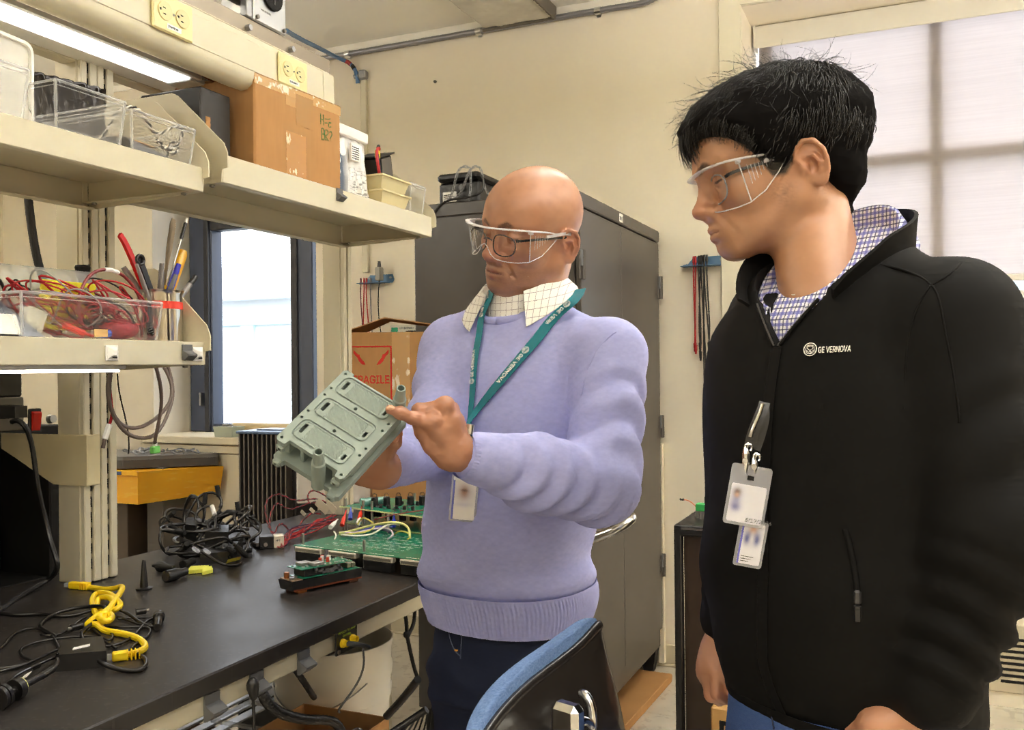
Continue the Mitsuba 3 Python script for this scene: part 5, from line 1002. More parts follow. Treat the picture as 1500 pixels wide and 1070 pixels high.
put('body', lathe([[0, -0.02], [0.009, -0.02], [0.009, 0], [0.0125, 0.006], [0.0135, np.linalg.norm(pb - pa)], [0.011, np.linalg.norm(pb - pa) + 0.001], [0, np.linalg.norm(pb - pa) - 0.003]], 20, frame(pa, x, y, z)), BLACK, fl_)
put('lens', rod(pb - z * 0.002, pb + z * 0.0008, 0.0105, 18), CHROME, fl_)
cg = thing('car_plug', 'black plug with a flared collar pointing at the probe cap', 'plug')
pa, pb = bp(255, 832, 0.012), bp(224, 829, 0.012); x, y, z = basis(pb - pa); L = np.linalg.norm(pb - pa)
put('body', lathe([[0, 0], [0.006, 0], [0.008, L * 0.4], [0.012, L * 0.55], [0.012, L * 0.72], [0.006, L * 0.78], [0.0035, L], [0, L]], 18, frame(pa, x, y, z)), BLACK, cg)
solo('ferrite', rod(bp(268, 828, 0.014), bp(283, 822, 0.014), 0.010, 14, 0.008), BLACKM, 'dark rounded cable bead between the plug and the adapters', 'bead')
for k, (a, b) in enumerate(((287, 806), (303, 808))):
    solo('cable_tie', lathe([[0.008, -0.002], [0.0095, -0.002], [0.0095, 0.002], [0.008, 0.002]], 16, frame(bp(a, b, 0.072 - 0.02 * k), *basis((0.5, 0.3, 0.8)))), mat((206, 210, 222), 0.4), 'pale ring tie holding cables in the heap', 'cable tie', 'pale ring ties in the cable heap')
for k in range(12):
    g = np.random.default_rng(300 + k); p = bp(325 + 38 * g.uniform(), 800 + 12 * g.uniform(), 0.01 + 0.018 * g.uniform()); d = unit([g.normal(), g.normal(), 0.3 * g.normal()])
    solo('adapter_plug', cat(rod(p, p + d * 0.022, 0.007, 10), rod(p + d * 0.022, p + d * 0.03, 0.0035, 8)), BLACKM if k % 3 else GREYPL, 'small dark adapter plug at the far side of the cable heap', 'plug', 'adapter plugs beside the cable heap')
# little black and white camera block
cm = thing('camera_module', 'small black and white camera block with a short lens cable on the bench', 'camera')
o = bp(396, 803); xd = unit(bp(414, 799) - bp(383, 801)); yd = np.cross([0, 0, 1], xd)
put('front_case', obox(o, xd, yd, (0, 0, 1), (-0.028, -0.016, 0.0), (0.008, 0.018, 0.032), 0.002), BLACK, cm)
put('rear_case', obox(o, xd, yd, (0, 0, 1), (0.008, -0.016, 0.0), (0.034, 0.018, 0.033), 0.002), mat((226, 216, 196), 0.45), cm)
put('lens', rod(o + xd * -0.012 - yd * 0.016 + [0, 0, 0.012], o + xd * -0.012 - yd * 0.018 + [0, 0, 0.012], 0.005, 12), STEEL, cm)
put('connector', obox(o, xd, yd, (0, 0, 1), (-0.036, -0.010, 0.006), (-0.028, -0.002, 0.016), 0.001), DARKMET, cm)
put('lettering', print_marks(3, 0.007, o + xd * 0.013 - yd * 0.0162 + [0, 0, 0.018], xd, (0, 0, 1), 0.0004), GREYPL, cm, False)
solo('lens_plug', tube([bp(367, 793, 0.006), bp(372, 797, 0.006), bp(378, 800, 0.006), bp(383, 801, 0.008)], [0.003, 0.006, 0.004], 10), BLACK, 'thin tapered black plug pointing at the camera block', 'plug', smooth=True)
# red and black wire bundle
for k in range(14):
    g = np.random.default_rng(500 + k); j = lambda s: g.uniform(-s, s)
    a = [(412 + j(4), 800 + j(3), 0.006), (420 + j(8), 790 + j(3), 0.006 + 0.01 * g.uniform()), (440 + j(14), 778 + j(5), 0.012 + 0.012 * g.uniform()), (465 + j(14), 768 + j(6), 0.02), (490 + j(6), 758 + j(6), 0.03 + 0.01 * g.uniform())]
    c = [REDW, mat((120, 24, 32), 0.45), mat((46, 34, 60), 0.45), REDW][k % 4]
    t = solo('bundle_wire', tube([bp(*q) for q in a], 0.0016, 5, 8), c, f'{"dark violet" if k % 4 == 2 else "dark red" if k % 4 == 1 else "red"} wire in the bundle between camera block and circuit boards', 'wire', 'wires between the camera block and the boards', smooth=True)
for k, a in enumerate(([(402, 793, 0.02), (393, 786, 0.03), (389, 779, 0.055), (392, 776, 0.085), (408, 775, 0.10), (428, 775, 0.085), (450, 772, 0.08), (480, 764, 0.05)], [(398, 793, 0.02), (395, 786, 0.035), (398, 780, 0.06), (408, 776, 0.075), (420, 775, 0.06), (445, 770, 0.06), (478, 764, 0.05)], [(455, 768, 0.06), (452, 765, 0.085), (460, 763, 0.092), (475, 764, 0.08), (492, 760, 0.06)], [(400, 794, 0.018), (408, 786, 0.03), (415, 784, 0.03), (425, 784, 0.012), (440, 778, 0.02), (470, 768, 0.03)])):
    t = thing('twisted_leads', f'{["tallest dark red", "second dark red", "small curled dark red", "low wavy dark red"][k]} twisted lead arching from the camera block to the boards', 'wire')
    core = spline([gb(*q) for q in a], 14); tt = np.arange(len(core)) * 0.8; off = np.stack([np.cos(tt), 0 * tt, np.sin(tt)], 1) * 0.0016
    put('red_wire', tube(core + off, 0.0015, 5, smooth=False), mat((140, 30, 40), 0.45), t, True); put('black_wire', tube(core - off, 0.0015, 5, smooth=False), mat((40, 26, 30), 0.45), t, True)
for (a, b, h), s, lb in (((472, 762, 0.085), 0.022, 'large cream paper tag on the red leads'), ((485, 763, 0.07), 0.018, 'white paper tag nearest the circuit boards'), ((444, 772, 0.03), 0.010, 'small cream tag low on the red leads'), ((457, 768, 0.055), 0.009, 'tiny cream tag in the middle of the red leads')):
    p = bp(a, b - 20, h); solo('wire_tag', box(p - [s, 0.0006, s * 0.6], p + [s, 0.0006, s * 0.6], 0, M_rot((0.2, 1, 0), 40, p)), mat((232, 222, 196), 0.5), lb, 'tag')

# circuit boards
SOLDER = mat((206, 212, 206), 0.3, 0.6)
def f_pcb(p, n, uv):
    g = smoothstep(0.80, 0.84, noise(p.x * 160, p.y * 520, 1.0)) * 0.25
    return mix(lin((18, 92, 70)), lin((30, 124, 94)), g)
pmat('pcb_mask', f_pcb, 0.18, 0.6)
pcb = thing('circuit_board', 'large flat green circuit board with solder pads and white edge connectors', 'circuit board')
zb = 0.038
FL, FR, BL = on(430, 799, 'Z', BT + zb), on(640, 824, 'Z', BT + zb), on(497, 780, 'Z', BT + zb)
ex = FR - FL; ex[2] = 0; Lx = np.linalg.norm(ex); ex /= Lx; ey = np.cross([0, 0, 1], ex)
Dy = 0.26
poly = sg.Polygon([(0, 0), (Lx, 0), (Lx + 0.02, 0.03), (Lx + 0.02, Dy), (0.015, Dy), (0.0, Dy - 0.015)])
MP = frame(np.array([FL[0], FL[1], BT + zb - 0.0016]), ex, ey, (0, 0, 1))
put('board', prism(poly, 0.0016, MP), 'pcb_mask', pcb)
def on_pcb(m, M=None): m.apply_transform(MP if M is None else M); return m
g = np.random.default_rng(9)
pads = []
for r in range(11):
    for c in range(9):
        x0, y0 = 0.06 + c * 0.026 + (r % 3) * 0.006, 0.045 + r * 0.017
        if x0 > Lx - 0.02: continue
        for k in range(int(g.integers(2, 6))): pads.append(box((x0 + k * 0.0042, y0, 0.0016), (x0 + k * 0.0042 + 0.002, y0 + 0.003 + 0.005 * (r % 2), 0.0021)))
put('solder_pads', on_pcb(cat(*pads)), SOLDER, pcb, False, kind='stuff')
for k in range(4):
    x0 = 0.006 + k * (Lx / 4); w_ = Lx / 4 * 0.80
    put('silk_strip', on_pcb(box((x0 + 0.01, 0.008, 0.0016), (x0 + w_ - 0.004, 0.0105, 0.0019))), WHT, pcb, False)
    e = put('edge_connector', on_pcb(box((x0, -0.004, -0.013), (x0 + w_, 0.012, 0.0), 0.002)), mat((216, 210, 190), 0.45), pcb)
    put('slot', on_pcb(box((x0 + 0.004, -0.0045, -0.010), (x0 + w_ - 0.004, -0.0035, -0.004))), mat((120, 116, 104), 0.5), e, False)
    put('contacts', on_pcb(box((x0 + 0.003, -0.003, -0.034), (x0 + w_ - 0.003, 0.010, -0.013))), BLACKM, e, False)
for (a, b) in ((0.012, 0.02), (Lx * 0.48, 0.02), (Lx * 0.985, 0.02), (0.03, 0.2), (Lx * 0.6, 0.22)):
    put('standoff', on_pcb(cat(lathe([[0, -0.036], [0.0035, -0.036], [0.0035, 0.026], [0.003, 0.028], [0, 0.028]], 8, M_tr(a, b, 0)))), STEEL, pcb)
put('tall_standoff', on_pcb(lathe([[0, 0], [0.0035, 0], [0.0035, 0.05], [0, 0.05]], 8, M_tr(0.10, 0.24, 0))), STEEL, pcb)
# stacked boards farther back
p2 = thing('board_stack', 'stack of two green circuit boards on standoffs with rows of black capacitors', 'circuit board')
z2 = 0.085
A = on(498, 742, 'Z', BT + z2); Bq = on(640, 760, 'Z', BT + z2); e2 = Bq - A; e2[2] = 0; L2 = np.linalg.norm(e2); e2 /= L2; f2_ = np.cross([0, 0, 1], e2)
M2 = frame(np.array([A[0], A[1], BT + z2]), e2, f2_, (0, 0, 1))
put('upper_board', on_pcb(box((0, 0, -0.002), (L2, 0.20, 0), 0.0005), M2), 'pcb_mask', p2)
put('edge_strip', on_pcb(box((0, -0.001, -0.0035), (L2, 0.001, 0.0005)), M2), mat((214, 220, 160), 0.4), p2)
put('lower_board', on_pcb(box((0, 0.005, -0.045), (L2, 0.20, -0.043), 0.0005), M2), 'pcb_mask', p2)
put('lower_edge', on_pcb(box((0, 0.003, -0.046), (L2, 0.005, -0.0425)), M2), mat((140, 160, 110), 0.4), p2)
put('glass_tube', on_pcb(rod((0.05, 0.03, 0.012), (0.085, 0.10, 0.012), 0.011, 14), M2), mat((110, 160, 150), 0.15), p2)
for k in range(6):
    a = (0.085 + 0.022 * k, 0.05 + 0.024 * k)
    q = put('capacitor', on_pcb(cbox((a[0], a[1], 0.013), (0.016, 0.014, 0.026), 0.002), M2), BLACK, p2)
    put('wire_loop', on_pcb(tube([(a[0] - 0.006, a[1], 0.024), (a[0] - 0.005, a[1], 0.034), (a[0] + 0.005, a[1], 0.034), (a[0] + 0.006, a[1], 0.024)], 0.0008, 5), M2), BLK2, q, True)
for k in range(9):
    put('transistor', on_pcb(cbox((0.13 + 0.024 * (k % 5), 0.03 + 0.05 * (k // 5) + 0.006 * k, 0.007), (0.010, 0.006, 0.010), 0.001), M2), BLACK, p2)
put('chips', on_pcb(cat(*[cbox((g.uniform(0.1, L2 - 0.01), g.uniform(0.01, 0.19), 0.002), (0.006, 0.004, 0.003)) for _ in range(60)]), M2), GREYPL, p2, False, kind='stuff')
put('underside_parts', on_pcb(cat(*[cbox((g.uniform(0.03, L2 - 0.01), g.uniform(0.02, 0.19), -0.012 - 0.012 * g.uniform()), (0.016, 0.010, 0.02)) for _ in range(36)]), M2), BLACKM, p2, False, kind='stuff')
for a in ((0.012, 0.01), (0.085, 0.008), (0.115, 0.012), (L2 * 0.95, 0.01), (0.10, 0.19), (L2 * 0.7, 0.19), (L2 * 0.8, 0.19)):
    put('standoff', on_pcb(lathe([[0, -0.084], [0.0038, -0.084], [0.0038, 0.022], [0, 0.022]], 8, M_tr(a[0], a[1], 0)), M2), STEEL, p2)
# colourful leads and clips between the boards
def bw(pts, r, c, name_, label, group=None):
    return solo('jumper_lead', tube([bp(*q) for q in pts], r, 7, 8), c, label, 'wire', group, smooth=True)
bw([(497, 781, 0.05), (515, 778, 0.055), (545, 770, 0.07), (570, 766, 0.08), (590, 768, 0.075), (600, 786, 0.05)], 0.0032, mat((214, 214, 140), 0.4), '', 'thick pale yellow lead arching over the boards')
bw([(498, 783, 0.045), (520, 782, 0.05), (540, 778, 0.055), (548, 770, 0.065), (540, 762, 0.08), (530, 760, 0.08), (524, 770, 0.06)], 0.0022, mat((220, 210, 110), 0.4), '', 'thin yellow lead looping up to the white clip')
bw([(505, 781, 0.05), (530, 779, 0.05), (556, 774, 0.05), (570, 776, 0.055), (575, 784, 0.05), (568, 790, 0.04)], 0.0026, mat((206, 190, 206), 0.4), '', 'pale lilac lead curling between the boards')
bw([(500, 782, 0.045), (525, 781, 0.045), (550, 776, 0.045), (570, 780, 0.045)], 0.003, mat((56, 58, 84), 0.4), '', 'dark slate lead lying between the boards')
bw([(500, 780, 0.047), (530, 776, 0.052), (555, 772, 0.05), (575, 773, 0.05)], 0.0026, mat((60, 70, 150), 0.4), '', 'blue lead lying between the boards')
bw([(500, 784, 0.05), (515, 785, 0.05), (540, 784, 0.05), (555, 777, 0.06), (585, 770, 0.05)], 0.0024, mat((232, 230, 214), 0.4), '', 'white lead across the front of the rear boards')
bw([(578, 783, 0.04), (590, 779, 0.05), (598, 782, 0.045), (597, 790, 0.04)], 0.002, mat((216, 204, 100), 0.4), '', 'small yellow loop at the end of the rear boards')
bw([(548, 762, 0.07), (580, 754, 0.09), (620, 748, 0.10)], 0.0016, mat((120, 60, 50), 0.4), '', 'brown lead running to the rear boards')
bw([(489, 779, 0.05), (492, 785, 0.045), (490, 790, 0.04)], 0.002, WHT, '', 'short white tail of the white test clip')
def tclip(a, b, ha, hb, c, label):
    pa, pb = bp(a[0], a[1] - 9, ha), bp(b[0], b[1] - 9, hb); t = thing('test_clip', label, 'clip'); put('body', rod(pa, pa + (pb - pa) * 0.55, 0.006, 10, 0.005), c, t); put('nose', rod(pa + (pb - pa) * 0.55, pb, 0.003, 8, 0.0015), c, t)
tclip((484, 782), (495, 770), 0.06, 0.072, WHT, 'white test clip lying by the near edge of the rear boards')
tclip((501, 779), (507, 757), 0.055, 0.088, mat((226, 50, 28), 0.35), 'red test clip hanging under the rear boards')
tclip((513, 770), (514, 752), 0.06, 0.088, mat((70, 90, 190), 0.35), 'blue test clip hanging under the rear boards')
tclip((526, 772), (530, 752), 0.06, 0.088, mat((226, 50, 28), 0.35), 'second red test clip behind the blue one')
tclip((524, 778), (528, 765), 0.055, 0.07, WHT, 'white test clip with a yellow wire at the rear boards')
tclip((577, 781), (577, 762), 0.05, 0.085, mat((40, 60, 190), 0.35), 'large blue test clip near the sweater')
# small module standing like a boat
bo = thing('power_module', 'small green and black power module with copper parts standing alone on the bench', 'circuit module')
O = bp(430, 872); ux = unit(bp(531, 852) - bp(432, 873)); uy = np.cross([0, 0, 1], ux); MB_ = frame(O, ux, uy, (0, 0, 1)); Lm = np.linalg.norm(bp(531, 852) - bp(432, 873))
def onb(m): m.apply_transform(MB_); return m
put('base', onb(hull([(0.0, 0.0, 0.006), (Lm, 0.0, 0.006), (0.0, 0.05, 0.006), (Lm, 0.05, 0.006), (-0.004, -0.002, 0.026), (Lm + 0.003, -0.002, 0.028), (-0.004, 0.052, 0.026), (Lm + 0.003, 0.052, 0.028)])), BLACK, bo)
put('copper_foot', onb(box((0.012, -0.001, 0), (0.032, 0.05, 0.008), 0.001)), GOLD, bo); put('copper_foot', onb(box((Lm - 0.03, -0.001, 0), (Lm - 0.008, 0.05, 0.008), 0.001)), mat((90, 60, 46), 0.4, 0.8), bo)
put('copper_rail', onb(box((0.0, -0.0025, 0.006), (Lm, 0.0, 0.009))), mat((120, 60, 36), 0.4, 0.7), bo)
put('deck_board', onb(box((0.022, 0.0, 0.028), (Lm - 0.002, 0.05, 0.0296))), 'pcb_mask', bo)
put('bow_plate', onb(box((-0.002, 0.0, 0.026), (0.024, 0.05, 0.0285), 0.001)), mat((120, 96, 70), 0.45), bo)
for a, b in ((0.006, 0.035), (0.004, 0.012), (0.016, 0.02)): put('copper_post', onb(rod((a, b, 0.028), (a, b, 0.028 + (0.012 if b > 0.03 else 0.005)), 0.0055, 12)), GOLD if b > 0.03 else STEEL, bo)
put('inductor', onb(box((0.03, 0.006, 0.030), (Lm * 0.72, 0.046, 0.046), 0.001)), BLACK, bo)
put('component_row', onb(cat(*[cbox((g.uniform(0.05, Lm * 0.72), 0.003, g.uniform(0.032, 0.044)), (0.006, 0.004, 0.004)) for _ in range(24)])), GREYPL, bo, False, kind='stuff')
put('upper_board', onb(box((0.018, -0.002, 0.047), (Lm * 0.86, 0.052, 0.0486))), 'pcb_mask', bo)
for k, (a, b) in enumerate(((0.034, 0.036), (0.052, 0.014))): put('relay', onb(box((a, b - 0.010, 0.0488), (a + 0.026, b + 0.010, 0.056), 0.001)), mat((150, 148, 142), 0.35, 0.5), bo)
for k, (a, b, c) in enumerate(((0.085, 0.03, 0), (0.091, 0.032, 1), (0.10, 0.024, 0), (0.105, 0.03, 1), (0.112, 0.036, 1), (0.097, 0.04, 0))):
    if a < Lm: put('capacitor', onb(rod((a, b, 0.0486), (a, b, 0.0486 + 0.010 + 0.003 * (k % 2)), 0.0036, 10)), [mat((196, 70, 50), 0.4), WHT][c], bo)
put('small_parts', onb(cat(*[cbox((g.uniform(0.022, Lm * 0.84), g.uniform(0.002, 0.05), 0.0495), (0.004, 0.003, 0.0025)) for _ in range(40)])), SOLDER, bo, False, kind='stuff')
for a in (Lm * 0.86, Lm * 0.93): put('terminal', onb(cbox((a, 0.025, 0.036), (0.010, 0.03, 0.010), 0.001)), mat((120, 120, 96), 0.45), bo)

# ------------------------------------------------------------------ under the bench edge
gp_ = thing('ground_plate', 'black wrist-strap ground plate with two yellow jacks under the bench edge', 'ground plate')
gc = on(511, 935, 'X', BXF + 0.002)
put('plate', box((BXF - 0.006, gc[1] - 0.035, gc[2] - 0.026), (BXF - 0.002, gc[1] + 0.035, gc[2] + 0.026), 0.001), BLACK, gp_)
put('lettering', text('WRIST STRAP', 0.0062, (BXF - 0.002, gc[1] - 0.029, gc[2] + 0.012), (0, 1, 0), (0, 0, 1), 0.0004), mat((150, 170, 40), 0.5), gp_, False)
put('lettering', text('GROUND', 0.0045, (BXF - 0.002, gc[1] - 0.014, gc[2] + 0.004), (0, 1, 0), (0, 0, 1), 0.0004), mat((150, 170, 40), 0.5), gp_, False)
for s in (-1, 1):
    j = put('jack', lathe([[0, 0], [0.0085, 0], [0.0085, 0.004], [0.0065, 0.005], [0.0065, 0.012], [0.004, 0.012], [0.004, 0.006], [0, 0.006]], 18, frame((BXF - 0.002, gc[1] + s * 0.016, gc[2] - 0.006), (0, 1, 0), (0, 0, 1), (1, 0, 0))), YEL, gp_)
for dy, dz in ((-0.028, -0.02), (0.03, -0.018)): put('screw', rod((BXF - 0.002, gc[1] + dy, gc[2] + dz), (BXF, gc[1] + dy, gc[2] + dz), 0.004, 10), STEEL, gp_)
gl = thing('ground_lead', 'black lead plugged into the ground plate and hanging in a long curve', 'lead')
p0_ = np.array([BXF + 0.006, gc[1] - 0.016, gc[2] - 0.006])
put('plug', tube([p0_, p0_ + [0.02, 0.012, -0.003], p0_ + [0.03, 0.032, -0.012]], [0.0055, 0.004], 10), BLACK, gl)
put('wire', tube([p0_ + [0.03, 0.032, -0.012], on(532, 950, 'X', -0.97), on(533, 970, 'X', -0.98), on(524, 1000, 'X', -1.0), on(505, 1028, 'X', -1.02), on(497, 1044, 'X', -1.05)], 0.0022, 7), GREYPL, gl)
solo('short_lead', tube([on(495, 942, 'X', -1.0), on(490, 955, 'X', -1.02), on(478, 960, 'X', -1.05), on(468, 958, 'X', -1.07)], 0.0024, 7), BLACK, 'short black lead curling behind the ground plate', 'lead', smooth=True)
lm = thing('corrugated_tube', 'thick corrugated black tube sagging from the bench clip toward the open carton', 'tube')
path = spline([on(379, 1001, 'X', -1.0), on(384, 1016, 'X', -0.99), on(400, 1038, 'X', -1.0), on(425, 1050, 'X', -1.02), on(455, 1055, 'X', -1.04), on(485, 1057, 'X', -1.06), on(498, 1068, 'X', -1.07), on(502, 1085, 'X', -1.08)], 24)
rr_ = 0.0085 + 0.0012 * np.sin(np.arange(len(path)) * 1.57)
put('sheath', tube(path, rr_, 12, smooth=False), BLACK, lm, True)
hl = thing('hanging_lead', 'black plug and thin lead dangling from the bench clip', 'lead')
a0 = on(370, 1005, 'X', -0.975)
put('plug', sdf_mesh(lambda P: su(s_ell(P, a0, (0.010, 0.010, 0.013)), s_ell(P, a0 - [0, -0.003, 0.014], (0.007, 0.007, 0.011)), 0.008), a0 - 0.03, a0 + 0.03, 0.002), BLACK, hl, True)
put('wire', tube([a0 - [0, 0, 0.02], on(371, 1030, 'X', -0.98), on(372, 1075, 'X', -0.98)], 0.0026, 7), BLACK, hl)
solo('black_strap', tube([on(424, 970, 'X', -1.06), on(440, 992, 'X', -1.06), on(452, 1010, 'X', -1.06), on(460, 1022, 'X', -1.08)], 0.006, 8), BLACK, 'black strap hanging diagonally in front of the white bucket', 'strap', smooth=True)
sl = thing('tie_strap', 'knotted thin black strap hanging under the bench beside the jeans', 'strap')
for k, a in enumerate(([(590, 897), (594, 905), (596, 930)], [(607, 893), (606, 912), (598, 930)], [(596, 930), (600, 950), (605, 972), (609, 986), (612, 994)])): put('strap', tube([on(x, y, 'X', -1.02) for x, y in a], 0.0042, 8), BLACKM, sl)
kn = on(596, 930, 'X', -1.018); put('knot', sdf_mesh(lambda P: s_ell(P, kn, (0.008, 0.009, 0.008)), kn - 0.012, kn + 0.012, 0.002), BLACKM, sl, True)
# slatted steel rack, bucket, open carton, rails
rk = thing('slatted_rack', 'bright metal slatted rack under the workbench', 'rack')
SLAT = mat((206, 210, 216), 0.35, 0.6)
for k in range(6):
    x = -1.80 + 0.047 * k
    put('slat', box((x, 0.9, 0.50), (x + 0.031, 2.17 - 0.02 * k, 0.506), 0.002), SLAT, rk)
for y in (1.0, 1.75): put('cross_bar', box((-1.82, y, 0.47), (-1.53, y + 0.03, 0.4995), 0.003), mat((120, 100, 84), 0.5), rk)
for x in (-1.82, -1.55):
    for y in (1.0, 1.75): put('leg', box((x, y, 0.0), (x + 0.02, y + 0.02, 0.47), 0.002), GREYPL, rk)
bu = thing('bucket', 'white ribbed plastic bucket standing under the bench', 'bucket')
bc = at(488, 950, 2.34); bc[2] = 0.33
prof = [[0, 0], [0.128, 0], [0.133, 0.01], [0.141, 0.215], [0.146, 0.218], [0.147, 0.24], [0.1435, 0.244], [0.1445, 0.268], [0.1485, 0.272], [0.1495, 0.296], [0.146, 0.30], [0.147, 0.335], [0.1505, 0.352], [0.1515, 0.36], [0.149, 0.361], [0.146, 0.352], [0.131, 0.012], [0, 0.01]]
put('shell', lathe(prof, 56, M_tr(bc)), mat((226, 220, 206), 0.4), bu, 50)
put('handle', tube([bc + [0.15 * math.cos(t), 0.15 * math.sin(t), 0.28 - 0.06 * math.sin(max(0, (t + 2.6) / 2.2 * math.pi))] for t in np.linspace(-2.6, -0.4, 12)], 0.002, 6), STEEL, bu)
put('black_base', lathe([[0.10, -0.02], [0.150, -0.02], [0.152, 0.06], [0.147, 0.06], [0.145, -0.01], [0.10, -0.01]], 40, M_tr(bc)), BLACKM, bu)
ls_ = thing('lower_shelf', 'dark lower shelf of the bench under bucket and open carton', 'shelf')
put('deck', box((-1.78, 1.50, 0.285), (-1.12, 2.28, 0.31), 0.003), BLACKM, ls_)
for x in (-1.76, -1.16):
    for y in (1.52, 2.22): put('leg', box((x, y, 0), (x + 0.03, y + 0.03, 0.285), 0.003), BLACKM, ls_)
oc = thing('open_carton', 'open cardboard carton with odds and ends under the bench', 'box')
Y0_ = on(378, 1062, 'Z', 0.60)
ox0, ox1, oy0, oy1, oz = -1.34, -1.105, 1.565, 1.81, 0.578
for lo, hi in (((ox0, oy0, 0.311), (ox1, oy0 + 0.004, oz)), ((ox0, oy1 - 0.004, 0.311), (ox1, oy1, oz)), ((ox0, oy0, 0.311), (ox0 + 0.004, oy1, oz)), ((ox1 - 0.004, oy0, 0.311), (ox1, oy1, oz))): put('panel', box(lo, hi, 0.001), 'cardboard', oc)
put('bottom', box((ox0, oy0, 0.311), (ox1, oy1, 0.315)), 'cardboard', oc)
for k in range(4):
    q = np.array([-1.26 + 0.035 * k, 1.62 + 0.045 * k, 0.535]); solo('clear_bulb', sdf_mesh(lambda P: np.abs(s_ell(P, q, (0.022, 0.022, 0.03))) - 0.001, q - 0.035, q + 0.035, 0.003), 'clear_edge', 'clear plastic cap lying in the open carton under the bench', 'cap', 'clear caps in the open carton', smooth=True)
solo('carton_fill', sdf_mesh(lambda P: s_box(P, (-1.222, 1.688, 0.43), (0.105, 0.110, 0.08), 0.02) + 0.02 * (meshkit.fbm(P * 25, 3, 4) - 0.5), (-1.45, 1.5, 0.33), (-1.11, 1.86, 0.56), 0.012), BLACKM, 'dark jumble filling the open carton', 'jumble', smooth=True)
labels['carton_fill']['kind'] = 'stuff'
ctu = solo('clear_tub', cat(tube([(-1.52, 1.70, 0.55), (-1.36, 1.70, 0.55), (-1.36, 1.83, 0.55), (-1.52, 1.83, 0.55), (-1.52, 1.70, 0.55)], 0.006, 6, smooth=False)), 'clear_edge', 'clear tub rim lying between rack and bucket', 'tub')
rl = thing('foot_rail', 'black bent tube rails of a stool base beside the jeans', 'rail')
put('tube', tube([on(566, 1050, 'X', -1.0), on(590, 1024, 'X', -0.95), on(612, 996, 'X', -0.9)], 0.008, 12), BLACK, rl)
put('tube', tube([on(556, 1086, 'X', -0.95), on(592, 1062, 'X', -0.92), on(625, 1040, 'X', -0.88)], 0.007, 12), BLACK, rl)
for k in range(6): put('grid_wire', tube([on(604 + 6 * k, 1056 - 4 * k, 'X', -0.92), on(588 + 8 * k, 1075, 'X', -0.92)], 0.002, 5), BLACK, rl)
# black open rack with cartons beyond the man in the jacket
kr = thing('black_rack', 'black metal cabinet frame behind the arm of the black jacket', 'cabinet')
kx0, ky0, kz = -0.605, 2.47, 0.94
put('side_frame', box((kx0, ky0, 0), (kx0 + 0.02, ky0 + 0.03, kz), 0.003), BLACK, kr); put('top', box((kx0, ky0, kz - 0.03), (-0.16, ky0 + 0.45, kz), 0.004), BLACK, kr)
put('back', box((kx0 + 0.02, ky0 + 0.03, 0), (-0.16, ky0 + 0.45, kz - 0.03), 0.003), mat((40, 26, 16), 0.45), kr); put('side_frame', box((-0.18, ky0, 0), (-0.16, ky0 + 0.03, kz), 0.003), BLACK, kr)
put('bright_edge', box((kx0 + 0.02, ky0 - 0.001, kz - 0.012), (-0.2, ky0 + 0.0, kz - 0.006)), STEEL, kr, False)
gt = thing('green_part', 'small green and silver part with an orange wire on the black cabinet', 'connector')
q = on(1028, 757, 'Y', 2.60); q[2] = kz + 0.0005
put('body', box(q + [-0.016, -0.01, 0.02], q + [0.02, 0.015, 0.042], 0.003), mat((60, 180, 90), 0.4), gt)
for s in (-0.012, 0.014): put('pin', rod(q + [s, 0, 0], q + [s, 0, 0.022], 0.006, 12), STEEL, gt)
put('black_part', box(q + [0.004, 0.015, 0.0], q + [0.05, 0.05, 0.062], 0.004), BLACK, gt)
put('wire', tube([q + [-0.015, 0, 0.03], q + [-0.032, 0, 0.045], q + [-0.05, 0, 0.050]], 0.0014, 5), mat((230, 130, 80), 0.4), gt); put('wire_end', rod(q + [-0.05, 0, 0.05], q + [-0.062, 0, 0.050], 0.003, 8), BLACK, gt)
dg = thing('tan_carton', 'tan carton printed with the black letters Dig behind the hanging hand', 'box')
d0 = on(1041, 1036, 'Y', 2.30)
put('body', box((d0[0], 2.30, 0.0), (d0[0] + 0.36, 2.455, d0[2]), 0.004), mat((196, 152, 92), 0.6), dg)
put('lettering', text('Dig', 0.062, (d0[0] + 0.014, 2.2998, d0[2] - 0.095), (1, 0, 0), (0, 0, 1), 0.0006, True), BLACKM, dg, False)
# ------------------------------------------------------------------ people: bodies, clothes and heads as signed distance fields
scene['skin'] = {'type': 'twosided', 'bsdf': {'type': 'principled', 'base_color': {'type': 'mesh_attribute', 'name': 'vertex_color'}, 'roughness': 0.34, 'specular': 0.45}}
def pframe(o, phi, pitch=0.0, roll=0.0):
    """A person's frame at o: y forward (phi degrees from facing the camera's side of the room), z up, x to the person's right."""
    a, p, q = (math.radians(v) for v in (phi, pitch, roll))
    fd = -math.cos(a) * _f - math.sin(a) * _r
    y = math.cos(p) * fd - math.sin(p) * _u; z = math.cos(p) * _u + math.sin(p) * fd; x = np.cross(y, z)
    x2 = math.cos(q) * x + math.sin(q) * z
    return frame(o, x2, y, np.cross(x2, y))
def loc(M, P): return (P - M[:3, 3]) @ M[:3, :3]
def wor(M, P): return np.asarray(P, float) @ M[:3, :3].T + M[:3, 3]
def s_loft(L, zs, cx, cy, a, b, n=2.3):
    """A stack of superelliptic sections: L are local points, the rest tables over the height zs."""
    z = np.clip(L[:, 2], zs[0], zs[-1]); g = lambda t: np.interp(z, zs, t)
    A, B = g(a), g(b); u, v = np.abs((L[:, 0] - g(cx)) / A), np.abs((L[:, 1] - g(cy)) / B)
    k = (u ** n + v ** n + 1e-12) ** (1 / n)
    d = (k - 1) * np.minimum(A, B)
    return np.maximum(d, np.maximum(zs[0] - L[:, 2], L[:, 2] - zs[-1]))
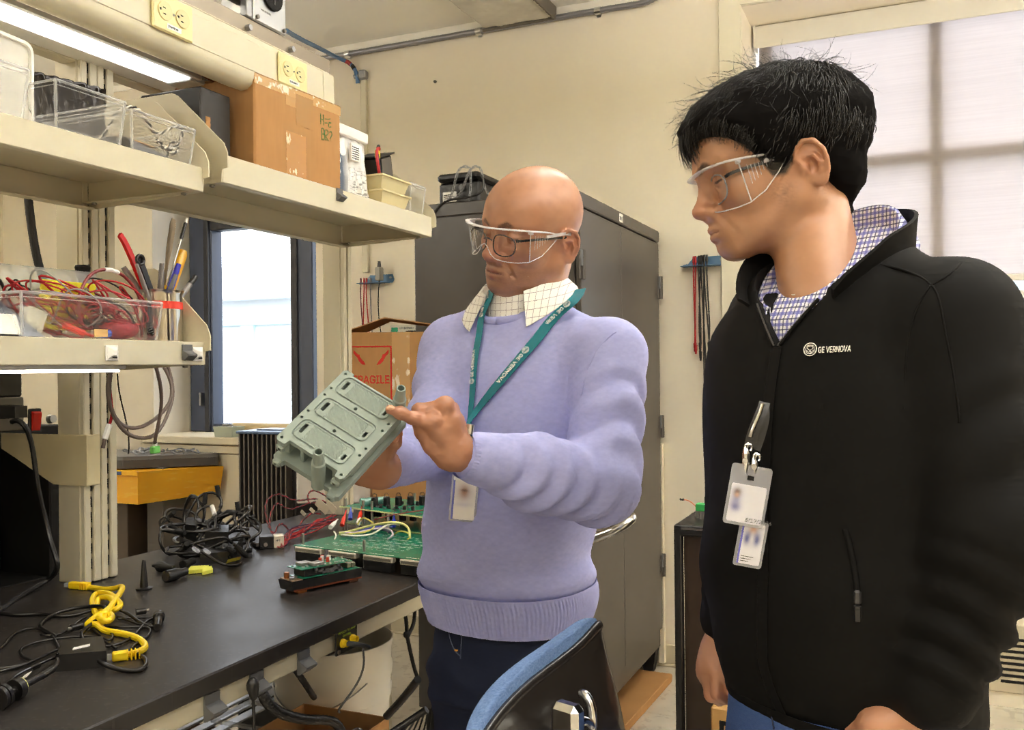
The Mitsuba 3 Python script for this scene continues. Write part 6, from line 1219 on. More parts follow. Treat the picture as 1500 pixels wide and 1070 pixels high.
def smooth_tab(zs, *tabs, n=40):
    from scipy.interpolate import PchipInterpolator
    z2 = np.linspace(zs[0], zs[-1], n); return (z2, *[PchipInterpolator(zs, t)(z2) for t in tabs])
def march(px_, py_, fn, off=0.0, t0=0.6, t1=3.0):
    """Where the line of sight through a pixel first meets the field fn, lifted by off along the field's gradient; and that gradient."""
    d = (px_ - 750) / FOCAL * RIGHT - (py_ - 535) / FOCAL * UP + FWD; d = d / np.linalg.norm(d); t = t0
    for _ in range(120):
        v = float(fn((CAM + d * t)[None])[0])
        if v < 2e-4 or t > t1: break
        t += max(v * 0.7, 1e-3)
    p = CAM + d * t; e = 2e-3
    n = unit([float(fn((p + e * np.eye(3)[k])[None])[0] - fn((p - e * np.eye(3)[k])[None])[0]) for k in range(3)])
    return p + n * off, n
def capfold(P, a, b, amp, n, ph, spiral=0.25, lo=0.0, hi=1.0):
    """Wrinkles across a sleeve from a to b."""
    a, b = np.asarray(a, float), np.asarray(b, float); ab = b - a; q = P - a; t = q @ ab / (ab @ ab)
    x, y, _ = basis(ab); th = np.arctan2(q @ y, q @ x)
    m = np.clip((t - lo) / 0.15, 0, 1) * np.clip((hi - t) / 0.15, 0, 1)
    w = np.sin(6.283 * (t * n + spiral * np.sin(th + ph) + 0.12 * np.sin(2 * th + 1.7 * ph)) + ph)
    w = 1.0 - 2.0 * np.abs(np.sin(np.arcsin(np.clip(w, -1, 1)) / 2 + 0.785)) ** 1.6
    return amp * m * w * (0.6 + 0.4 * np.sin(th * 1.0 + ph * 2.3))
def head_sdf(P, o):
    q = P.copy(); q[:, 0] = np.abs(q[:, 0]); cw = o.get('w', 1.0)
    d = s_ell(P, (0, -0.010, 0.036), (0.0775 * cw, 0.100, o.get('top', 0.084)))
    d = su(d, s_ell(P, (0, 0.036, 0.034), (0.064 * cw, 0.057, 0.060)), 0.04)
    d = su(d, s_ell(P, (0, 0.030, -0.036), (0.061 * cw, 0.058, 0.074)), 0.03)
    j = o.get('jaw', 1.0)
    d = su(d, s_cap(q, (0.053 * j, -0.004, -0.060), (0.017, 0.070, -0.099), 0.019, 0.017), 0.03)
    d = su(d, s_cap(q, (0.058 * cw, -0.010, -0.015), (0.053 * j, -0.004, -0.060), 0.019, 0.019), 0.022)
    d = su(d, s_ell(P, (0, 0.026, -0.084), (0.046, 0.050, 0.024)), 0.03)
    d = su(d, s_ell(P, (0, 0.081 + o.get('chin', 0), -0.099), (0.020, 0.015, 0.016)), 0.02)
    d = su(d, s_ell(q, (0.043, 0.057, -0.026), (0.022, 0.023, 0.022)), 0.026)
    d = su(d, s_cap(q, (0.012, 0.088, 0.0175), (0.047, 0.070, 0.020), 0.0105, 0.009), 0.018)
    d = ss(d, s_ell(q, (0.032, 0.099, 0.001), (0.019, 0.014, 0.012)), 0.016)
    nz = o.get('nose', 0.0); wn = o.get('nw', 1.0)
    d = su(d, s_cap(P, (0, 0.0885, 0.010), (0, 0.1095 + nz, -0.032), 0.0075, 0.0105), 0.013)
    d = su(d, s_ell(P, (0, 0.1120 + nz, -0.0365), (0.0125 * wn, 0.0115, 0.0108)), 0.008)
    d = su(d, s_ell(q, (0.0138 * wn, 0.0995 + nz, -0.0415), (0.0085, 0.0115, 0.0085)), 0.007)
    d = ss(d, s_ell(q, (0.0066 * wn, 0.1055 + nz, -0.0495), (0.0040, 0.0062, 0.0034)), 0.003)
    d = su(d, s_ell(P, (0, 0.077, -0.068), (0.033, 0.022, 0.028)), 0.022)
    lp_ = o.get('lip', 0.0)
    d = su(d, s_line(q, [(0, 0.0975 + lp_, -0.0665), (0.012, 0.0952 + lp_, -0.066), (0.031, 0.0825, -0.0730)], [0.0046, 0.0048, 0.0018]), 0.005)
    d = su(d, s_line(q, [(0, 0.0960 + lp_, -0.0785), (0.014, 0.0928 + lp_, -0.0778), (0.029, 0.0825, -0.0742)], [0.0062, 0.0054, 0.0018]), 0.005)
    d = ss(d, s_line(q, [(0, 0.1035 + lp_, -0.0723), (0.013, 0.099 + lp_, -0.0719), (0.031, 0.0845, -0.0734)], [0.0014, 0.0014, 0.0003]), 0.003)
    d = d + 0.003 * np.exp(-((P - [0, 0.092, -0.0885]) ** 2 / [0.018 ** 2, 0.012 ** 2, 0.006 ** 2]).sum(1))
    nl = o.get('nl', 0.0022)
    d = d + nl * np.exp(-(s_line(q, [(0.0185, 0.0975, -0.040), (0.0285, 0.0885, -0.058), (0.035, 0.080, -0.076)], 0.0) / 0.0045) ** 2)
    d = su(d, s_ell(q, (0.032, 0.0775, -0.0005), (0.0150, 0.0135, 0.0128)), 0.004)
    d = ss(d, s_line(q, [(0.0205, 0.0890, -0.0035), (0.032, 0.0918, o.get('lash', -0.0055)), (0.0445, 0.0835, -0.0025)], 0.0013), 0.002)
    d = ss(d, s_line(q, [(0.020, 0.090, 0.005), (0.032, 0.0925, 0.0085), (0.045, 0.083, 0.006)], 0.0010), 0.003)
    # ear
    c = np.array([0.0765 * cw, -0.016, -0.016]); ax = M_rot((1, 0, 0), -10)[:3, :3] @ M_rot((0, 0, 1), 24)[:3, :3]
    e = (q - c) @ ax
    ear = s_ell(e, (0.004, -0.003, 0.0), (0.0055, 0.018, 0.031))
    t = np.linspace(-2.2, 2.45, 13); ring = [(0.008 + 0.002 * math.cos(a), -0.003 - 0.0165 * math.cos(a * 0.98), 0.003 + 0.0285 * math.sin(a)) for a in t]
    ring = [(0.0085, 0.010, 0.000), (0.0085, 0.0135, 0.012), (0.010, 0.009, 0.026), (0.011, -0.003, 0.0315), (0.0115, -0.014, 0.026), (0.0115, -0.0195, 0.010), (0.0105, -0.0185, -0.006), (0.008, -0.0135, -0.018), (0.006, -0.007, -0.027)]
    ear = su(ear, s_line(e, ring, [0.002, 0.003, 0.0034, 0.0036, 0.0036, 0.0034, 0.0032, 0.003, 0.0035]), 0.004)
    ear = su(ear, s_ell(e, (0.006, -0.001, -0.0285), (0.0045, 0.0085, 0.0085)), 0.005)
    ear = ss(ear, s_ell(e, (0.013, 0.000, -0.004), (0.010, 0.0085, 0.0125)), 0.004)
    ear = ss(ear, s_line(e, [(0.0125, 0.006, 0.016), (0.013, -0.005, 0.0215), (0.013, -0.0125, 0.012), (0.0125, -0.0125, 0.0)], 0.0034), 0.003)
    ear = su(ear, s_line(e, [(0.0085, 0.004, 0.011), (0.0095, -0.007, 0.008), (0.0095, -0.0105, -0.006), (0.008, -0.006, -0.017)], [0.0018, 0.0026, 0.0028, 0.0026]), 0.004)
    ear = su(ear, s_ell(e, (0.0075, 0.0095, -0.006), (0.0035, 0.0045, 0.006)), 0.004)
    d = su(d, ear, 0.006)
    return d
def skin_colors(V, o):
    """Skin tone with ruddier nose, cheeks, ears and lips, brows, lashes and beard shade; shade is painted into the line between the lips."""
    q = V.copy(); q[:, 0] = np.abs(q[:, 0]); C = np.tile(np.array(lin(o['skin'])), (len(V), 1))
    def blend(c, w):
        nonlocal C
        w = np.clip(w, 0, 1)[:, None]; C = C * (1 - w) + np.array(lin(c)) * w
    blend(o['ruddy'], 0.55 * np.exp(-((q - [0.03, 0.075, -0.03]) ** 2).sum(1) / 0.025 ** 2)); blend(o['ruddy'], 0.8 * np.exp(-((V - [0, 0.112, -0.038]) ** 2).sum(1) / 0.018 ** 2))
    blend(o['ruddy'], 0.6 * np.exp(-((q - [0.083, -0.02, -0.016]) ** 2).sum(1) / 0.028 ** 2))
    blend(o['skin2'], 0.7 * meshkit.fbm(V * 60, 3, 4) ** 2)
    st_ = np.clip((-0.048 - V[:, 2]) / 0.02, 0, 1) * np.clip((V[:, 1] - 0.0) / 0.03, 0, 1) * np.clip((V[:, 2] + 0.125) / 0.015, 0, 1)
    mus = np.exp(-((V - [0, 0.095, -0.057]) / [0.03, 0.02, 0.007]).__pow__(2).sum(1))
    blend(o['beard'], o['stub'] * np.maximum(0.75 * st_ * (0.6 + 0.6 * meshkit.noise(V * 500, 2)), mus * (0.7 + 0.5 * meshkit.noise(V * 600, 5))))
    lipd = np.minimum(s_line(q, [(0, 0.0985, -0.0672), (0.010, 0.0965, -0.067), (0.025, 0.086, -0.0720)], [0.0056, 0.0054, 0.0022]), s_line(q, [(0, 0.097, -0.0785), (0.012, 0.0942, -0.0778), (0.023, 0.086, -0.0738)], [0.0072, 0.0062, 0.0022]))
    blend(o['lips'], np.clip(0.5 - lipd / 0.002, 0, 1) * 0.85)
    cr = s_line(q, [(0, 0.1035, -0.0723), (0.013, 0.099, -0.0719), (0.031, 0.0845, -0.0734)], 0.0014); blend(o['crease_shade'], np.clip(0.4 - cr / 0.0016, 0, 1) * 0.8)  # shade between the lips painted into the skin colour
    bw_ = s_line(q, [(0.014, 0.099, 0.0195), (0.028, 0.097, 0.0245), (0.048, 0.078, 0.0205)], [0.0045, 0.0048, 0.002])
    blend(o['brow'], np.clip(0.6 - bw_ / 0.003, 0, 1) * o['browk'] * (0.6 + 0.6 * meshkit.noise(V * [500, 300, 900], 3)))
    ls = s_line(q, [(0.0205, 0.0890, -0.0035), (0.032, 0.0918, o.get('lash', -0.0055)), (0.0445, 0.0835, -0.0025)], 0.0012); blend((30, 20, 18), np.clip(0.8 - ls / 0.0012, 0, 1) * 0.9)
    return C
def hand_sdf(P, wrist, rw, mcps, fingers, thumb, k=0.012, rp=0.0125):
    """wrist point and radius, four knuckles, four finger chains (points after the knuckle), thumb chain."""
    d = s_cap(P, wrist[0], wrist[1], rw[0], rw[1])
    for m in mcps: d = su(d, s_cap(P, wrist[1], m, rw[1] * 0.72, rp), 0.02)
    for a, b in zip(mcps[:-1], mcps[1:]): d = su(d, s_cap(P, np.asarray(wrist[1]) * 0.35 + np.asarray(a) * 0.65, np.asarray(wrist[1]) * 0.35 + np.asarray(b) * 0.65, rp, rp), 0.015)
    for i, (m, ch) in enumerate(zip(mcps, fingers)):
        s = [1.0, 1.04, 0.98, 0.86][i]; pts = [m, *ch]; r = [0.0100 * s, 0.0088 * s, 0.0080 * s, 0.0064 * s][:len(pts)]
        f = s_cap(P, pts[0], pts[1], r[0], r[1])
        for j in range(1, len(pts) - 1): f = su(f, s_cap(P, pts[j], pts[j + 1], r[j], r[j + 1]), 0.003)
        d = su(d, f, 0.006)
    f = s_cap(P, thumb[0], thumb[1], 0.0150, 0.0118); f = su(f, s_cap(P, thumb[1], thumb[2], 0.0112, 0.0102), 0.004)
    if len(thumb) > 3: f = su(f, s_cap(P, thumb[2], thumb[3], 0.0108, 0.0072), 0.004)
    return su(d, f, 0.012)
def skin_flat(m, o, red=None):
    V = np.array(m.vertices); c = np.tile(np.array(lin(o['skin'])), (len(V), 1)); w = np.clip(meshkit.fbm(V * 45, 3, 8), 0, 1)[:, None] * 0.6
    c = c * (1 - w) + np.array(lin(o['skin2'])) * w
    if red is not None:
        for p in red:
            w = 0.55 * np.exp(-((V - p) ** 2).sum(1) / 0.012 ** 2)[:, None]; c = c * (1 - w) + np.array(lin(o['ruddy'])) * w
    return c
def leaf_collar(M, th0, th1, r, h1, h2, tip, flare, nrow=5, ncol=40, tilt=0.0, th=0.0016, drop=0.0):
    """A shirt collar round the neck: a stand of height h1, a leaf folded out and down, longer at the points. Angles from the front, in degrees."""
    t = np.radians(np.linspace(th0, th1, ncol)); V = []
    for a in t:
        f = (1 + math.cos(a)) / 2; dirv = np.array([math.sin(a), math.cos(a), 0]); e = min(1.0, (min(abs(a - t[0]), abs(a - t[-1]))) / 0.7)
        lf = h2 + (tip - h2) * (1 - e) ** 1.3; dz = -drop * f
        rad = np.array([r[0], r[1], 1.0])
        for k, (ro, z) in enumerate(((0.0, 0), (0.001, h1 * 0.6), (0.003, h1), (0.006, h1 + 0.001), (0.010 + flare * 0.5, h1 - lf * 0.5), (0.013 + flare, h1 - lf))):
            p = dirv * (rad + ro); p[2] = z + dz + tilt * p[1]; V.append(p)
    n = 6; V = np.array(V).reshape(ncol, n, 3); q = []
    N = np.zeros_like(V); du_ = np.gradient(V, axis=0); dv_ = np.gradient(V, axis=1); N = np.cross(du_, dv_); N /= np.linalg.norm(N, axis=2, keepdims=True) + 1e-9
    A, B = (V + N * th / 2).reshape(-1, 3), (V - N * th / 2).reshape(-1, 3); F = []; T_ = ncol * n
    for i in range(ncol - 1):
        for j in range(n - 1):
            a, b, c, d = i * n + j, (i + 1) * n + j, (i + 1) * n + j + 1, i * n + j + 1; F += [[a, b, c], [a, c, d], [T_ + a, T_ + c, T_ + b], [T_ + a, T_ + d, T_ + c]]
    ed = [i * n for i in range(ncol)] + [(ncol - 1) * n + j for j in range(1, n)] + [i * n + n - 1 for i in range(ncol - 2, -1, -1)] + [j for j in range(n - 2, 0, -1)]
    for a, b in zip(ed, ed[1:] + ed[:1]): F += [[a, T_ + a, b], [b, T_ + a, T_ + b]]
    m = trimesh.Trimesh(np.vstack([A, B]), F, process=False); m.apply_transform(M); return m
def goggles(name, label, M, s=1.0, drop=0.0):
    """Clear safety goggles in the head's frame: wrapped lens with a nose notch, brow bar, side shields with vent slots, temple arms."""
    t = thing(name, label, 'safety goggles')
    half = np.array([(0.0, 0.1225), (0.02, 0.1215), (0.042, 0.114), (0.060, 0.100), (0.071, 0.082), (0.0765, 0.058), (0.0785, 0.032), (0.079, 0.014)]) * s
    path = np.vstack([half[::-1] * [-1, 1], half[1:]]); path = spline(np.c_[path, np.zeros(len(path))], 5)[:, :2]
    L = np.r_[0, np.cumsum(np.linalg.norm(np.diff(path, axis=0), axis=1))]; u = (L / L[-1] - 0.5) * 2; au = np.abs(u)
    top = np.interp(au, [0, 0.3, 0.5, 0.7, 0.85, 1.0], [0.024, 0.025, 0.024, 0.021, 0.018, 0.013]) + drop
    bot = np.interp(au, [0, 0.045, 0.10, 0.17, 0.30, 0.45, 0.58, 0.75, 0.90, 1.0], [-0.005, -0.008, -0.021, -0.028, -0.031, -0.032, -0.031, -0.022, -0.005, 0.008]) + drop
    v = np.linspace(0, 1, 7); z = top[:, None] * (1 - v) + bot[:, None] * v
    inw = 1 - 0.10 * v[None, :] * np.interp(au, [0, 0.5, 0.8], [0.7, 1, 0.4])[:, None]
    G = np.stack([path[:, 0][:, None] * inw, path[:, 1][:, None] * inw, z], -1); n, m_ = G.shape[:2]; F = []
    for i in range(n - 1):
        for j in range(m_ - 1): a, b = i * m_ + j, (i + 1) * m_ + j; F += [[a, b, b + 1], [a, b + 1, a + 1]]
    W = lambda p: wor(M, p)
    put('lens', trimesh.Trimesh(W(G.reshape(-1, 3)), F, process=False), 'goggle_lens', t, True)
    put('brow_bar', ribbon(W(G[6:-6, 0]), np.repeat((W(G[6:-6, 0] * [1, 1, 1] + [0, 0, 1]) - W(G[6:-6, 0])), 1, 0), 0.0085, 0.0022, 1), 'goggle_rim', t, 40)
    put('lower_rim', tube(W(G[:, -1]), 0.00085, 6, smooth=False), 'goggle_rim', t, True)
    put('upper_rim', tube(W(G[:, 0]), 0.0011, 6, smooth=False), 'goggle_rim', t, True)
    for sd in (-1, 1):
        i = int(np.argmin(np.abs(u - sd * 0.60))); sh = put('side_shield', tube(W(G[i]), 0.0009, 6, smooth=False), 'goggle_rim', t, True)
        put('hinge_block', cbox((0, 0, 0), (0.010, 0.006, 0.005), 0.001, M @ M_tr(*(G[i, 0] * [1.0, 1.0, 1] + [0, 0, -0.003]))), 'goggle_rim', sh)
        for k in range(7):
            i = int(np.argmin(np.abs(u - sd * (0.66 + 0.026 * k)))); a, b = G[i, 1], G[i, 1] * (0.42 + 0.04 * k) + G[i, -1] * (0.58 - 0.04 * k)
            put('vent_slot', tube(W(np.array([a, b]) * [1.003, 1.003, 1]), 0.00045, 4, smooth=False), 'goggle_rim', sh, True)
        put('temple_arm', ribbon(W(np.array([(sd * 0.0785 * s, 0.045 * s, 0.012 + drop), (sd * 0.0795 * s, 0.02, 0.013 + drop), (sd * 0.0795 * s, -0.010, 0.012 + drop), (sd * 0.079 * s, -0.03, 0.0 + drop)])), M[:3, 0] * sd, 0.0055, 0.0016, 6), 'goggle_rim', t, 40)
    return t
clear('goggle_lens', (220, 222, 228), 0.07); clear('goggle_rim', (238, 238, 242), 0.62, 0.15)
def spectacles(name, label, M, dark, cfr, drop=0.0):
    t = thing(name, label, 'glasses'); W = lambda p: wor(M, np.asarray(p, float))
    for sd in (-1, 1):
        ang = np.linspace(0, 2 * np.pi, 25); e = np.array([(sd * (0.0335 + 0.0245 * np.sign(math.cos(a)) * abs(math.cos(a)) ** 0.75), 0.1065 - 0.010 * abs(math.cos(a) * sd + 0.2) * (1 if math.cos(a) * 1 > 0 else 0.2), -0.004 + drop + 0.0175 * np.sign(math.sin(a)) * abs(math.sin(a)) ** 0.75) for a in ang])
        r = put('rim', tube(W(e), 0.0011, 6, smooth=False), cfr, t, True)
        c = e[:-1].mean(0); put('pane', trimesh.Trimesh(W(np.vstack([e[:-1], c])), [[i, (i + 1) % 24, 24] for i in range(24)], process=False), 'goggle_lens', r, False)
        put('temple', ribbon(W([(sd * 0.058, 0.097, 0.006 + drop), (sd * 0.070, 0.08, 0.008 + drop), (sd * 0.0775, 0.03, 0.008 + drop), (sd * 0.0785, -0.01, 0.007 + drop)]), M[:3, 0], 0.004, 0.0018, 6), dark, t, 40)
    put('bridge', tube(W([(-0.010, 0.109, 0.002 + drop), (0, 0.1115, 0.005 + drop), (0.010, 0.109, 0.002 + drop)]), 0.0011, 6), cfr, t, True)
    return t
def emblem(c, x, y, r, m, parent):
    """A round monogram: ring, inner script curls and four flourishes."""
    n_ = np.cross(x, y); w = lambda pts: [c + x * a * r + y * b * r + n_ * 0.0006 for a, b in pts]
    ang = np.linspace(0, 6.2832, 29); ms = [tube(w([(math.cos(a), math.sin(a)) for a in ang]), r * 0.09, 5, smooth=False), tube(w([(0.72 * math.cos(a), 0.72 * math.sin(a)) for a in ang]), r * 0.05, 5, smooth=False)]
    for s in (-1, 1):
        ms.append(tube(w([(s * 0.08, 0.38), (s * 0.38, 0.42), (s * 0.42, 0.1), (s * 0.15, -0.05), (s * 0.10, -0.38), (s * 0.42, -0.36), (s * 0.46, -0.12)]), r * 0.06, 5, 5))
        ms.append(tube(w([(0.5 * s, 0.62), (0.2 * s, 0.56), (0.0, 0.64)]), r * 0.05, 5, 4)); ms.append(tube(w([(0.5 * s, -0.62), (0.2 * s, -0.56), (0.0, -0.64)]), r * 0.05, 5, 4))
    return put('emblem', cat(*ms), m, parent, True)
# ------------------------------------------------------------------ the man in the lavender sweater
P1 = thing('person', 'bald man in a lavender crew-neck sweater and dark jeans pointing at the device he holds', 'person')
S1 = dict(skin=(172, 124, 96), skin2=(152, 102, 76), ruddy=(178, 112, 88), beard=(104, 80, 66), stub=0.55, lips=(140, 76, 70), crease_shade=(80, 44, 40), brow=(60, 42, 34), browk=0.8, nl=0.0035, lip=0.0015, nose=0.0, nw=1.12, top=0.091, jaw=1.0)
H1 = pframe(at(780, 339, 1.72), 47, 10, 15) @ np.diag([1.02, 1.03, 1.06, 1])
T1 = pframe(np.array([*at(752, 700, 1.72)[:2], 0.0]), 33)
neck0, neck1 = wor(H1, [(0, -0.030, -0.055)])[0], wor(T1, [(0.0, -0.045, 1.475)])[0]
def fn_head1(P):
    return su(head_sdf(loc(H1, P), S1), s_cap(P, neck0, neck1, 0.056, 0.064), 0.03)
lo_ = H1[:3, 3] - [0.16, 0.16, 0.26]; hi_ = H1[:3, 3] + [0.16, 0.16, 0.15]
m = sdf_mesh(fn_head1, lo_, hi_, 0.0021)
m1 = m
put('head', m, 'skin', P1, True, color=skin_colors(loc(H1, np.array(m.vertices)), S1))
# sweater
zs, cx, cy, a_, b_ = smooth_tab([0.915, 0.945, 0.985, 1.06, 1.16, 1.26, 1.36, 1.43, 1.475, 1.50], [0.012, 0.012, 0.010, 0.006, 0, 0, 0, 0, 0, 0], [0.0, 0.0, 0.012, 0.014, 0.006, 0.0, -0.012, -0.03, -0.042, -0.048],
                                    [0.150, 0.156, 0.160, 0.162, 0.164, 0.170, 0.178, 0.150, 0.098, 0.070], [0.122, 0.130, 0.136, 0.138, 0.132, 0.124, 0.112, 0.092, 0.074, 0.062])
SHL, ELL, WRL = at(893, 520, 1.615), at(880, 712, 1.50), at(700, 672, 1.375)
SHR, ELR, WRR = at(664, 512, 1.80), at(634, 652, 1.66), at(566, 676, 1.43)
def fn_sweater(P):
    L = loc(T1, P)
    d = s_loft(L, zs, cx, cy, a_, b_)
    nb = wor(T1, [(0, -0.045, 1.437)])[0]
    for sh in (SHL, SHR): d = su(d, s_cap(P, nb * 0.75 + sh * 0.25 + [0, 0, 0.005], sh, 0.052, 0.060), 0.05)
    d = d + 0.006 * np.sin((L[:, 2] * 46 + 3.5 * L[:, 0] * 6 + 2.0 * meshkit.noise(P * 9, 3))) * np.clip((1.10 - L[:, 2]) / 0.08, 0, 1) * np.clip((L[:, 2] - 0.965) / 0.03, 0, 1)
    d = d + 0.012 * (meshkit.fbm(P * [9, 9, 6], 2, 5) - 0.5) * np.clip((L[:, 2] - 0.97) / 0.05, 0, 1)
    bulge = 0.004 * np.exp(-((L[:, 2] - 1.0) / 0.02) ** 2); d = d - bulge
    ua = s_cap(P, SHL, ELL, 0.064, 0.058) + capfold(P, SHL, ELL, 0.0075, 3.4, 0.6, 0.6, 0.15, 1.1)
    fa = su(s_cap(P, ELL, ELL * 0.45 + WRL * 0.55, 0.060, 0.056), s_cap(P, ELL * 0.45 + WRL * 0.55, WRL, 0.056, 0.040), 0.02) + capfold(P, ELL, WRL, 0.0075, 5.2, 1.3, 0.5, -0.15, 0.9)
    arm = su(ua, fa, 0.03)
    ua2 = s_cap(P, SHR, ELR, 0.060, 0.056) + capfold(P, SHR, ELR, 0.005, 3, 2.0, 0.4, 0.2, 1.0)
    fa2 = s_cap(P, ELR, WRR, 0.057, 0.043) + capfold(P, ELR, WRR, 0.005, 3.6, 0.3, 0.4, -0.1, 1.0)
    arm2 = su(ua2, fa2, 0.03)
    d = su(d, arm, 0.022); d = su(d, arm2, 0.022)
    # neck opening
    o = wor(T1, [(0, -0.035, 1.49)])[0]
    return ss(d, s_cap(P, o + [0, 0, -0.02], o + [0, 0, 0.1], 0.077, 0.088), 0.006)
swm = sdf_mesh(fn_sweater, T1[:3, 3] + [-0.42, -0.42, 0.905], T1[:3, 3] + [0.36, 0.36, 1.57], 0.0046)
relax(swm, 2)
def f_knit(p, n, uv):
    a = fbm(p.x * 130, p.y * 130, p.z * 190, 3)
    return mix(lin((150, 155, 208)), lin((168, 172, 220)), a)
def b_knit(p, n, uv):
    return noise(p.x * 420, p.y * 420, p.z * 700) * 0.6 + 0.4 * noise(p.x * 160, p.y * 160, p.z * 260)
pmat('knit', f_knit, 0.85, 0.2, bump=b_knit, bscale=0.0009, sheen=0.5)
sw = put('sweater', swm, 'knit', P1, True)
def rib_band(name, ring_fn, z0, z1, n, amp, parent, rows=8, mt='knit'):
    """A ribbed band: ring_fn(angle, v) gives a point and its outward normal."""
    t = np.linspace(0, 2 * np.pi, n * 4, endpoint=False); V = []
    for v in np.linspace(0, 1, rows):
        for k, a in enumerate(t):
            p, nn = ring_fn(a, v); V.append(p + nn * amp * (0, 0.7, 1, 0.7)[k % 4] * (1 if 0 < v < 1 else 0.2))
    N = len(t); F = []
    for i in range(rows - 1):
        for j in range(N): a, b = i * N + j, i * N + (j + 1) % N; F += [[a, b, b + N], [a, b + N, a + N]]
    return put(name, trimesh.Trimesh(V, F, process=False), mt, parent, True)
def hem_ring(a, v):
    z = 0.905 + 0.073 * v; A, B, C, D_ = (np.interp(max(z, 0.915), zs, q) for q in (a_, b_, cy, cx)); g_ = 0.007 + 0.003 * math.sin(math.pi * v)
    s, c = math.sin(a), math.cos(a); k = (abs(s) ** 2.3 + abs(c) ** 2.3) ** (-1 / 2.3); p = np.array([D_ + (A + g_) * s * k, C + (B + g_) * c * k, z - 0.006 * c]); return wor(T1, p[None])[0], T1[:3, :3] @ np.array([s, c, 0])
arm_s = [march(a, b, fn_sweater, -0.0006)[0] for a, b in ((903, 486), (884, 502), (866, 530), (856, 556), (851, 580))]
put('armhole_seam', tube(arm_s, 0.0016, 6), 'knit', P1, True)
rib_band('hem_rib', hem_ring, 0, 0, 130, 0.0022, P1)
def cuff(A, B, r0, r1, L_, nm):
    x, y, z = basis(B - A)
    def f(a, v): r = r0 + (r1 - r0) * v; dd = x * math.cos(a) + y * math.sin(a); return B + z * (v - 0.55) * L_ + dd * r, dd
    rib_band(nm, f, 0, 0, 44, 0.0016, P1, 6)
cuff(ELL, WRL, 0.0405, 0.034, 0.058, 'cuff_rib'); cuff(ELR, WRR, 0.043, 0.037, 0.05, 'cuff_rib')
NB1 = wor(T1, [(0, -0.028, 1.475)])[0]
nr = []
for a in np.linspace(0, 2 * np.pi, 41): nr.append(wor(T1, [(0.084 * math.sin(a), -0.030 + 0.076 * math.cos(a), 1.480 - 0.024 * math.cos(a))])[0])
put('neck_rib', tube(nr, 0.0085, 10, smooth=False), 'knit', P1, True)
def f_check(p, n, uv):
    dx, dy = p.x - float(T1[0, 3]), p.y - float(T1[1, 3]); R = T1[:3, :3]
    u = dx * float(R[0, 0]) + dy * float(R[1, 0]) + 0.3 * (dx * float(R[0, 1]) + dy * float(R[1, 1])); v = p.z + 0.25 * (dx * float(R[0, 1]) + dy * float(R[1, 1]))
    a = dr.minimum(dr.abs(u / 0.012 - dr.round(u / 0.012)), dr.abs(v / 0.0135 - dr.round(v / 0.0135)))
    return mix(lin((160, 150, 148)), lin((230, 228, 220)), smoothstep(0.018, 0.055, a))
pmat('check_shirt', f_check, 0.75, 0.2)
def fn_shirt1(P):
    o = wor(T1, [(0, -0.036, 1.42)])[0]; t_ = wor(T1, [(0, -0.030, 1.482)])[0]
    return s_cap(P, o, t_, 0.084, 0.066)
put('shirt', sdf_mesh(fn_shirt1, NB1 - [0.13, 0.13, 0.12], NB1 + [0.13, 0.13, 0.09], 0.004), 'check_shirt', P1, True)
MC1 = T1 @ M_tr(0, -0.030, 1.503)
put('shirt_collar', leaf_collar(MC1, 26, 322, (0.0665, 0.068), 0.040, 0.040, 0.056, 0.030, drop=0.016, tilt=-0.34), 'check_shirt', P1, 60)
# jeans and shoes
def f_denim(p, n, uv):
    a = noise(p.x * 500, p.y * 500, p.z * 900); b = fbm(p.x * 6, p.y * 6, p.z * 5)
    return mix(mix(lin((9, 14, 28)), lin((18, 25, 46)), b), lin((32, 40, 64)), a * 0.25)
pmat('dark_denim', f_denim, 0.8, 0.2, bump=lambda p, n, uv: noise(p.x * 500, p.y * 500, p.z * 900), bscale=0.0006)
def fn_jeans1(P):
    L = loc(T1, P); q = L.copy(); q[:, 0] = np.abs(q[:, 0])
    d = s_loft(L, *smooth_tab([0.76, 0.82, 0.90, 0.935], [0.008] * 4, [0.0] * 4, [0.160, 0.158, 0.144, 0.14], [0.116, 0.118, 0.110, 0.10]))
    lg = su(s_cap(q, (0.086, 0.0, 0.80), (0.098, 0.008, 0.48), 0.088, 0.066), s_cap(q, (0.098, 0.008, 0.48), (0.108, -0.01, 0.07), 0.066, 0.056), 0.03)
    d = su(d, lg, 0.03)
    d = d + 0.006 * np.sin(L[:, 2] * 60 + 9 * meshkit.noise(P * 7, 2)) * np.exp(-((L[:, 2] - 0.80) / 0.10) ** 2) * 0.6 + 0.006 * (meshkit.fbm(P * 12, 2, 6) - 0.5)
    return np.maximum(d, 0.045 - L[:, 2])
put('jeans', sdf_mesh(fn_jeans1, T1[:3, 3] + [-0.27, -0.27, 0.03], T1[:3, 3] + [0.27, 0.27, 0.95], 0.0065), 'dark_denim', P1, True)
for x, z_ in ((0.018, 0), (-0.012, 1)):
    p_ = [march(a, b, fn_jeans1, 0.001)[0] for a, b in (((656, 905), (658, 925), (664, 948), (676, 962)) if z_ == 0 else ((678, 912), (677, 930), (676, 950), (675, 965)))]
    put('fly_seam', tube(p_, 0.0012, 5), mat((60, 66, 84), 0.7), P1, True)
bt_, _n = march(669, 953, fn_jeans1, 0.0012); put('stitch', cbox(bt_, (0.007, 0.004, 0.003), 0.001), mat((206, 140, 40), 0.6), P1)
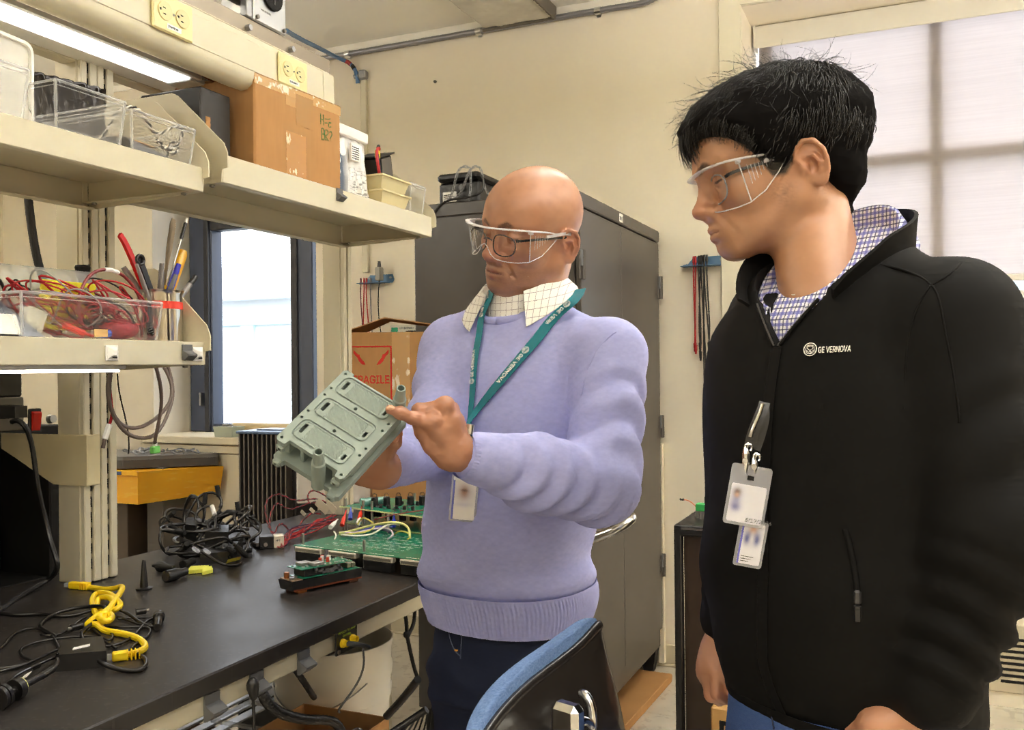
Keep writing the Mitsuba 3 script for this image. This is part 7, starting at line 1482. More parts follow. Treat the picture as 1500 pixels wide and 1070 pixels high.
for s in (-1, 1):
    c = wor(T1, [(s * 0.108, 0.045, 0)])[0]
    put('shoe', sdf_mesh(lambda P: np.maximum(su(s_ell(loc(T1, P), (s * 0.108, 0.05, 0.035), (0.045, 0.135, 0.042)), s_ell(loc(T1, P), (s * 0.108, -0.02, 0.065), (0.042, 0.055, 0.05)), 0.03), -(P[:, 2] - 0.001)), c - [0.19, 0.19, 0.01], c + [0.19, 0.19, 0.13], 0.008), BLACK, P1, True)
# hands
wl0, wl1 = at(690, 669, 1.372), at(668, 663, 1.352)
mc = [at(633, 620, 1.322), at(652, 595, 1.332), at(659, 602, 1.358), at(662, 618, 1.378)]
fg = [[at(605, 613, 1.304), at(587, 606, 1.290), at(571, 600, 1.277)], [at(614, 601, 1.324), at(613, 617, 1.342), at(628, 628, 1.350)], [at(626, 607, 1.352), at(624, 624, 1.366), at(640, 634, 1.368)], [at(636, 618, 1.376), at(636, 632, 1.384), at(648, 640, 1.380)]]
tb_ = [at(652, 671, 1.352), at(631, 654, 1.338), at(618, 634, 1.334), at(611, 620, 1.330)]
def fn_hl(P):
    d = hand_sdf(P, (wl0, wl1), (0.0215, 0.0228), mc, fg, tb_, rp=0.0130)
    for k in mc[:3]:
        d = su(d, s_ell(P, k + (CAM - k) * 0.004 + np.array([0, 0, 0.003]), (0.0115, 0.0115, 0.0100)), 0.008)
        v = wl1 * 0.75 + k * 0.25 + (CAM - k) * 0.011; d = su(d, s_cap(P, v, k + (CAM - k) * 0.006, 0.0035, 0.0045), 0.008)
    for k in (fg[0][0], fg[0][1], fg[1][0]): d = su(d, s_ell(P, k + np.array([0, 0, 0.001]), (0.0102, 0.0102, 0.0092)), 0.004)
    return d + 0.0016 * (meshkit.fbm(P * 150, 2, 3) - 0.5)
bb_ = np.array([wl0, *mc, *[q for f in fg for q in f], *tb_])
m = sdf_mesh(fn_hl, bb_.min(0) - 0.04, bb_.max(0) + 0.04, 0.0019)
put('hand', m, 'skin', P1, True, color=skin_flat(m, dict(S1, skin=(176, 126, 100), skin2=(156, 106, 82), ruddy=(188, 126, 104)), [fg[0][2], *mc[:3], fg[0][0]]))
nl_, nn_ = march(572, 598, fn_hl, 0.0004, 0.9); 
put('fingernail', sdf_mesh(lambda P: s_ell(P, nl_, (0.0062, 0.0062, 0.0034)), nl_ - 0.01, nl_ + 0.01, 0.0012), mat((222, 170, 140), 0.3), P1, True)
wr0, wr1 = at(572, 678, 1.44), at(556, 684, 1.405)
mcr = [at(548, 662, 1.372), at(536, 672, 1.372), at(528, 684, 1.378), at(524, 694, 1.388)]
fgr = [[at(530, 650, 1.382), at(512, 640, 1.392), at(500, 632, 1.398)], [at(518, 660, 1.384), at(500, 652, 1.394), at(486, 645, 1.40)], [at(512, 674, 1.388), at(496, 668, 1.398), at(482, 662, 1.404)], [at(510, 688, 1.394), at(498, 684, 1.402), at(488, 680, 1.406)]]
tbr = [at(556, 684, 1.395), at(568, 662, 1.368), at(578, 648, 1.352), at(583, 635, 1.345)]
def fn_hr(P): return hand_sdf(P, (wr0, wr1), (0.030, 0.031), mcr, fgr, tbr, rp=0.0145)
bb_ = np.array([wr0, *mcr, *[q for f in fgr for q in f], *tbr])
m = relax(sdf_mesh(fn_hr, bb_.min(0) - 0.045, bb_.max(0) + 0.045, 0.0026), 2)
put('hand', m, 'skin', P1, True, color=skin_flat(m, S1, [tbr[3]]))
tn_, _n = march(579, 640, fn_hr, 0.0004, 0.9); put('fingernail', sdf_mesh(lambda P: s_ell(P, tn_, (0.0066, 0.0066, 0.0088)), tn_ - 0.012, tn_ + 0.012, 0.0014), mat((196, 140, 112), 0.3), P1, True)
goggles('safety_goggles', 'clear safety goggles worn over spectacles by the bald man', H1, 1.03, -0.006)
spectacles('spectacles', 'dark-armed spectacles under the bald man’s safety goggles'.replace('’', "'"), H1, BLACK, mat((60, 56, 56), 0.3, 0.6), -0.007)
# lanyard with lettering, clasp and badge
TEAL = mat((10, 102, 114), 0.5)
ly = thing('lanyard', 'teal lanyard with white lettering round the neck of the man in the sweater', 'lanyard')
def fn_front1(P): return np.minimum(fn_sweater(P), fn_shirt1(P) - 0.012)
def strap(pts, w, off=0.006):
    q = [march(a, b, fn_front1, off) for a, b in pts]; P_ = np.array([p for p, _ in q]); N_ = np.array([n for _, n in q]); N_ = (N_ + N_.mean(0) * 1.5); return P_, N_
CS = wor(MC1, [(-0.090, 0.012, 0.030)])[0]; CR = wor(MC1, [(0.078, 0.035, 0.012)])[0]
s1, n1 = strap([(812, 470), (790, 497), (768, 523), (742, 553), (716, 584), (700, 605), (690, 634)], 0.02, 0.007)
lift = at(850, 424, np.dot(s1[0] - CAM, FWD) + 0.05); mid_ = at(831, 448, np.dot(s1[0] - CAM, FWD) - 0.004); s1 = np.vstack([lift, mid_, s1]); n1 = np.vstack([n1[0] + [0, 0, 0.4], n1[0] + [0, 0, 0.2], n1])
put('strap', ribbon(s1, n1, [0.021, 0.021, 0.021, 0.020, 0.018, 0.016, 0.012, 0.009], 0.0014, 8), TEAL, ly, 40)
s2, n2 = strap([(711, 462), (705, 490), (700, 520), (697, 548), (695, 580), (692, 610), (689, 634)], 0.02, 0.007)
l2 = at(719, 423, np.dot(s2[0] - CAM, FWD) + 0.03); m2_ = at(715, 442, np.dot(s2[0] - CAM, FWD) + 0.006); s2 = np.vstack([l2, m2_, s2]); n2 = np.vstack([n2[0], n2[0], n2])
put('strap', ribbon(s2, n2, [0.014, 0.014, 0.014, 0.0135, 0.013, 0.012, 0.010, 0.008], 0.0014, 8), TEAL, ly, 40)
def on_strap(S, N, t0, s, h, flip):
    p = spline(S, 8); i = int(t0 * (len(p) - 1)); o = p[i]; d = unit(p[min(i + 7, len(p) - 1)] - p[max(i - 1, 0)]); nn = unit(N.mean(0)); nn = unit(nn - d * (nn @ d)); x = d * flip; y = np.cross(nn, x)
    put('lettering', text('GE VERNOVA', h, o + nn * 0.0034 - y * h * 0.45, x, y, 0.0005, True), WHT, ly, False)
    emblem(o - x * h * 1.2 + nn * 0.0030, x, y, h * 0.85, WHT, ly)
on_strap(s1, n1, 0.16, 1, 0.0075, 1); on_strap(s1, n1, 0.50, 1, 0.0075, 1); on_strap(s2, n2, 0.66, 1, 0.0058, -1); on_strap(s2, n2, 0.24, 1, 0.0052, -1)
jn, jN = march(687, 640, fn_sweater, 0.008)
dn = np.dot(jn - CAM, FWD)
put('clasp', rod(at(690, 622, dn), at(687, 636, dn), 0.0058, 12), CHROME, ly)
put('hook', tube([at(687, 636, dn), at(682, 641, dn), at(683, 648, dn), at(689, 647, dn), at(690, 640, dn)], 0.0026, 8), CHROME, ly)
put('knot', sdf_mesh(lambda P: s_ell(P, at(685, 641, dn + 0.003), (0.0065, 0.006, 0.008)), at(685, 641, dn) - 0.02, at(685, 641, dn) + 0.02, 0.0018), TEAL, ly, True)
def badge(name, label, quad, dep, blobs, tint, edge=None, extra=0.0, stripe=None):
    """An ID card in a clear holder, spanning the quad of picture points at the given depths; blobs make the out-of-focus portrait."""
    t = thing(name, label, 'badge')
    c = [at(a, b, d) for (a, b), d in zip(quad, dep)]; x = unit(c[1] - c[0]); n_ = unit(np.cross(x, c[0] - c[3])); y = np.cross(n_, x); w, h = np.linalg.norm(c[1] - c[0]), np.linalg.norm(c[3] - c[0])
    M = frame(c[3], x, y, n_)
    e = 0.0035
    put('holder', prism(rrect(w + 2 * e, h + 2 * e, 0.003, w / 2, h / 2 + extra / 2) if not extra else rrect(w + 2 * e, h + 2 * e + extra, 0.004, w / 2, h / 2 + extra / 2), 0.0012, M @ M_tr(0, 0, -0.0016)), 'badge_clear', t)
    def f(p, n, uv):
        dx, dy, dz = p.x - float(c[3][0]), p.y - float(c[3][1]), p.z - float(c[3][2])
        u = (dx * float(x[0]) + dy * float(x[1]) + dz * float(x[2])) / w; v = (dx * float(y[0]) + dy * float(y[1]) + dz * float(y[2])) / h
        col = mix(lin(tint), lin(tint), 0.0)
        for (bu, bv, ru, rv, cc) in blobs:
            k = dr.exp(-dr.square((u - bu) / ru) - dr.square((v - bv) / rv)); col = col * (1 - k) + mi.Color3f(lin(cc)) * k
        return col
    k = put('card', prism(rrect(w, h, 0.002, w / 2, h / 2), 0.0008, M @ M_tr(0, 0, -0.0003)), pmat('print_' + name + str(len(scene)), f, 0.35, 0.5), t, False)
    if stripe: put('stripe', box((0, 0, 0.0004), (w * 0.08, h, 0.0009), 0, M), stripe, t, False)
    return t, M, w, h
clear('badge_clear', (206, 208, 218), 0.45, 0.15)
bd1 = np.dot(march(672, 775, fn_sweater, 0.012)[0] - CAM, FWD) - 0.004
b1, MB1, w1_, h1_ = badge('id_badge', 'white ID badge in a clear holder under the cuff of the lavender sweater', [(661, 698), (695, 701), (694, 762), (660, 760)], [bd1 - 0.006, bd1 - 0.006, bd1, bd1],
      [(0.5, 0.60, 0.48, 0.24, (200, 194, 198)), (0.5, 0.66, 0.20, 0.15, (150, 106, 82)), (0.5, 0.69, 0.14, 0.03, (92, 70, 62)), (0.5, 0.36, 0.4, 0.06, (204, 200, 206))], (232, 228, 222), stripe=mat((90, 96, 170), 0.4))
put('header', box((0, h1_ * 0.92, 0.0005), (w1_ * 0.7, h1_, 0.001), 0, MB1), WHT, b1, False)
# ------------------------------------------------------------------ the sage green part he holds
DV = thing('cold_plate', 'sage green machined plate with three woven-texture panels held by the man in the sweater', 'machine part')
def f_sage(p, n, uv): return mix(lin((134, 147, 140)), lin((142, 155, 148)), fbm(p.x * 40, p.y * 40, p.z * 40))
pmat('sage', f_sage, 0.55, 0.35)
dT, dR, dL = at(506, 541, 1.333), at(599, 597, 1.308), at(415, 650, 1.235)
eu = dR - dT; ev = dL - dT; UW = np.linalg.norm(eu); eu = unit(eu); ev = ev - eu * (ev @ eu); VW = np.linalg.norm(ev); ev = unit(ev); en = np.cross(eu, ev); en = en if en @ (CAM - dT) > 0 else -en
MD = frame(dT, eu, ev, en); 
if np.linalg.det(MD[:3, :3]) < 0: MD = frame(dT, eu, ev, -en)
sgn = 1.0 if en @ MD[:3, 2] > 0 else -1.0
def dv(m): m.apply_transform(MD); return m
def dbox(lo, hi, b=0.0): lo, hi = list(lo), list(hi); lo[2] *= sgn; hi[2] *= sgn; return dv(box(lo, hi, b))
def dprism(poly, z0, z1): a, b = sorted((z0 * sgn, z1 * sgn)); return dv(cat(*[prism(g_, b - a, M_tr(0, 0, a)) for g_ in getattr(poly, 'geoms', [poly])]))
plate = sg.Polygon([(0.004, 0), (0.016, 0), (0.016, 0.004), (UW - 0.022, 0.004), (UW - 0.020, 0), (UW - 0.004, 0), (UW, 0.004), (UW, VW - 0.004), (UW - 0.004, VW), (UW - 0.012, VW), (UW - 0.014, VW - 0.009), (0.018, VW - 0.009), (0.016, VW), (0.004, VW), (0, VW - 0.004), (0, 0.004)]).buffer(-0.001).buffer(0.001, quad_segs=4)
holes = []
pan = []
pw, ph, gap = UW * 0.80, VW * 0.235, VW * 0.305
for k in range(3):
    cyk = VW * 0.165 + k * gap; pan.append(rrect(pw, ph, 0.010, UW * 0.49, cyk))
hp_ = [(0.05, 0.045), (0.05, 0.26), (0.05, 0.355), (0.05, 0.59), (0.05, 0.68), (0.055, 0.955), (0.95, 0.045), (0.95, 0.27), (0.95, 0.365), (0.95, 0.61), (0.95, 0.70), (0.945, 0.955), (0.49, 0.315), (0.49, 0.625)]
hs = [sg.Point(a * UW, b * VW).buffer(0.0021 if not 0.3 < a < 0.7 else 0.0027, quad_segs=6) for a, b in hp_]
from shapely.ops import unary_union
put('face_plate', dprism(plate.difference(unary_union(pan + hs)), -0.008, 0.0), 'sage', DV, 25)
for k in range(3):
    r1 = pan[k].buffer(-0.0022); inner = pan[k].buffer(-0.0035)
    put('panel_groove', dprism(pan[k].difference(inner), -0.0030, -0.0022), 'sage', DV, False)
    cyk = VW * 0.165 + k * gap
    slots = [rrect(0.0055, 0.0165, 0.0012, UW * 0.49 - pw * 0.40, cyk - 0.002), rrect(0.0045, 0.010, 0.0012, UW * 0.49 + pw * 0.405, cyk + 0.003)]
    pnl = put('panel', dprism(inner.difference(unary_union(slots)), -0.0030, -0.0008), 'sage', DV, 25)
    put('panel_edge', dprism(pan[k].buffer(-0.0026).difference(pan[k].buffer(-0.0042)), -0.0008, -0.0001), 'sage', pnl, False)
    ws = []; x0, x1, y0, y1 = UW * 0.49 - pw * 0.31, UW * 0.49 + pw * 0.34, cyk - ph * 0.37, cyk + ph * 0.37
    nx, ny = 20, 11; sx, sy = (x1 - x0) / nx, (y1 - y0) / ny
    for i in range(nx):
        for j in range(ny):
            a, b = x0 + (i + 0.5 + 0.5 * (j % 2)) * sx, y0 + (j + 0.5) * sy
            q = np.array([(a - sx * 0.42, b, 0), (a, b - sy * 0.75, 0), (a + sx * 0.42, b, 0), (a, b + sy * 0.75, 0), (a, b, 0.0011)]); q[:, 2] = (q[:, 2] - 0.0009) * sgn
            ws.append((q, np.array([[0, 1, 4], [1, 2, 4], [2, 3, 4], [3, 0, 4]])))
    V = np.vstack([w[0] for w in ws]); F = np.vstack([w[1] + 5 * i for i, w in enumerate(ws)])
    put('woven_relief', dv(trimesh.Trimesh(V, F, process=False)), 'sage', pnl, False, kind='stuff')
    for sl_ in slots: put('slot_floor', dprism(sl_.buffer(0.0004), -0.0072, -0.0066), mat((40, 48, 42), 0.8), pnl, False)
put('hole_floor', cat(*[dprism(h.buffer(0.0005), -0.0078, -0.0070) for h in hs]), mat((46, 52, 46), 0.8), DV, False, kind='stuff')
put('core', dbox((0.006, 0.004, -0.036), (UW - 0.006, VW - 0.030, -0.008), 0.002), 'sage', DV)
for a, b in ((0.004, 0.016), (0.034, 0.040), (0.058, 0.063), (UW - 0.024, UW - 0.012)): put('channel_wall', dbox((a, VW - 0.032, -0.036), (b, VW - 0.010, -0.008), 0.0012), 'sage', DV)
bk_ = sg.Polygon([(0.002, 0), (UW - 0.002, 0), (UW, 0.002), (UW, VW + 0.004), (UW - 0.004, VW + 0.008), (UW - 0.016, VW + 0.008), (UW - 0.018, VW + 0.002), (0.018, VW + 0.002), (0.016, VW + 0.008), (0.004, VW + 0.008), (0, VW + 0.004), (0, 0.002)])
put('back_plate', dprism(bk_, -0.046, -0.035), 'sage', DV, 25)
for a in (0.010, UW - 0.010):
    lg = put('lug', cat(dbox((a - 0.006, VW - 0.004, -0.018), (a + 0.006, VW + 0.004, -0.008), 0.0015)), 'sage', DV); put('lug', dbox((a - 0.006, VW + 0.004, -0.044), (a + 0.006, VW + 0.013, -0.034), 0.0015), 'sage', DV)
    for z in (-0.013, -0.039): put('hole', dv(rod((a, VW + (0.0041 if z > -0.02 else 0.0131), z * sgn), (a, VW + (0.0043 if z > -0.02 else 0.0133), z * sgn), 0.002, 12)), mat((60, 66, 58), 0.7), lg, False)
def nozzle(a, b, zb):
    n_ = put('nozzle', dv(lathe([[0, zb], [0.0095, zb], [0.0095, 0.012], [0.0082, 0.0135], [0.0076, 0.014], [0.0066, 0.036], [0.0062, 0.037], [0.0048, 0.037], [0.0044, 0.02], [0, 0.02]], 32, np.diag([1, 1, sgn, 1]) @ M_tr(a, b, 0))), 'sage', DV, 40)
    put('bore', dv(lathe([[0, 0.0205], [0.0043, 0.0205]], 20, np.diag([1, 1, sgn, 1]) @ M_tr(a, b, 0))), mat((50, 58, 50), 0.8), n_, False)
nozzle(UW - 0.014, 0.004, -0.010); nozzle(UW * 0.67, VW + 0.002, -0.044)
# ------------------------------------------------------------------ the man in the black jacket
P2 = thing('person', 'dark-haired man in a black zip jacket and blue plaid shirt standing and watching the device', 'person')
S2 = dict(skin=(182, 134, 102), skin2=(166, 116, 84), ruddy=(186, 124, 98), beard=(120, 96, 84), stub=0.22, lips=(178, 104, 94), crease_shade=(96, 50, 46), brow=(40, 30, 26), browk=0.95, nl=0.0015, nose=-0.005, nw=1.15, top=0.084, jaw=1.03, lip=0.003, chin=-0.003, w=1.02)
H2 = pframe(at(1138, 246, 1.27), 89, 14, 0) @ np.diag([1.0, 0.92, 1.08, 1])
T2 = pframe(np.array([*at(1237, 700, 1.20)[:2], 0.0]), 58)
nk0, nk1 = wor(H2, [(0, -0.030, -0.055)])[0], wor(T2, [(0.014, 0.018, 1.45)])[0]
def fn_head2(P): return su(head_sdf(loc(H2, P), S2), s_cap(P, nk0, nk1, 0.053, 0.056), 0.02)
m = sdf_mesh(fn_head2, H2[:3, 3] - [0.17, 0.17, 0.27], H2[:3, 3] + [0.17, 0.17, 0.15], 0.0021)
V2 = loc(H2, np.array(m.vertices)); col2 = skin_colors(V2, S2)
# hair: thick, swept forward, covering the crown, temples and nape
def hair_mask(L):
    y, z, x = L[:, 1], L[:, 2], np.abs(L[:, 0])
    edge = np.interp(y, [-0.12, -0.075, -0.050, -0.036, -0.030, -0.008, 0.004, 0.014, 0.030, 0.038, 0.052, 0.072, 0.092, 0.12], [-0.058, -0.062, -0.052, -0.030, 0.010, 0.018, -0.008, -0.022, -0.020, -0.002, 0.030, 0.054, 0.066, 0.07])
    return z - edge
sw_ = np.clip(hair_mask(V2) / 0.006 + 0.5, 0, 1) * (np.abs(fn_head2(np.array(m.vertices))) < 1)
ear_ = np.clip(1 - (np.abs(V2[:, 0]) - 0.079) / 0.002, 0, 1); sw_ = sw_ * ear_
side = np.exp(-(((np.abs(V2) - [0.066, 0.022, 0]) ** 2)[:, :2].sum(1)) / 0.014 ** 2) * np.exp(-((V2[:, 2] + 0.045) / 0.02) ** 2)
col2 = col2 * (1 - (0.95 * sw_ + 0.45 * side * meshkit.noise(V2 * 420, 2)).clip(0, 1)[:, None]) + np.array(lin((22, 18, 16))) * (0.95 * sw_ + 0.45 * side * meshkit.noise(V2 * 420, 2)).clip(0, 1)[:, None]
put('head', m, 'skin', P2, True, color=col2)
HAIRM = mat((14, 12, 12), 0.48, spec=0.4)
HAIRB = mat((10, 9, 9), 0.9, spec=0.05)
def cran2(L):
    d = s_ell(L, (0, -0.010, 0.036), (0.0790, 0.100, 0.084)); d = su(d, s_ell(L, (0, 0.036, 0.034), (0.066, 0.057, 0.060)), 0.04)
    return su(d, s_cap(L, (0, -0.035, -0.03), (0, -0.05, -0.09), 0.058, 0.05), 0.03)
def fn_hair(P):
    L = loc(H2, P); mk = hair_mask(L); t = np.clip(mk / 0.02, -1, 1)
    vol = 0.008 + 0.016 * np.clip((L[:, 2] + 0.01) / 0.07, 0, 1) + 0.004 * np.clip(-L[:, 1] / 0.1, 0, 1)
    w = 0.010 * (meshkit.fbm(L * [50, 30, 40], 3, 12) - 0.5)
    return cran2(L) - np.where(t > 0, vol * np.sqrt(np.clip(t, 0, 1)), 0.02 * t) - w * np.clip(t, 0, 1)
hm = sdf_mesh(fn_hair, H2[:3, 3] - [0.17, 0.17, 0.16], H2[:3, 3] + [0.17, 0.17, 0.17], 0.0035)
hr = put('hair', hm, HAIRB, P2, True)
g = np.random.default_rng(21)
def strands(n, len_, rad, seed, lift=(0.002, 0.012), where=None, stray=0.0):
    g = np.random.default_rng(seed); c = np.array([0.0, -0.045, 0.115]); V, F, base = [], [], 0
    while n > 0:
        d = g.normal(size=(4000, 3)); d[:, 2] = np.abs(d[:, 2]) * 0.9 - 0.25; d /= np.linalg.norm(d, axis=1, keepdims=True)
        p = np.array([0, -0.010, 0.036]) + d * [0.079, 0.1, 0.084]; p[:, 1] += 0.012 * (p[:, 1] > 0.03)
        ok = (hair_mask(p) > 0.004) & ((np.abs(p[:, 0]) > 0.02) | (p[:, 2] > 0.0))
        if where is not None: ok &= where(p)
        pk = p[ok]; hk = np.clip(-fn_hair(wor(H2, pk)), 0.0, 0.05)
        for q, hh in zip(pk, hk):
            if n <= 0: break
            n -= 1; nrm = unit((q - [0, -0.010, 0.036]) / np.array([0.079, 0.1, 0.084]) ** 2)
            flow = q - c; flow = flow - nrm * (flow @ nrm); flow = unit(flow + [0, 0.022 + 0.03 * (q[1] > 0.0), -0.015] + g.normal(size=3) * 0.022); flow = unit(flow - nrm * (flow @ nrm))
            L_ = len_ * g.uniform(0.6, 1.25) * np.clip((q[2] + 0.03) / 0.11, 0.5, 1) * (0.6 if (q[1] > 0.04 and len_ == 0.040 and q[2] < 0.10) else 1); h0 = hh; k = 7; pts = []; pos = q + nrm * (h0 - 0.004 + 0.006 * g.uniform()); dirn = unit(flow + nrm * (0.22 + stray * g.uniform(0, 1.5)))
            curl = g.normal(size=3) * (0.09 + 0.25 * stray)
            for i in range(k):
                pts.append(pos.copy()); pos = pos + dirn * (L_ / (k - 1)); nl2 = unit((pos - [0, -0.010, 0.036]) / np.array([0.079, 0.1, 0.084]) ** 2)
                dirn = unit(dirn - nl2 * (0.26 - 0.18 * min(1, stray)) + curl * 0.6 + np.array([0, 0, -0.05]))
            pts = np.array(pts); t = np.gradient(pts, axis=0); t /= np.linalg.norm(t, axis=1, keepdims=True); a = np.cross(t, nrm); a /= np.linalg.norm(a, axis=1, keepdims=True) + 1e-9; b = np.cross(t, a)
            r = rad * np.array([0.9, 1, 1, 0.95, 0.8, 0.55, 0.12])
            ring = [pts + a * (r * math.cos(x))[:, None] + b * (r * math.sin(x))[:, None] for x in (0, 2.094, 4.189)] if False else [pts + a * r[:, None] * math.cos(x) + b * r[:, None] * math.sin(x) for x in (0, 2.094, 4.189)]
            V.append(np.stack(ring, 1).reshape(-1, 3))
            for i in range(k - 1):
                for j in range(3): a0, b0 = base + i * 3 + j, base + i * 3 + (j + 1) % 3; F += [[a0, b0, b0 + 3], [a0, b0 + 3, a0 + 3]]
            base += k * 3
    return trimesh.Trimesh(wor(H2, np.vstack(V)), F, process=False)
put('locks', strands(5200, 0.040, 0.0008, 31), HAIRM, hr, True, kind='stuff')
put('crown_locks', strands(1200, 0.042, 0.0008, 35, where=lambda p: p[:, 2] > 0.095), HAIRM, hr, True, kind='stuff')
put('stray_hairs', strands(600, 0.045, 0.00032, 32, stray=0.8, where=lambda p: p[:, 2] > 0.06), HAIRM, hr, True, kind='stuff')
put('front_locks', strands(900, 0.034, 0.0008, 36, where=lambda p: (p[:, 1] > 0.02) & (p[:, 2] > 0.03)), HAIRM, hr, True, kind='stuff')
put('temple_hairs', strands(420, 0.036, 0.0006, 37, where=lambda p: (hair_mask(p) < 0.014) & (p[:, 1] > -0.005)), HAIRM, hr, True, kind='stuff')
put('fringe', strands(260, 0.062, 0.0008, 33, where=lambda p: (p[:, 1] > 0.080) & (np.abs(p[:, 0]) < 0.028)), HAIRM, hr, True, kind='stuff')
goggles('safety_goggles', 'clear safety goggles worn by the dark-haired man', H2, 1.03, -0.010)
spectacles('spectacles', "thin clear spectacles under the dark-haired man's safety goggles", H2, BLACK, mat((150, 150, 156), 0.25, 0.6), -0.008)

# jacket
zs2, cx2, cy2, a2, b2 = smooth_tab([0.925, 0.96, 1.02, 1.12, 1.22, 1.32, 1.40, 1.45, 1.50, 1.54], [0] * 10, [-0.004, 0.002, 0.012, 0.010, 0.004, 0.002, 0.004, 0.008, 0.012, 0.014],
                                   [0.160, 0.170, 0.182, 0.188, 0.190, 0.194, 0.186, 0.150, 0.100, 0.08], [0.124, 0.134, 0.146, 0.150, 0.148, 0.142, 0.124, 0.104, 0.084, 0.072])
JSL, JEL, JWL = at(1398, 470, 1.06), at(1448, 790, 1.00), at(1368, 1010, 1.02)
JSR, JER, JWR = at(1140, 466, 1.34), at(1102, 705, 1.39), at(1066, 905, 1.335)
def fn_jacket0(P):
    L = loc(T2, P); d = s_loft(L, zs2, cx2, cy2, a2, b2); nb = wor(T2, [(0, -0.005, 1.455)])[0]
    for sh in (JSL, JSR): d = su(d, s_cap(P, nb * 0.75 + sh * 0.25, sh, 0.055, 0.064), 0.05)
    d = d + 0.010 * (meshkit.fbm(P * [8, 8, 5], 2, 9) - 0.5) + 0.0035 * np.sin(L[:, 2] * 34 + 22 * L[:, 0] + 3 * meshkit.noise(P * 7, 4)) * np.clip((1.25 - L[:, 2]) / 0.15, 0, 1)
    ua = s_cap(P, JSL, JEL, 0.072, 0.064) + capfold(P, JSL, JEL, 0.004, 3.0, 0.4, 0.5, 0.25, 1.1)
    fa = s_cap(P, JEL, JWL, 0.062, 0.046) + capfold(P, JEL, JWL, 0.0065, 4.5, 1.0, 0.45, -0.1, 1.0)
    ub = s_cap(P, JSR, JER, 0.062, 0.054) + capfold(P, JSR, JER, 0.006, 4.5, 2.0, 0.3, 0.3, 1.0)
    fb_ = s_cap(P, JER, JWR, 0.054, 0.040) + capfold(P, JER, JWR, 0.006, 5.0, 0.3, 0.25, 0, 0.95)
    d = su(d, su(ua, fa, 0.03), 0.02); d = su(d, su(ub, fb_, 0.03), 0.02)
    return d
VZ0, VZ1 = 1.392, 1.452
def fn_jacket(P):
    L = loc(T2, P); d = fn_jacket0(P)
    w = np.interp(L[:, 2], [VZ0, VZ1, 1.6], [0.0, 0.048, 0.085]); v = np.maximum(np.abs(L[:, 0] + 0.004) - w, 0.035 - L[:, 1])
    d = np.maximum(d, -np.maximum(v, VZ0 - L[:, 2]))
    hole = np.maximum(np.sqrt(L[:, 0] ** 2 + (L[:, 1] - 0.022) ** 2) - 0.092, (1.484 - 0.44 * (L[:, 1] - 0.02)) - L[:, 2])
    return ss(d, hole, 0.006)
jm = sdf_mesh(fn_jacket, T2[:3, 3] + [-0.45, -0.42, 0.91], T2[:3, 3] + [0.42, 0.45, 1.60], 0.0052)
def f_jk(p, n, uv): return mix(lin((2, 2, 2)), lin((6, 6, 6)), fbm(p.x * 60, p.y * 60, p.z * 60))
def b_jk(p, n, uv): return 0.5 + 0.5 * dr.sin(p.z * 6.2832 / 0.0065)
pmat('jacket_knit', f_jk, 0.75, 0.16, bump=b_jk, bscale=0.00022, sheen=0.04)
put('jacket', jm, 'jacket_knit', P2, True)
def jring(v0, v1, n=60, g0=0.004):
    def f(a, v):
        z = v0 + (v1 - v0) * v; A, B, C = (np.interp(max(z, 0.925), zs2, q) for q in (a2, b2, cy2)); s, c = math.sin(a), math.cos(a); k = (abs(s) ** 2.3 + abs(c) ** 2.3) ** (-1 / 2.3)
        gg = g0 * math.sin(math.pi * min(1, max(0, v))); return wor(T2, [np.array([(A + gg) * s * k, C + (B + gg) * c * k, z])])[0], T2[:3, :3] @ np.array([s, c, 0])
    return f
rib_band('hem_band', jring(0.912, 0.945), 0, 0, 60, 0.0002, P2, 6, 'jacket_knit')
# zip, seams, pocket zip
ZM_ = mat((70, 70, 72), 0.3, 0.8)
zl = []
for z in np.linspace(VZ0, 0.93, 22):
    L0 = np.array([-0.004, 0.30, z]); p = wor(T2, L0[None])[0]; dd = T2[:3, :3] @ np.array([0, -1, 0])
    for _ in range(40):
        v = float(fn_jacket0(p[None])[0]); 
        if v < 0.001: break
        p = p + dd * v * 0.7
    zl.append(p - dd * 0.001)
put('zip_placket', ribbon(np.array(zl), T2[:3, 1], 0.016, 0.0016, 3), 'jacket_knit', P2, 40)
for s in (-1, 1):
    e = []
    for z in np.linspace(VZ0 + 0.003, 1.449, 9):
        w = np.interp(z, [VZ0, VZ1], [0.003, 0.050]); p = wor(T2, [(s * w - 0.004, 0.30, z)])[0]; dd = T2[:3, :3] @ np.array([0, -1, 0])
        for _ in range(40):
            v = float(fn_jacket0(p[None])[0])
            if v < 0.001: break
            p = p + dd * v * 0.7
        e.append(p - dd * 0.002)
    zt = put('zip_edge', tube(np.array(e), 0.0022, 6), 'jacket_knit', P2, True); tt_ = spline(e, 5)
    put('zip_teeth', cat(*[cbox(q + T2[:3, :3] @ np.array([-s * 0.002, 0.001, 0]), (0.0022, 0.0022, 0.0014)) for q in tt_[::1]]), ZM_, zt, False, kind='stuff')
def seam(pts, nm, r=0.0016): put(nm, tube(np.array([march(a, b, fn_jacket, -0.0002)[0] for a, b in pts]), r, 6), 'jacket_knit', P2, True)
seam([(1262, 384), (1300, 390), (1340, 402), (1364, 418)], 'yoke_seam'); seam([(1364, 418), (1376, 440), (1384, 480), (1394, 530), (1402, 580), (1406, 620)], 'sleeve_seam'); seam([(1364, 418), (1390, 402), (1408, 384)], 'sleeve_seam')
seam([(1364, 418), (1340, 460), (1328, 520), (1324, 600)], 'front_seam')
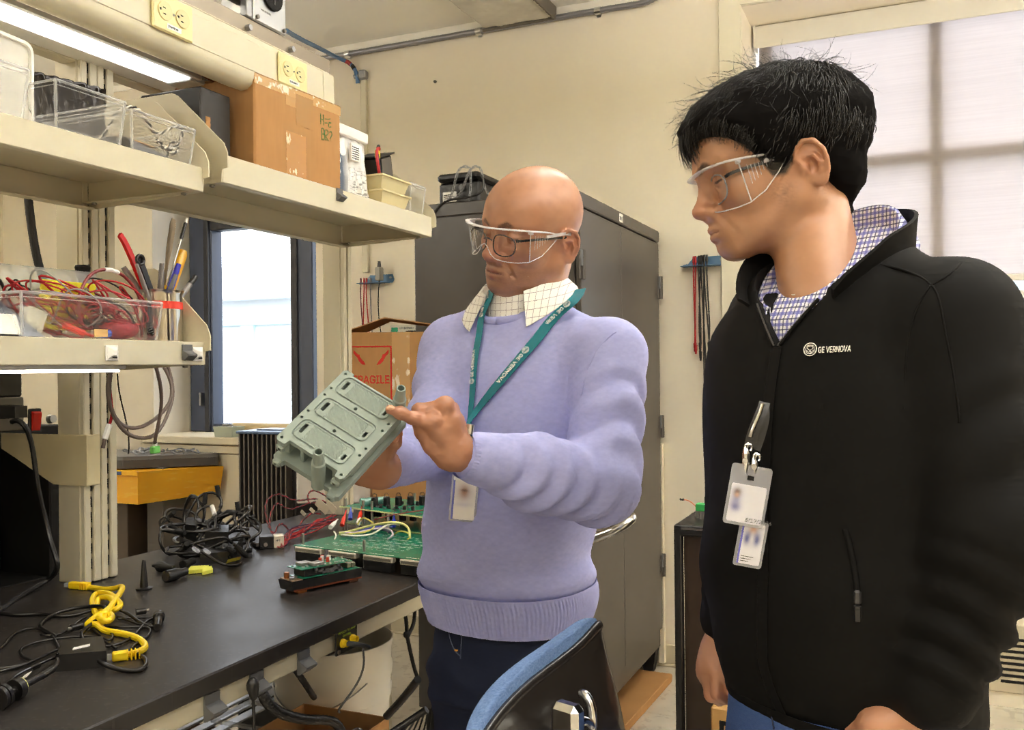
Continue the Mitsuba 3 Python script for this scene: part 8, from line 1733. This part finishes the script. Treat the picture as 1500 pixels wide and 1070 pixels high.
pz = np.array([march(a, b, fn_jacket, 0.001)[0] for a, b in ((1238, 775), (1247, 810), (1254, 850), (1258, 885))]); put('pocket_welt', tube(pz, 0.0035, 8), 'jacket_knit', P2, True)
pp, pn_ = march(1257, 875, fn_jacket, 0.004); zp = put('zip_puller', cbox(pp, (0.008, 0.006, 0.016), 0.002), ZM_, P2); put('pull_tab', cbox(pp - [0, 0, 0.018], (0.0085, 0.004, 0.020), 0.002), BLACK, zp)
# stand-up collar of the jacket, spread open
MCJ = T2 @ M_tr(0, 0.020, 1.482)
def jcollar():
    n, rows = 46, 7; t = np.radians(np.linspace(34, 322, n)); V = []
    for a in t:
        f = (1 + math.cos(a)) / 2; e = min(1.0, min(a - t[0], t[-1] - a) / 0.6); h = 0.030 + 0.036 * e ** 0.7; out = 0.006 + 0.020 * f
        for k in range(rows):
            v = k / (rows - 1); r = 0.096 + out * v ** 1.4 - 0.012 * v * (1 - f); p = np.array([math.sin(a) * (r + 0.004), math.cos(a) * r, h * v - 0.012]); p[2] += -0.44 * p[1]; V.append(p)
    V = np.array(V).reshape(n, rows, 3); N = np.cross(np.gradient(V, axis=0), np.gradient(V, axis=1)); N /= np.linalg.norm(N, axis=2, keepdims=True); A, B = (V + N * 0.0022).reshape(-1, 3), (V - N * 0.0022).reshape(-1, 3); F = []; T_ = n * rows
    for i in range(n - 1):
        for j in range(rows - 1): a, b, c, d = i * rows + j, (i + 1) * rows + j, (i + 1) * rows + j + 1, i * rows + j + 1; F += [[a, b, c], [a, c, d], [T_ + a, T_ + c, T_ + b], [T_ + a, T_ + d, T_ + c]]
    ed = [i * rows for i in range(n)] + [(n - 1) * rows + j for j in range(1, rows)] + [i * rows + rows - 1 for i in range(n - 2, -1, -1)] + [j for j in range(rows - 2, 0, -1)]
    for a, b in zip(ed, ed[1:] + ed[:1]): F += [[a, T_ + a, b], [b, T_ + a, T_ + b]]
    m = trimesh.Trimesh(np.vstack([A, B]), F, process=False); m.apply_transform(MCJ); return m
put('jacket_collar', jcollar(), 'jacket_knit', P2, 60)
def f_plaid(p, n, uv):
    R = T2[:3, :3]; dx, dy = p.x - float(T2[0, 3]), p.y - float(T2[1, 3]); lx = dx * float(R[0, 0]) + dy * float(R[1, 0]); lyy = dx * float(R[0, 1]) + dy * float(R[1, 1])
    u, v = (lx + 0.5 * lyy) / 0.0125, (p.z + 0.15 * lyy) / 0.0125
    def band(t, o, w): f = dr.abs(t - o - dr.round(t - o)); return 1 - smoothstep(w, w + 0.04, f)
    c = mix(lin((226, 226, 232)), lin((92, 96, 178)), 0.75 * band(u, 0, 0.13)); c = c * (1 - 0.75 * band(v, 0, 0.13)) + mi.Color3f(lin((92, 96, 178))) * (0.75 * band(v, 0, 0.13))
    c = c * (1 - 0.8 * band(u, 0.5, 0.05)) + mi.Color3f(lin((52, 56, 96))) * (0.8 * band(u, 0.5, 0.05)); k = 0.8 * band(v, 0.5, 0.05); return c * (1 - k) + mi.Color3f(lin((52, 56, 96))) * k
pmat('plaid', f_plaid, 0.75, 0.2)
def fn_shirt2(P):
    L = loc(T2, P); return np.maximum(su(s_loft(L, zs2, cx2, cy2 + 0.0, a2 - 0.020, b2 - 0.012), s_cap(L, (0, 0.024, 1.42), (0, 0.020, 1.53), 0.080, 0.074), 0.02), np.maximum(L[:, 2] - (1.494 - 0.80 * (L[:, 1] - 0.026)), 1.36 - L[:, 2]))
put('shirt', sdf_mesh(fn_shirt2, T2[:3, 3] + [-0.22, -0.22, 1.35], T2[:3, 3] + [0.22, 0.22, 1.56], 0.0045), 'plaid', P2, True)
put('shirt_collar', leaf_collar(T2 @ M_tr(0, 0.026, 1.470), 20, 340, (0.081, 0.080), 0.042, 0.044, 0.066, 0.014, drop=0.006, tilt=-0.80), 'plaid', P2, 60)
bp_, bn_ = march(1167, 431, fn_shirt2, 0.0015); x_, y_, z_ = basis(bn_)
bt_ = put('button', lathe([[0, 0], [0.0055, 0], [0.006, 0.001], [0.0055, 0.002], [0.004, 0.0014], [0, 0.0014]], 20, frame(bp_, x_, y_, z_)), mat((216, 210, 196), 0.3), P2); put('thread_hole', cat(*[rod(bp_ + x_ * a + y_ * b + z_ * 0.0013, bp_ + x_ * a + y_ * b + z_ * 0.0017, 0.0006, 6) for a in (-0.0013, 0.0013) for b in (-0.0013, 0.0013)]), BLACKM, bt_, False)
# printed logo on the chest
q0, n0 = march(1199, 518, fn_jacket, 0.0012); q1, n1_ = march(1247, 516, fn_jacket, 0.0012); lx_ = unit(q1 - q0); ln = unit(n0 + n1_); ly_ = unit(np.cross(ln, lx_)); ln = np.cross(lx_, ly_)
Lw = np.linalg.norm(q1 - q0); tx = meshkit.text_mesh('GE VERNOVA', 0.0072, 0.0005, True); tx.apply_scale([Lw / (tx.bounds[1, 0] - tx.bounds[0, 0]), 1, 1]); tx.apply_transform(frame(q0 + ln * 0.0012, lx_, ly_, ln)); put('logo_lettering', tx, WHT, P2, False)
qc, nc_ = march(1188.5, 513, fn_jacket, 0.0015); emblem(qc + ln * 0.001, lx_, ly_, 0.0078, WHT, P2)
# jeans
def f_denim2(p, n, uv): return mix(mix(lin((34, 56, 104)), lin((58, 82, 132)), fbm(p.x * 7, p.y * 7, p.z * 6)), lin((90, 110, 150)), 0.3 * noise(p.x * 500, p.y * 500, p.z * 900))
pmat('blue_denim', f_denim2, 0.8, 0.2)
def fn_jeans2(P):
    L = loc(T2, P); q = L.copy(); q[:, 0] = np.abs(q[:, 0]); d = s_loft(L, *smooth_tab([0.78, 0.84, 0.92, 0.96], [0] * 4, [0.01] * 4, [0.160, 0.160, 0.154, 0.148], [0.118, 0.122, 0.118, 0.11]))
    lg = su(s_cap(q, (0.080, 0.005, 0.82), (0.100, 0.010, 0.48), 0.084, 0.070), s_cap(q, (0.105, 0.010, 0.48), (0.12, -0.005, 0.07), 0.070, 0.058), 0.03)
    return np.maximum(su(d, lg, 0.03) + 0.006 * (meshkit.fbm(P * 14, 2, 6) - 0.5), 0.045 - L[:, 2])
put('jeans', sdf_mesh(fn_jeans2, T2[:3, 3] + [-0.28, -0.28, 0.03], T2[:3, 3] + [0.28, 0.28, 0.97], 0.0075), 'blue_denim', P2, True)
for s in (-1, 1):
    c = wor(T2, [(s * 0.12, 0.045, 0)])[0]
    put('shoe', sdf_mesh(lambda P: np.maximum(su(s_ell(loc(T2, P), (s * 0.12, 0.055, 0.035), (0.046, 0.138, 0.042)), s_ell(loc(T2, P), (s * 0.12, -0.018, 0.065), (0.043, 0.056, 0.05)), 0.03), -(P[:, 2] - 0.001)), c - [0.2, 0.2, 0.01], c + [0.2, 0.2, 0.13], 0.008), BLACK, P2, True)
for pts in (((1128, 1030), (1131, 1050), (1134, 1069)), ((1244, 1050), (1252, 1058), (1262, 1062))): put('jeans_seam', tube(np.array([march(a, b, fn_jeans2, 0.0008)[0] for a, b in pts]), 0.0012, 5), mat((30, 40, 70), 0.7), P2, True)
# hands
S2h = dict(S2, skin=(196, 144, 114), skin2=(180, 124, 96), ruddy=(200, 132, 108))
w0, w1 = at(1061, 925, 1.335), at(1056, 958, 1.330)
km = [at(1050, 984, 1.300), at(1040, 986, 1.318), at(1036, 988, 1.342), at(1036, 988, 1.362)]
kf = [[at(1050, 1016, 1.292), at(1062, 1024, 1.306), at(1066, 1008, 1.316)], [at(1042, 1020, 1.312), at(1054, 1026, 1.326), at(1058, 1010, 1.334)], [at(1040, 1018, 1.340), at(1052, 1022, 1.350), at(1056, 1006, 1.354)], [at(1040, 1012, 1.362), at(1050, 1016, 1.368), at(1052, 1002, 1.370)]]
kt = [at(1062, 966, 1.312), at(1073, 990, 1.290), at(1078, 1012, 1.286), at(1080, 1030, 1.286)]
def fn_h2r(P): return hand_sdf(P, (w0, w1), (0.026, 0.026), km, kf, kt, rp=0.0135)
bb_ = np.array([w0, *km, *[q for f in kf for q in f], *kt]); m = sdf_mesh(fn_h2r, bb_.min(0) - 0.04, bb_.max(0) + 0.04, 0.0022); put('hand', m, 'skin', P2, True, color=skin_flat(m, S2h, [*km, *[f[0] for f in kf], kt[2]]))
tn_, _n = march(1079, 1030, fn_h2r, 0.0003, 0.8); put('fingernail', sdf_mesh(lambda P: s_ell(P, tn_, (0.0050, 0.0050, 0.0072)), tn_ - 0.012, tn_ + 0.012, 0.0014), mat((228, 184, 164), 0.3), P2, True)
v0, v1 = at(1362, 1030, 1.025), at(1322, 1056, 1.045)
vm = [at(1284, 1054, 1.045), at(1282, 1066, 1.040), at(1282, 1080, 1.045), at(1286, 1092, 1.055)]
vf = [[at(1254, 1056, 1.066), at(1238, 1064, 1.085), at(1228, 1074, 1.10)], [at(1250, 1074, 1.066), at(1232, 1086, 1.085), at(1222, 1096, 1.10)], [at(1252, 1092, 1.068), at(1236, 1104, 1.085), at(1228, 1112, 1.10)], [at(1258, 1106, 1.075), at(1246, 1116, 1.09), at(1240, 1122, 1.10)]]
vt = [at(1316, 1060, 1.06), at(1292, 1046, 1.07), at(1270, 1046, 1.085), at(1254, 1050, 1.10)]
def fn_h2l(P): return hand_sdf(P, (v0, v1), (0.028, 0.029), vm, vf, vt, rp=0.0150)
bb_ = np.array([v0, *vm, *[q for f in vf for q in f], *vt]); m = sdf_mesh(fn_h2l, bb_.min(0) - 0.045, bb_.max(0) + 0.045, 0.0024); put('hand', m, 'skin', P2, True, color=skin_flat(m, S2h, vm))
# badges on a clip in front of the zip
dj = np.dot(march(1090, 730, fn_jacket, 0.0)[0] - CAM, FWD)
df = dj - 0.040
b2_, M2_, w2, h2 = badge('visitor_badge', 'white visitor badge in a clear holder hanging highest on the black jacket', [(1065, 706), (1116, 715), (1113, 770), (1063, 762)], [df - 0.012] * 4,
    [(0.2, 0.60, 0.16, 0.24, (150, 152, 190)), (0.19, 0.78, 0.11, 0.10, (116, 92, 88)), (0.19, 0.70, 0.07, 0.07, (196, 158, 140)), (0.2, 0.40, 0.14, 0.12, (120, 122, 176)), (0.65, 0.6, 0.3, 0.3, (222, 220, 230))], (226, 225, 236), extra=0.020)
put('date_lettering', text('3/19/2026', h2 * 0.10, M2_[:3, 3] + M2_[:3, 0] * w2 * 0.52 + M2_[:3, 1] * h2 * 0.05 + M2_[:3, 2] * 0.0009, M2_[:3, 0], M2_[:3, 1], 0.0003), GREYPL, b2_, False)
put('slot', box((w2 * 0.40, h2 + 0.006, 0.0), (w2 * 0.58, h2 + 0.011, 0.0008), 0.0008, M2_), BLACKM, b2_, False)
b3_, M3_, w3, h3 = badge('staff_badge', 'white staff badge in a clear holder hanging lowest on the black jacket', [(1081, 764), (1114, 770), (1109, 832), (1078, 824)], [df - 0.003] * 4,
    [(0.5, 0.70, 0.32, 0.20, (150, 152, 190)), (0.5, 0.86, 0.16, 0.12, (202, 160, 140)), (0.28, 0.62, 0.13, 0.14, (96, 104, 160)), (0.72, 0.62, 0.13, 0.14, (96, 104, 160)), (0.5, 0.62, 0.10, 0.18, (214, 212, 224))], (230, 230, 238), stripe=mat((110, 110, 200), 0.4))
put('print_lines', cat(*[box((w3 * 0.14, h3 * (0.06 + 0.06 * k), 0.0005), (w3 * (0.5 + 0.1 * k), h3 * (0.075 + 0.06 * k), 0.0009), 0, M3_) for k in range(3)]), GREYPL, b3_, False, kind='stuff')
bc_ = thing('badge_clip', 'black lanyard end with chrome clips holding the two badges on the jacket', 'badge clip')
D_ = df - 0.008
put('strap', ribbon([at(1120, 590, D_ + 0.006), at(1113, 610, D_), at(1104, 632, D_), at(1099, 655, D_)], at(1100, 640, 0.5) - at(1100, 640, 0.6), 0.013, 0.002, 8), BLACK, bc_, 40)
put('strap', ribbon([at(1120, 592, D_ + 0.008), at(1121, 615, D_ + 0.004), at(1115, 640, D_ + 0.004), at(1108, 660, D_ + 0.004)], at(1100, 640, 0.5) - at(1100, 640, 0.6), 0.009, 0.002, 8), BLACK, bc_, 40)
put('chrome_edge', tube([at(1117, 592, D_ - 0.002), at(1110, 612, D_ - 0.004), at(1103, 628, D_ - 0.004), at(1099, 640, D_ - 0.003)], 0.0022, 8), CHROME, bc_)
for a, b, c, d in ((1094, 655, 1092, 690), (1106, 670, 1105, 692)):
    put('clip_body', tube([at(a + 3, b - 6, D_), at(a - 2, b, D_), at(a - 1, b + 10, D_), at(c, d - 4, D_), at(c + 1, d + 6, D_)], [0.0015, 0.002, 0.0046, 0.0046, 0.003], 8), CHROME, bc_)
    put('hook', tube([at(a, b + 2, D_), at(a + 4, b - 4, D_), at(a + 7, b - 2, D_), at(a + 5, b + 6, D_)], 0.0016, 6), CHROME, bc_)
    put('rivet', rod(at(c - 0.5, (b + d) / 2 + 3, D_ - 0.005), at(c - 0.5, (b + d) / 2 + 3, D_ - 0.0075), 0.0035, 10), STEEL, bc_)
# ------------------------------------------------------------------ the lab stool with the blue cushion
ch = thing('lab_chair', 'black shell chair with a blue fabric cushion in front of the dark jeans', 'chair')
# frame: x along the back's width, y toward the sitter, z up
CA, CB = at(880, 918, 1.20), at(690, 1082, 1.02)
dep0 = 1.16
cx0 = at(790, 1010, 1.14)
def chair_pt(u, v):
    """u along the visible top edge (0 high far end, 1 low near end), v down the shell (0 top, 1 bottom)."""
    top = spline([at(878, 916, 1.27), at(872, 921, 1.262), at(855, 940, 1.24), at(822, 968, 1.20), at(785, 996, 1.15), at(748, 1030, 1.09), (at(715, 1072, 1.03)), at(690, 1120, 0.98)], 10)
    t = u * (len(top) - 1); i = min(int(t), len(top) - 2); p = top[i] + (top[i + 1] - top[i]) * (t - i)
    out = unit(RIGHT * 0.9 + FWD * -0.45); out[2] = 0
    return p + np.array([0, 0, -0.46]) * v + out * (0.10 * v * (1 - 0.4 * v) * 0.9 + 0.03 * math.sin(math.pi * min(v * 1.4, 1))) * (0.4 + 0.8 * math.sin(math.pi * u))
U, Vv = np.linspace(0, 1, 50), np.linspace(0, 1, 26)
G = np.array([[chair_pt(u, v) for v in Vv] for u in U])
def sheet(G, th, n_out):
    N = np.cross(np.gradient(G, axis=0), np.gradient(G, axis=1)); N /= np.linalg.norm(N, axis=2, keepdims=True) + 1e-9
    if (N.mean((0, 1)) @ n_out) < 0: N = -N
    A, B = (G + N * th / 2).reshape(-1, 3), (G - N * th / 2).reshape(-1, 3); n, m_ = G.shape[:2]; T_ = n * m_; F = []
    for i in range(n - 1):
        for j in range(m_ - 1): a, b, c, d = i * m_ + j, (i + 1) * m_ + j, (i + 1) * m_ + j + 1, i * m_ + j + 1; F += [[a, b, c], [a, c, d], [T_ + a, T_ + c, T_ + b], [T_ + a, T_ + d, T_ + c]]
    ed = [i * m_ for i in range(n)] + [(n - 1) * m_ + j for j in range(1, m_)] + [i * m_ + m_ - 1 for i in range(n - 2, -1, -1)] + [j for j in range(m_ - 2, 0, -1)]
    for a, b in zip(ed, ed[1:] + ed[:1]): F += [[a, T_ + a, b], [b, T_ + a, T_ + b]]
    return trimesh.Trimesh(np.vstack([A, B]), F, process=False), N
sm_, Nn = sheet(G, 0.006, RIGHT)
put('shell', sm_, mat((30, 27, 25), 0.22), ch, 50)
put('shell_rim', tube(G[:, 0], 0.0065, 10, smooth=False), mat((28, 26, 25), 0.2), ch, True)
def f_fab(p, n, uv): return mix(lin((76, 104, 150)), lin((116, 142, 184)), fbm(p.x * 420, p.y * 420, p.z * 420, 2))
pmat('blue_fabric', f_fab, 0.9, 0.15, bump=lambda p, n, uv: noise(p.x * 500, p.y * 500, p.z * 500), bscale=0.001)
G2 = []
inn = -unit(RIGHT * 0.9 + FWD * -0.45)
for i, u in enumerate(U):
    row = []; e = math.sin(math.pi * min(1, max(0, (u - 0.005) / 0.99))) ** 0.5
    for k in range(6):
        a = math.pi / 2 * k / 5; row.append(chair_pt(u, 0.0) + inn * (0.003 + 0.036 * e * math.sin(a)) + np.array([0, 0, 0.003 + 0.016 * e * math.cos(a)]))
    for s in np.linspace(0.06, 0.95, 8): row.append(chair_pt(u, s) + inn * (0.003 + 0.037 * e))
    G2.append(row)
G2 = np.array(G2); Gb = np.array([[chair_pt(u, 0.004 + 0.93 * s) + inn * 0.003 for s in np.linspace(0, 1, 14)] for u in U])
V = np.vstack([G2.reshape(-1, 3), Gb.reshape(-1, 3)]); n, m_ = 50, 14; T_ = n * m_; F = []
for i in range(n - 1):
    for j in range(m_ - 1): a, b, c, d = i * m_ + j, (i + 1) * m_ + j, (i + 1) * m_ + j + 1, i * m_ + j + 1; F += [[a, c, b], [a, d, c], [T_ + a, T_ + b, T_ + c], [T_ + a, T_ + c, T_ + d]]
ed = [i * m_ for i in range(n)] + [(n - 1) * m_ + j for j in range(1, m_)] + [i * m_ + m_ - 1 for i in range(n - 2, -1, -1)] + [j for j in range(m_ - 2, 0, -1)]
for a, b in zip(ed, ed[1:] + ed[:1]): F += [[a, b, T_ + a], [b, T_ + b, T_ + a]]
put('cushion', trimesh.Trimesh(V, F, process=False), 'blue_fabric', ch, True)
q = at(838, 1064, 1.10); fx2, fz2 = unit([*RIGHT[:2], 0]), np.array([0, 0, 1.0]); fy2 = np.cross(fz2, fx2)
br_ = put('bracket', obox(q, unit(fx2 * 0.75 - fy2 * 0.65), np.cross(fz2, unit(fx2 * 0.75 - fy2 * 0.65)), unit(fz2 + fx2 * 0.25) if False else fz2, (-0.020, -0.02, -0.08), (0.020, 0.004, 0.030), 0.007), CHROME, ch)
put('tube_frame', tube([at(853, 1016, 1.16), at(860, 1022, 1.15), at(866, 1036, 1.145), at(868, 1056, 1.14), at(866, 1080, 1.14), at(862, 1130, 1.14)], 0.0058, 12), CHROME, ch)
put('tube_frame', tube([at(866, 1064, 1.12), at(852, 1058, 1.10), at(846, 1068, 1.09), at(850, 1090, 1.09)], 0.0056, 12), CHROME, ch)
sc = at(800, 1200, 1.18); gz = 0.62
seat_c = np.array([sc[0] - 0.12, sc[1], gz])
put('seat', lathe([[0, -0.03], [0.18, -0.03], [0.205, -0.01], [0.20, 0.012], [0.15, 0.02], [0, 0.016]], 40, M_tr(seat_c)), mat((30, 27, 25), 0.25), ch, 40)
put('column', rod([*seat_c[:2], 0.12], [*seat_c[:2], gz - 0.03], 0.025, 20), CHROME, ch)
for k in range(5):
    a = 2 * np.pi * k / 5 + 0.3; e = seat_c * [1, 1, 0] + [0.27 * math.cos(a), 0.27 * math.sin(a), 0.05]
    l_ = put('leg', tube([seat_c * [1, 1, 0] + [0, 0, 0.13], seat_c * [1, 1, 0] + [0.15 * math.cos(a), 0.15 * math.sin(a), 0.10], e], [0.02, 0.014], 10), BLACK, ch, True); put('glide', rod(e - [0, 0, 0.05], e, 0.018, 12), BLACKM, l_)
put('back_post', tube([[*seat_c[:2], gz - 0.02], q - [0, 0, 0.25], q - [0, 0, 0.06]], 0.012, 10), CHROME, ch)
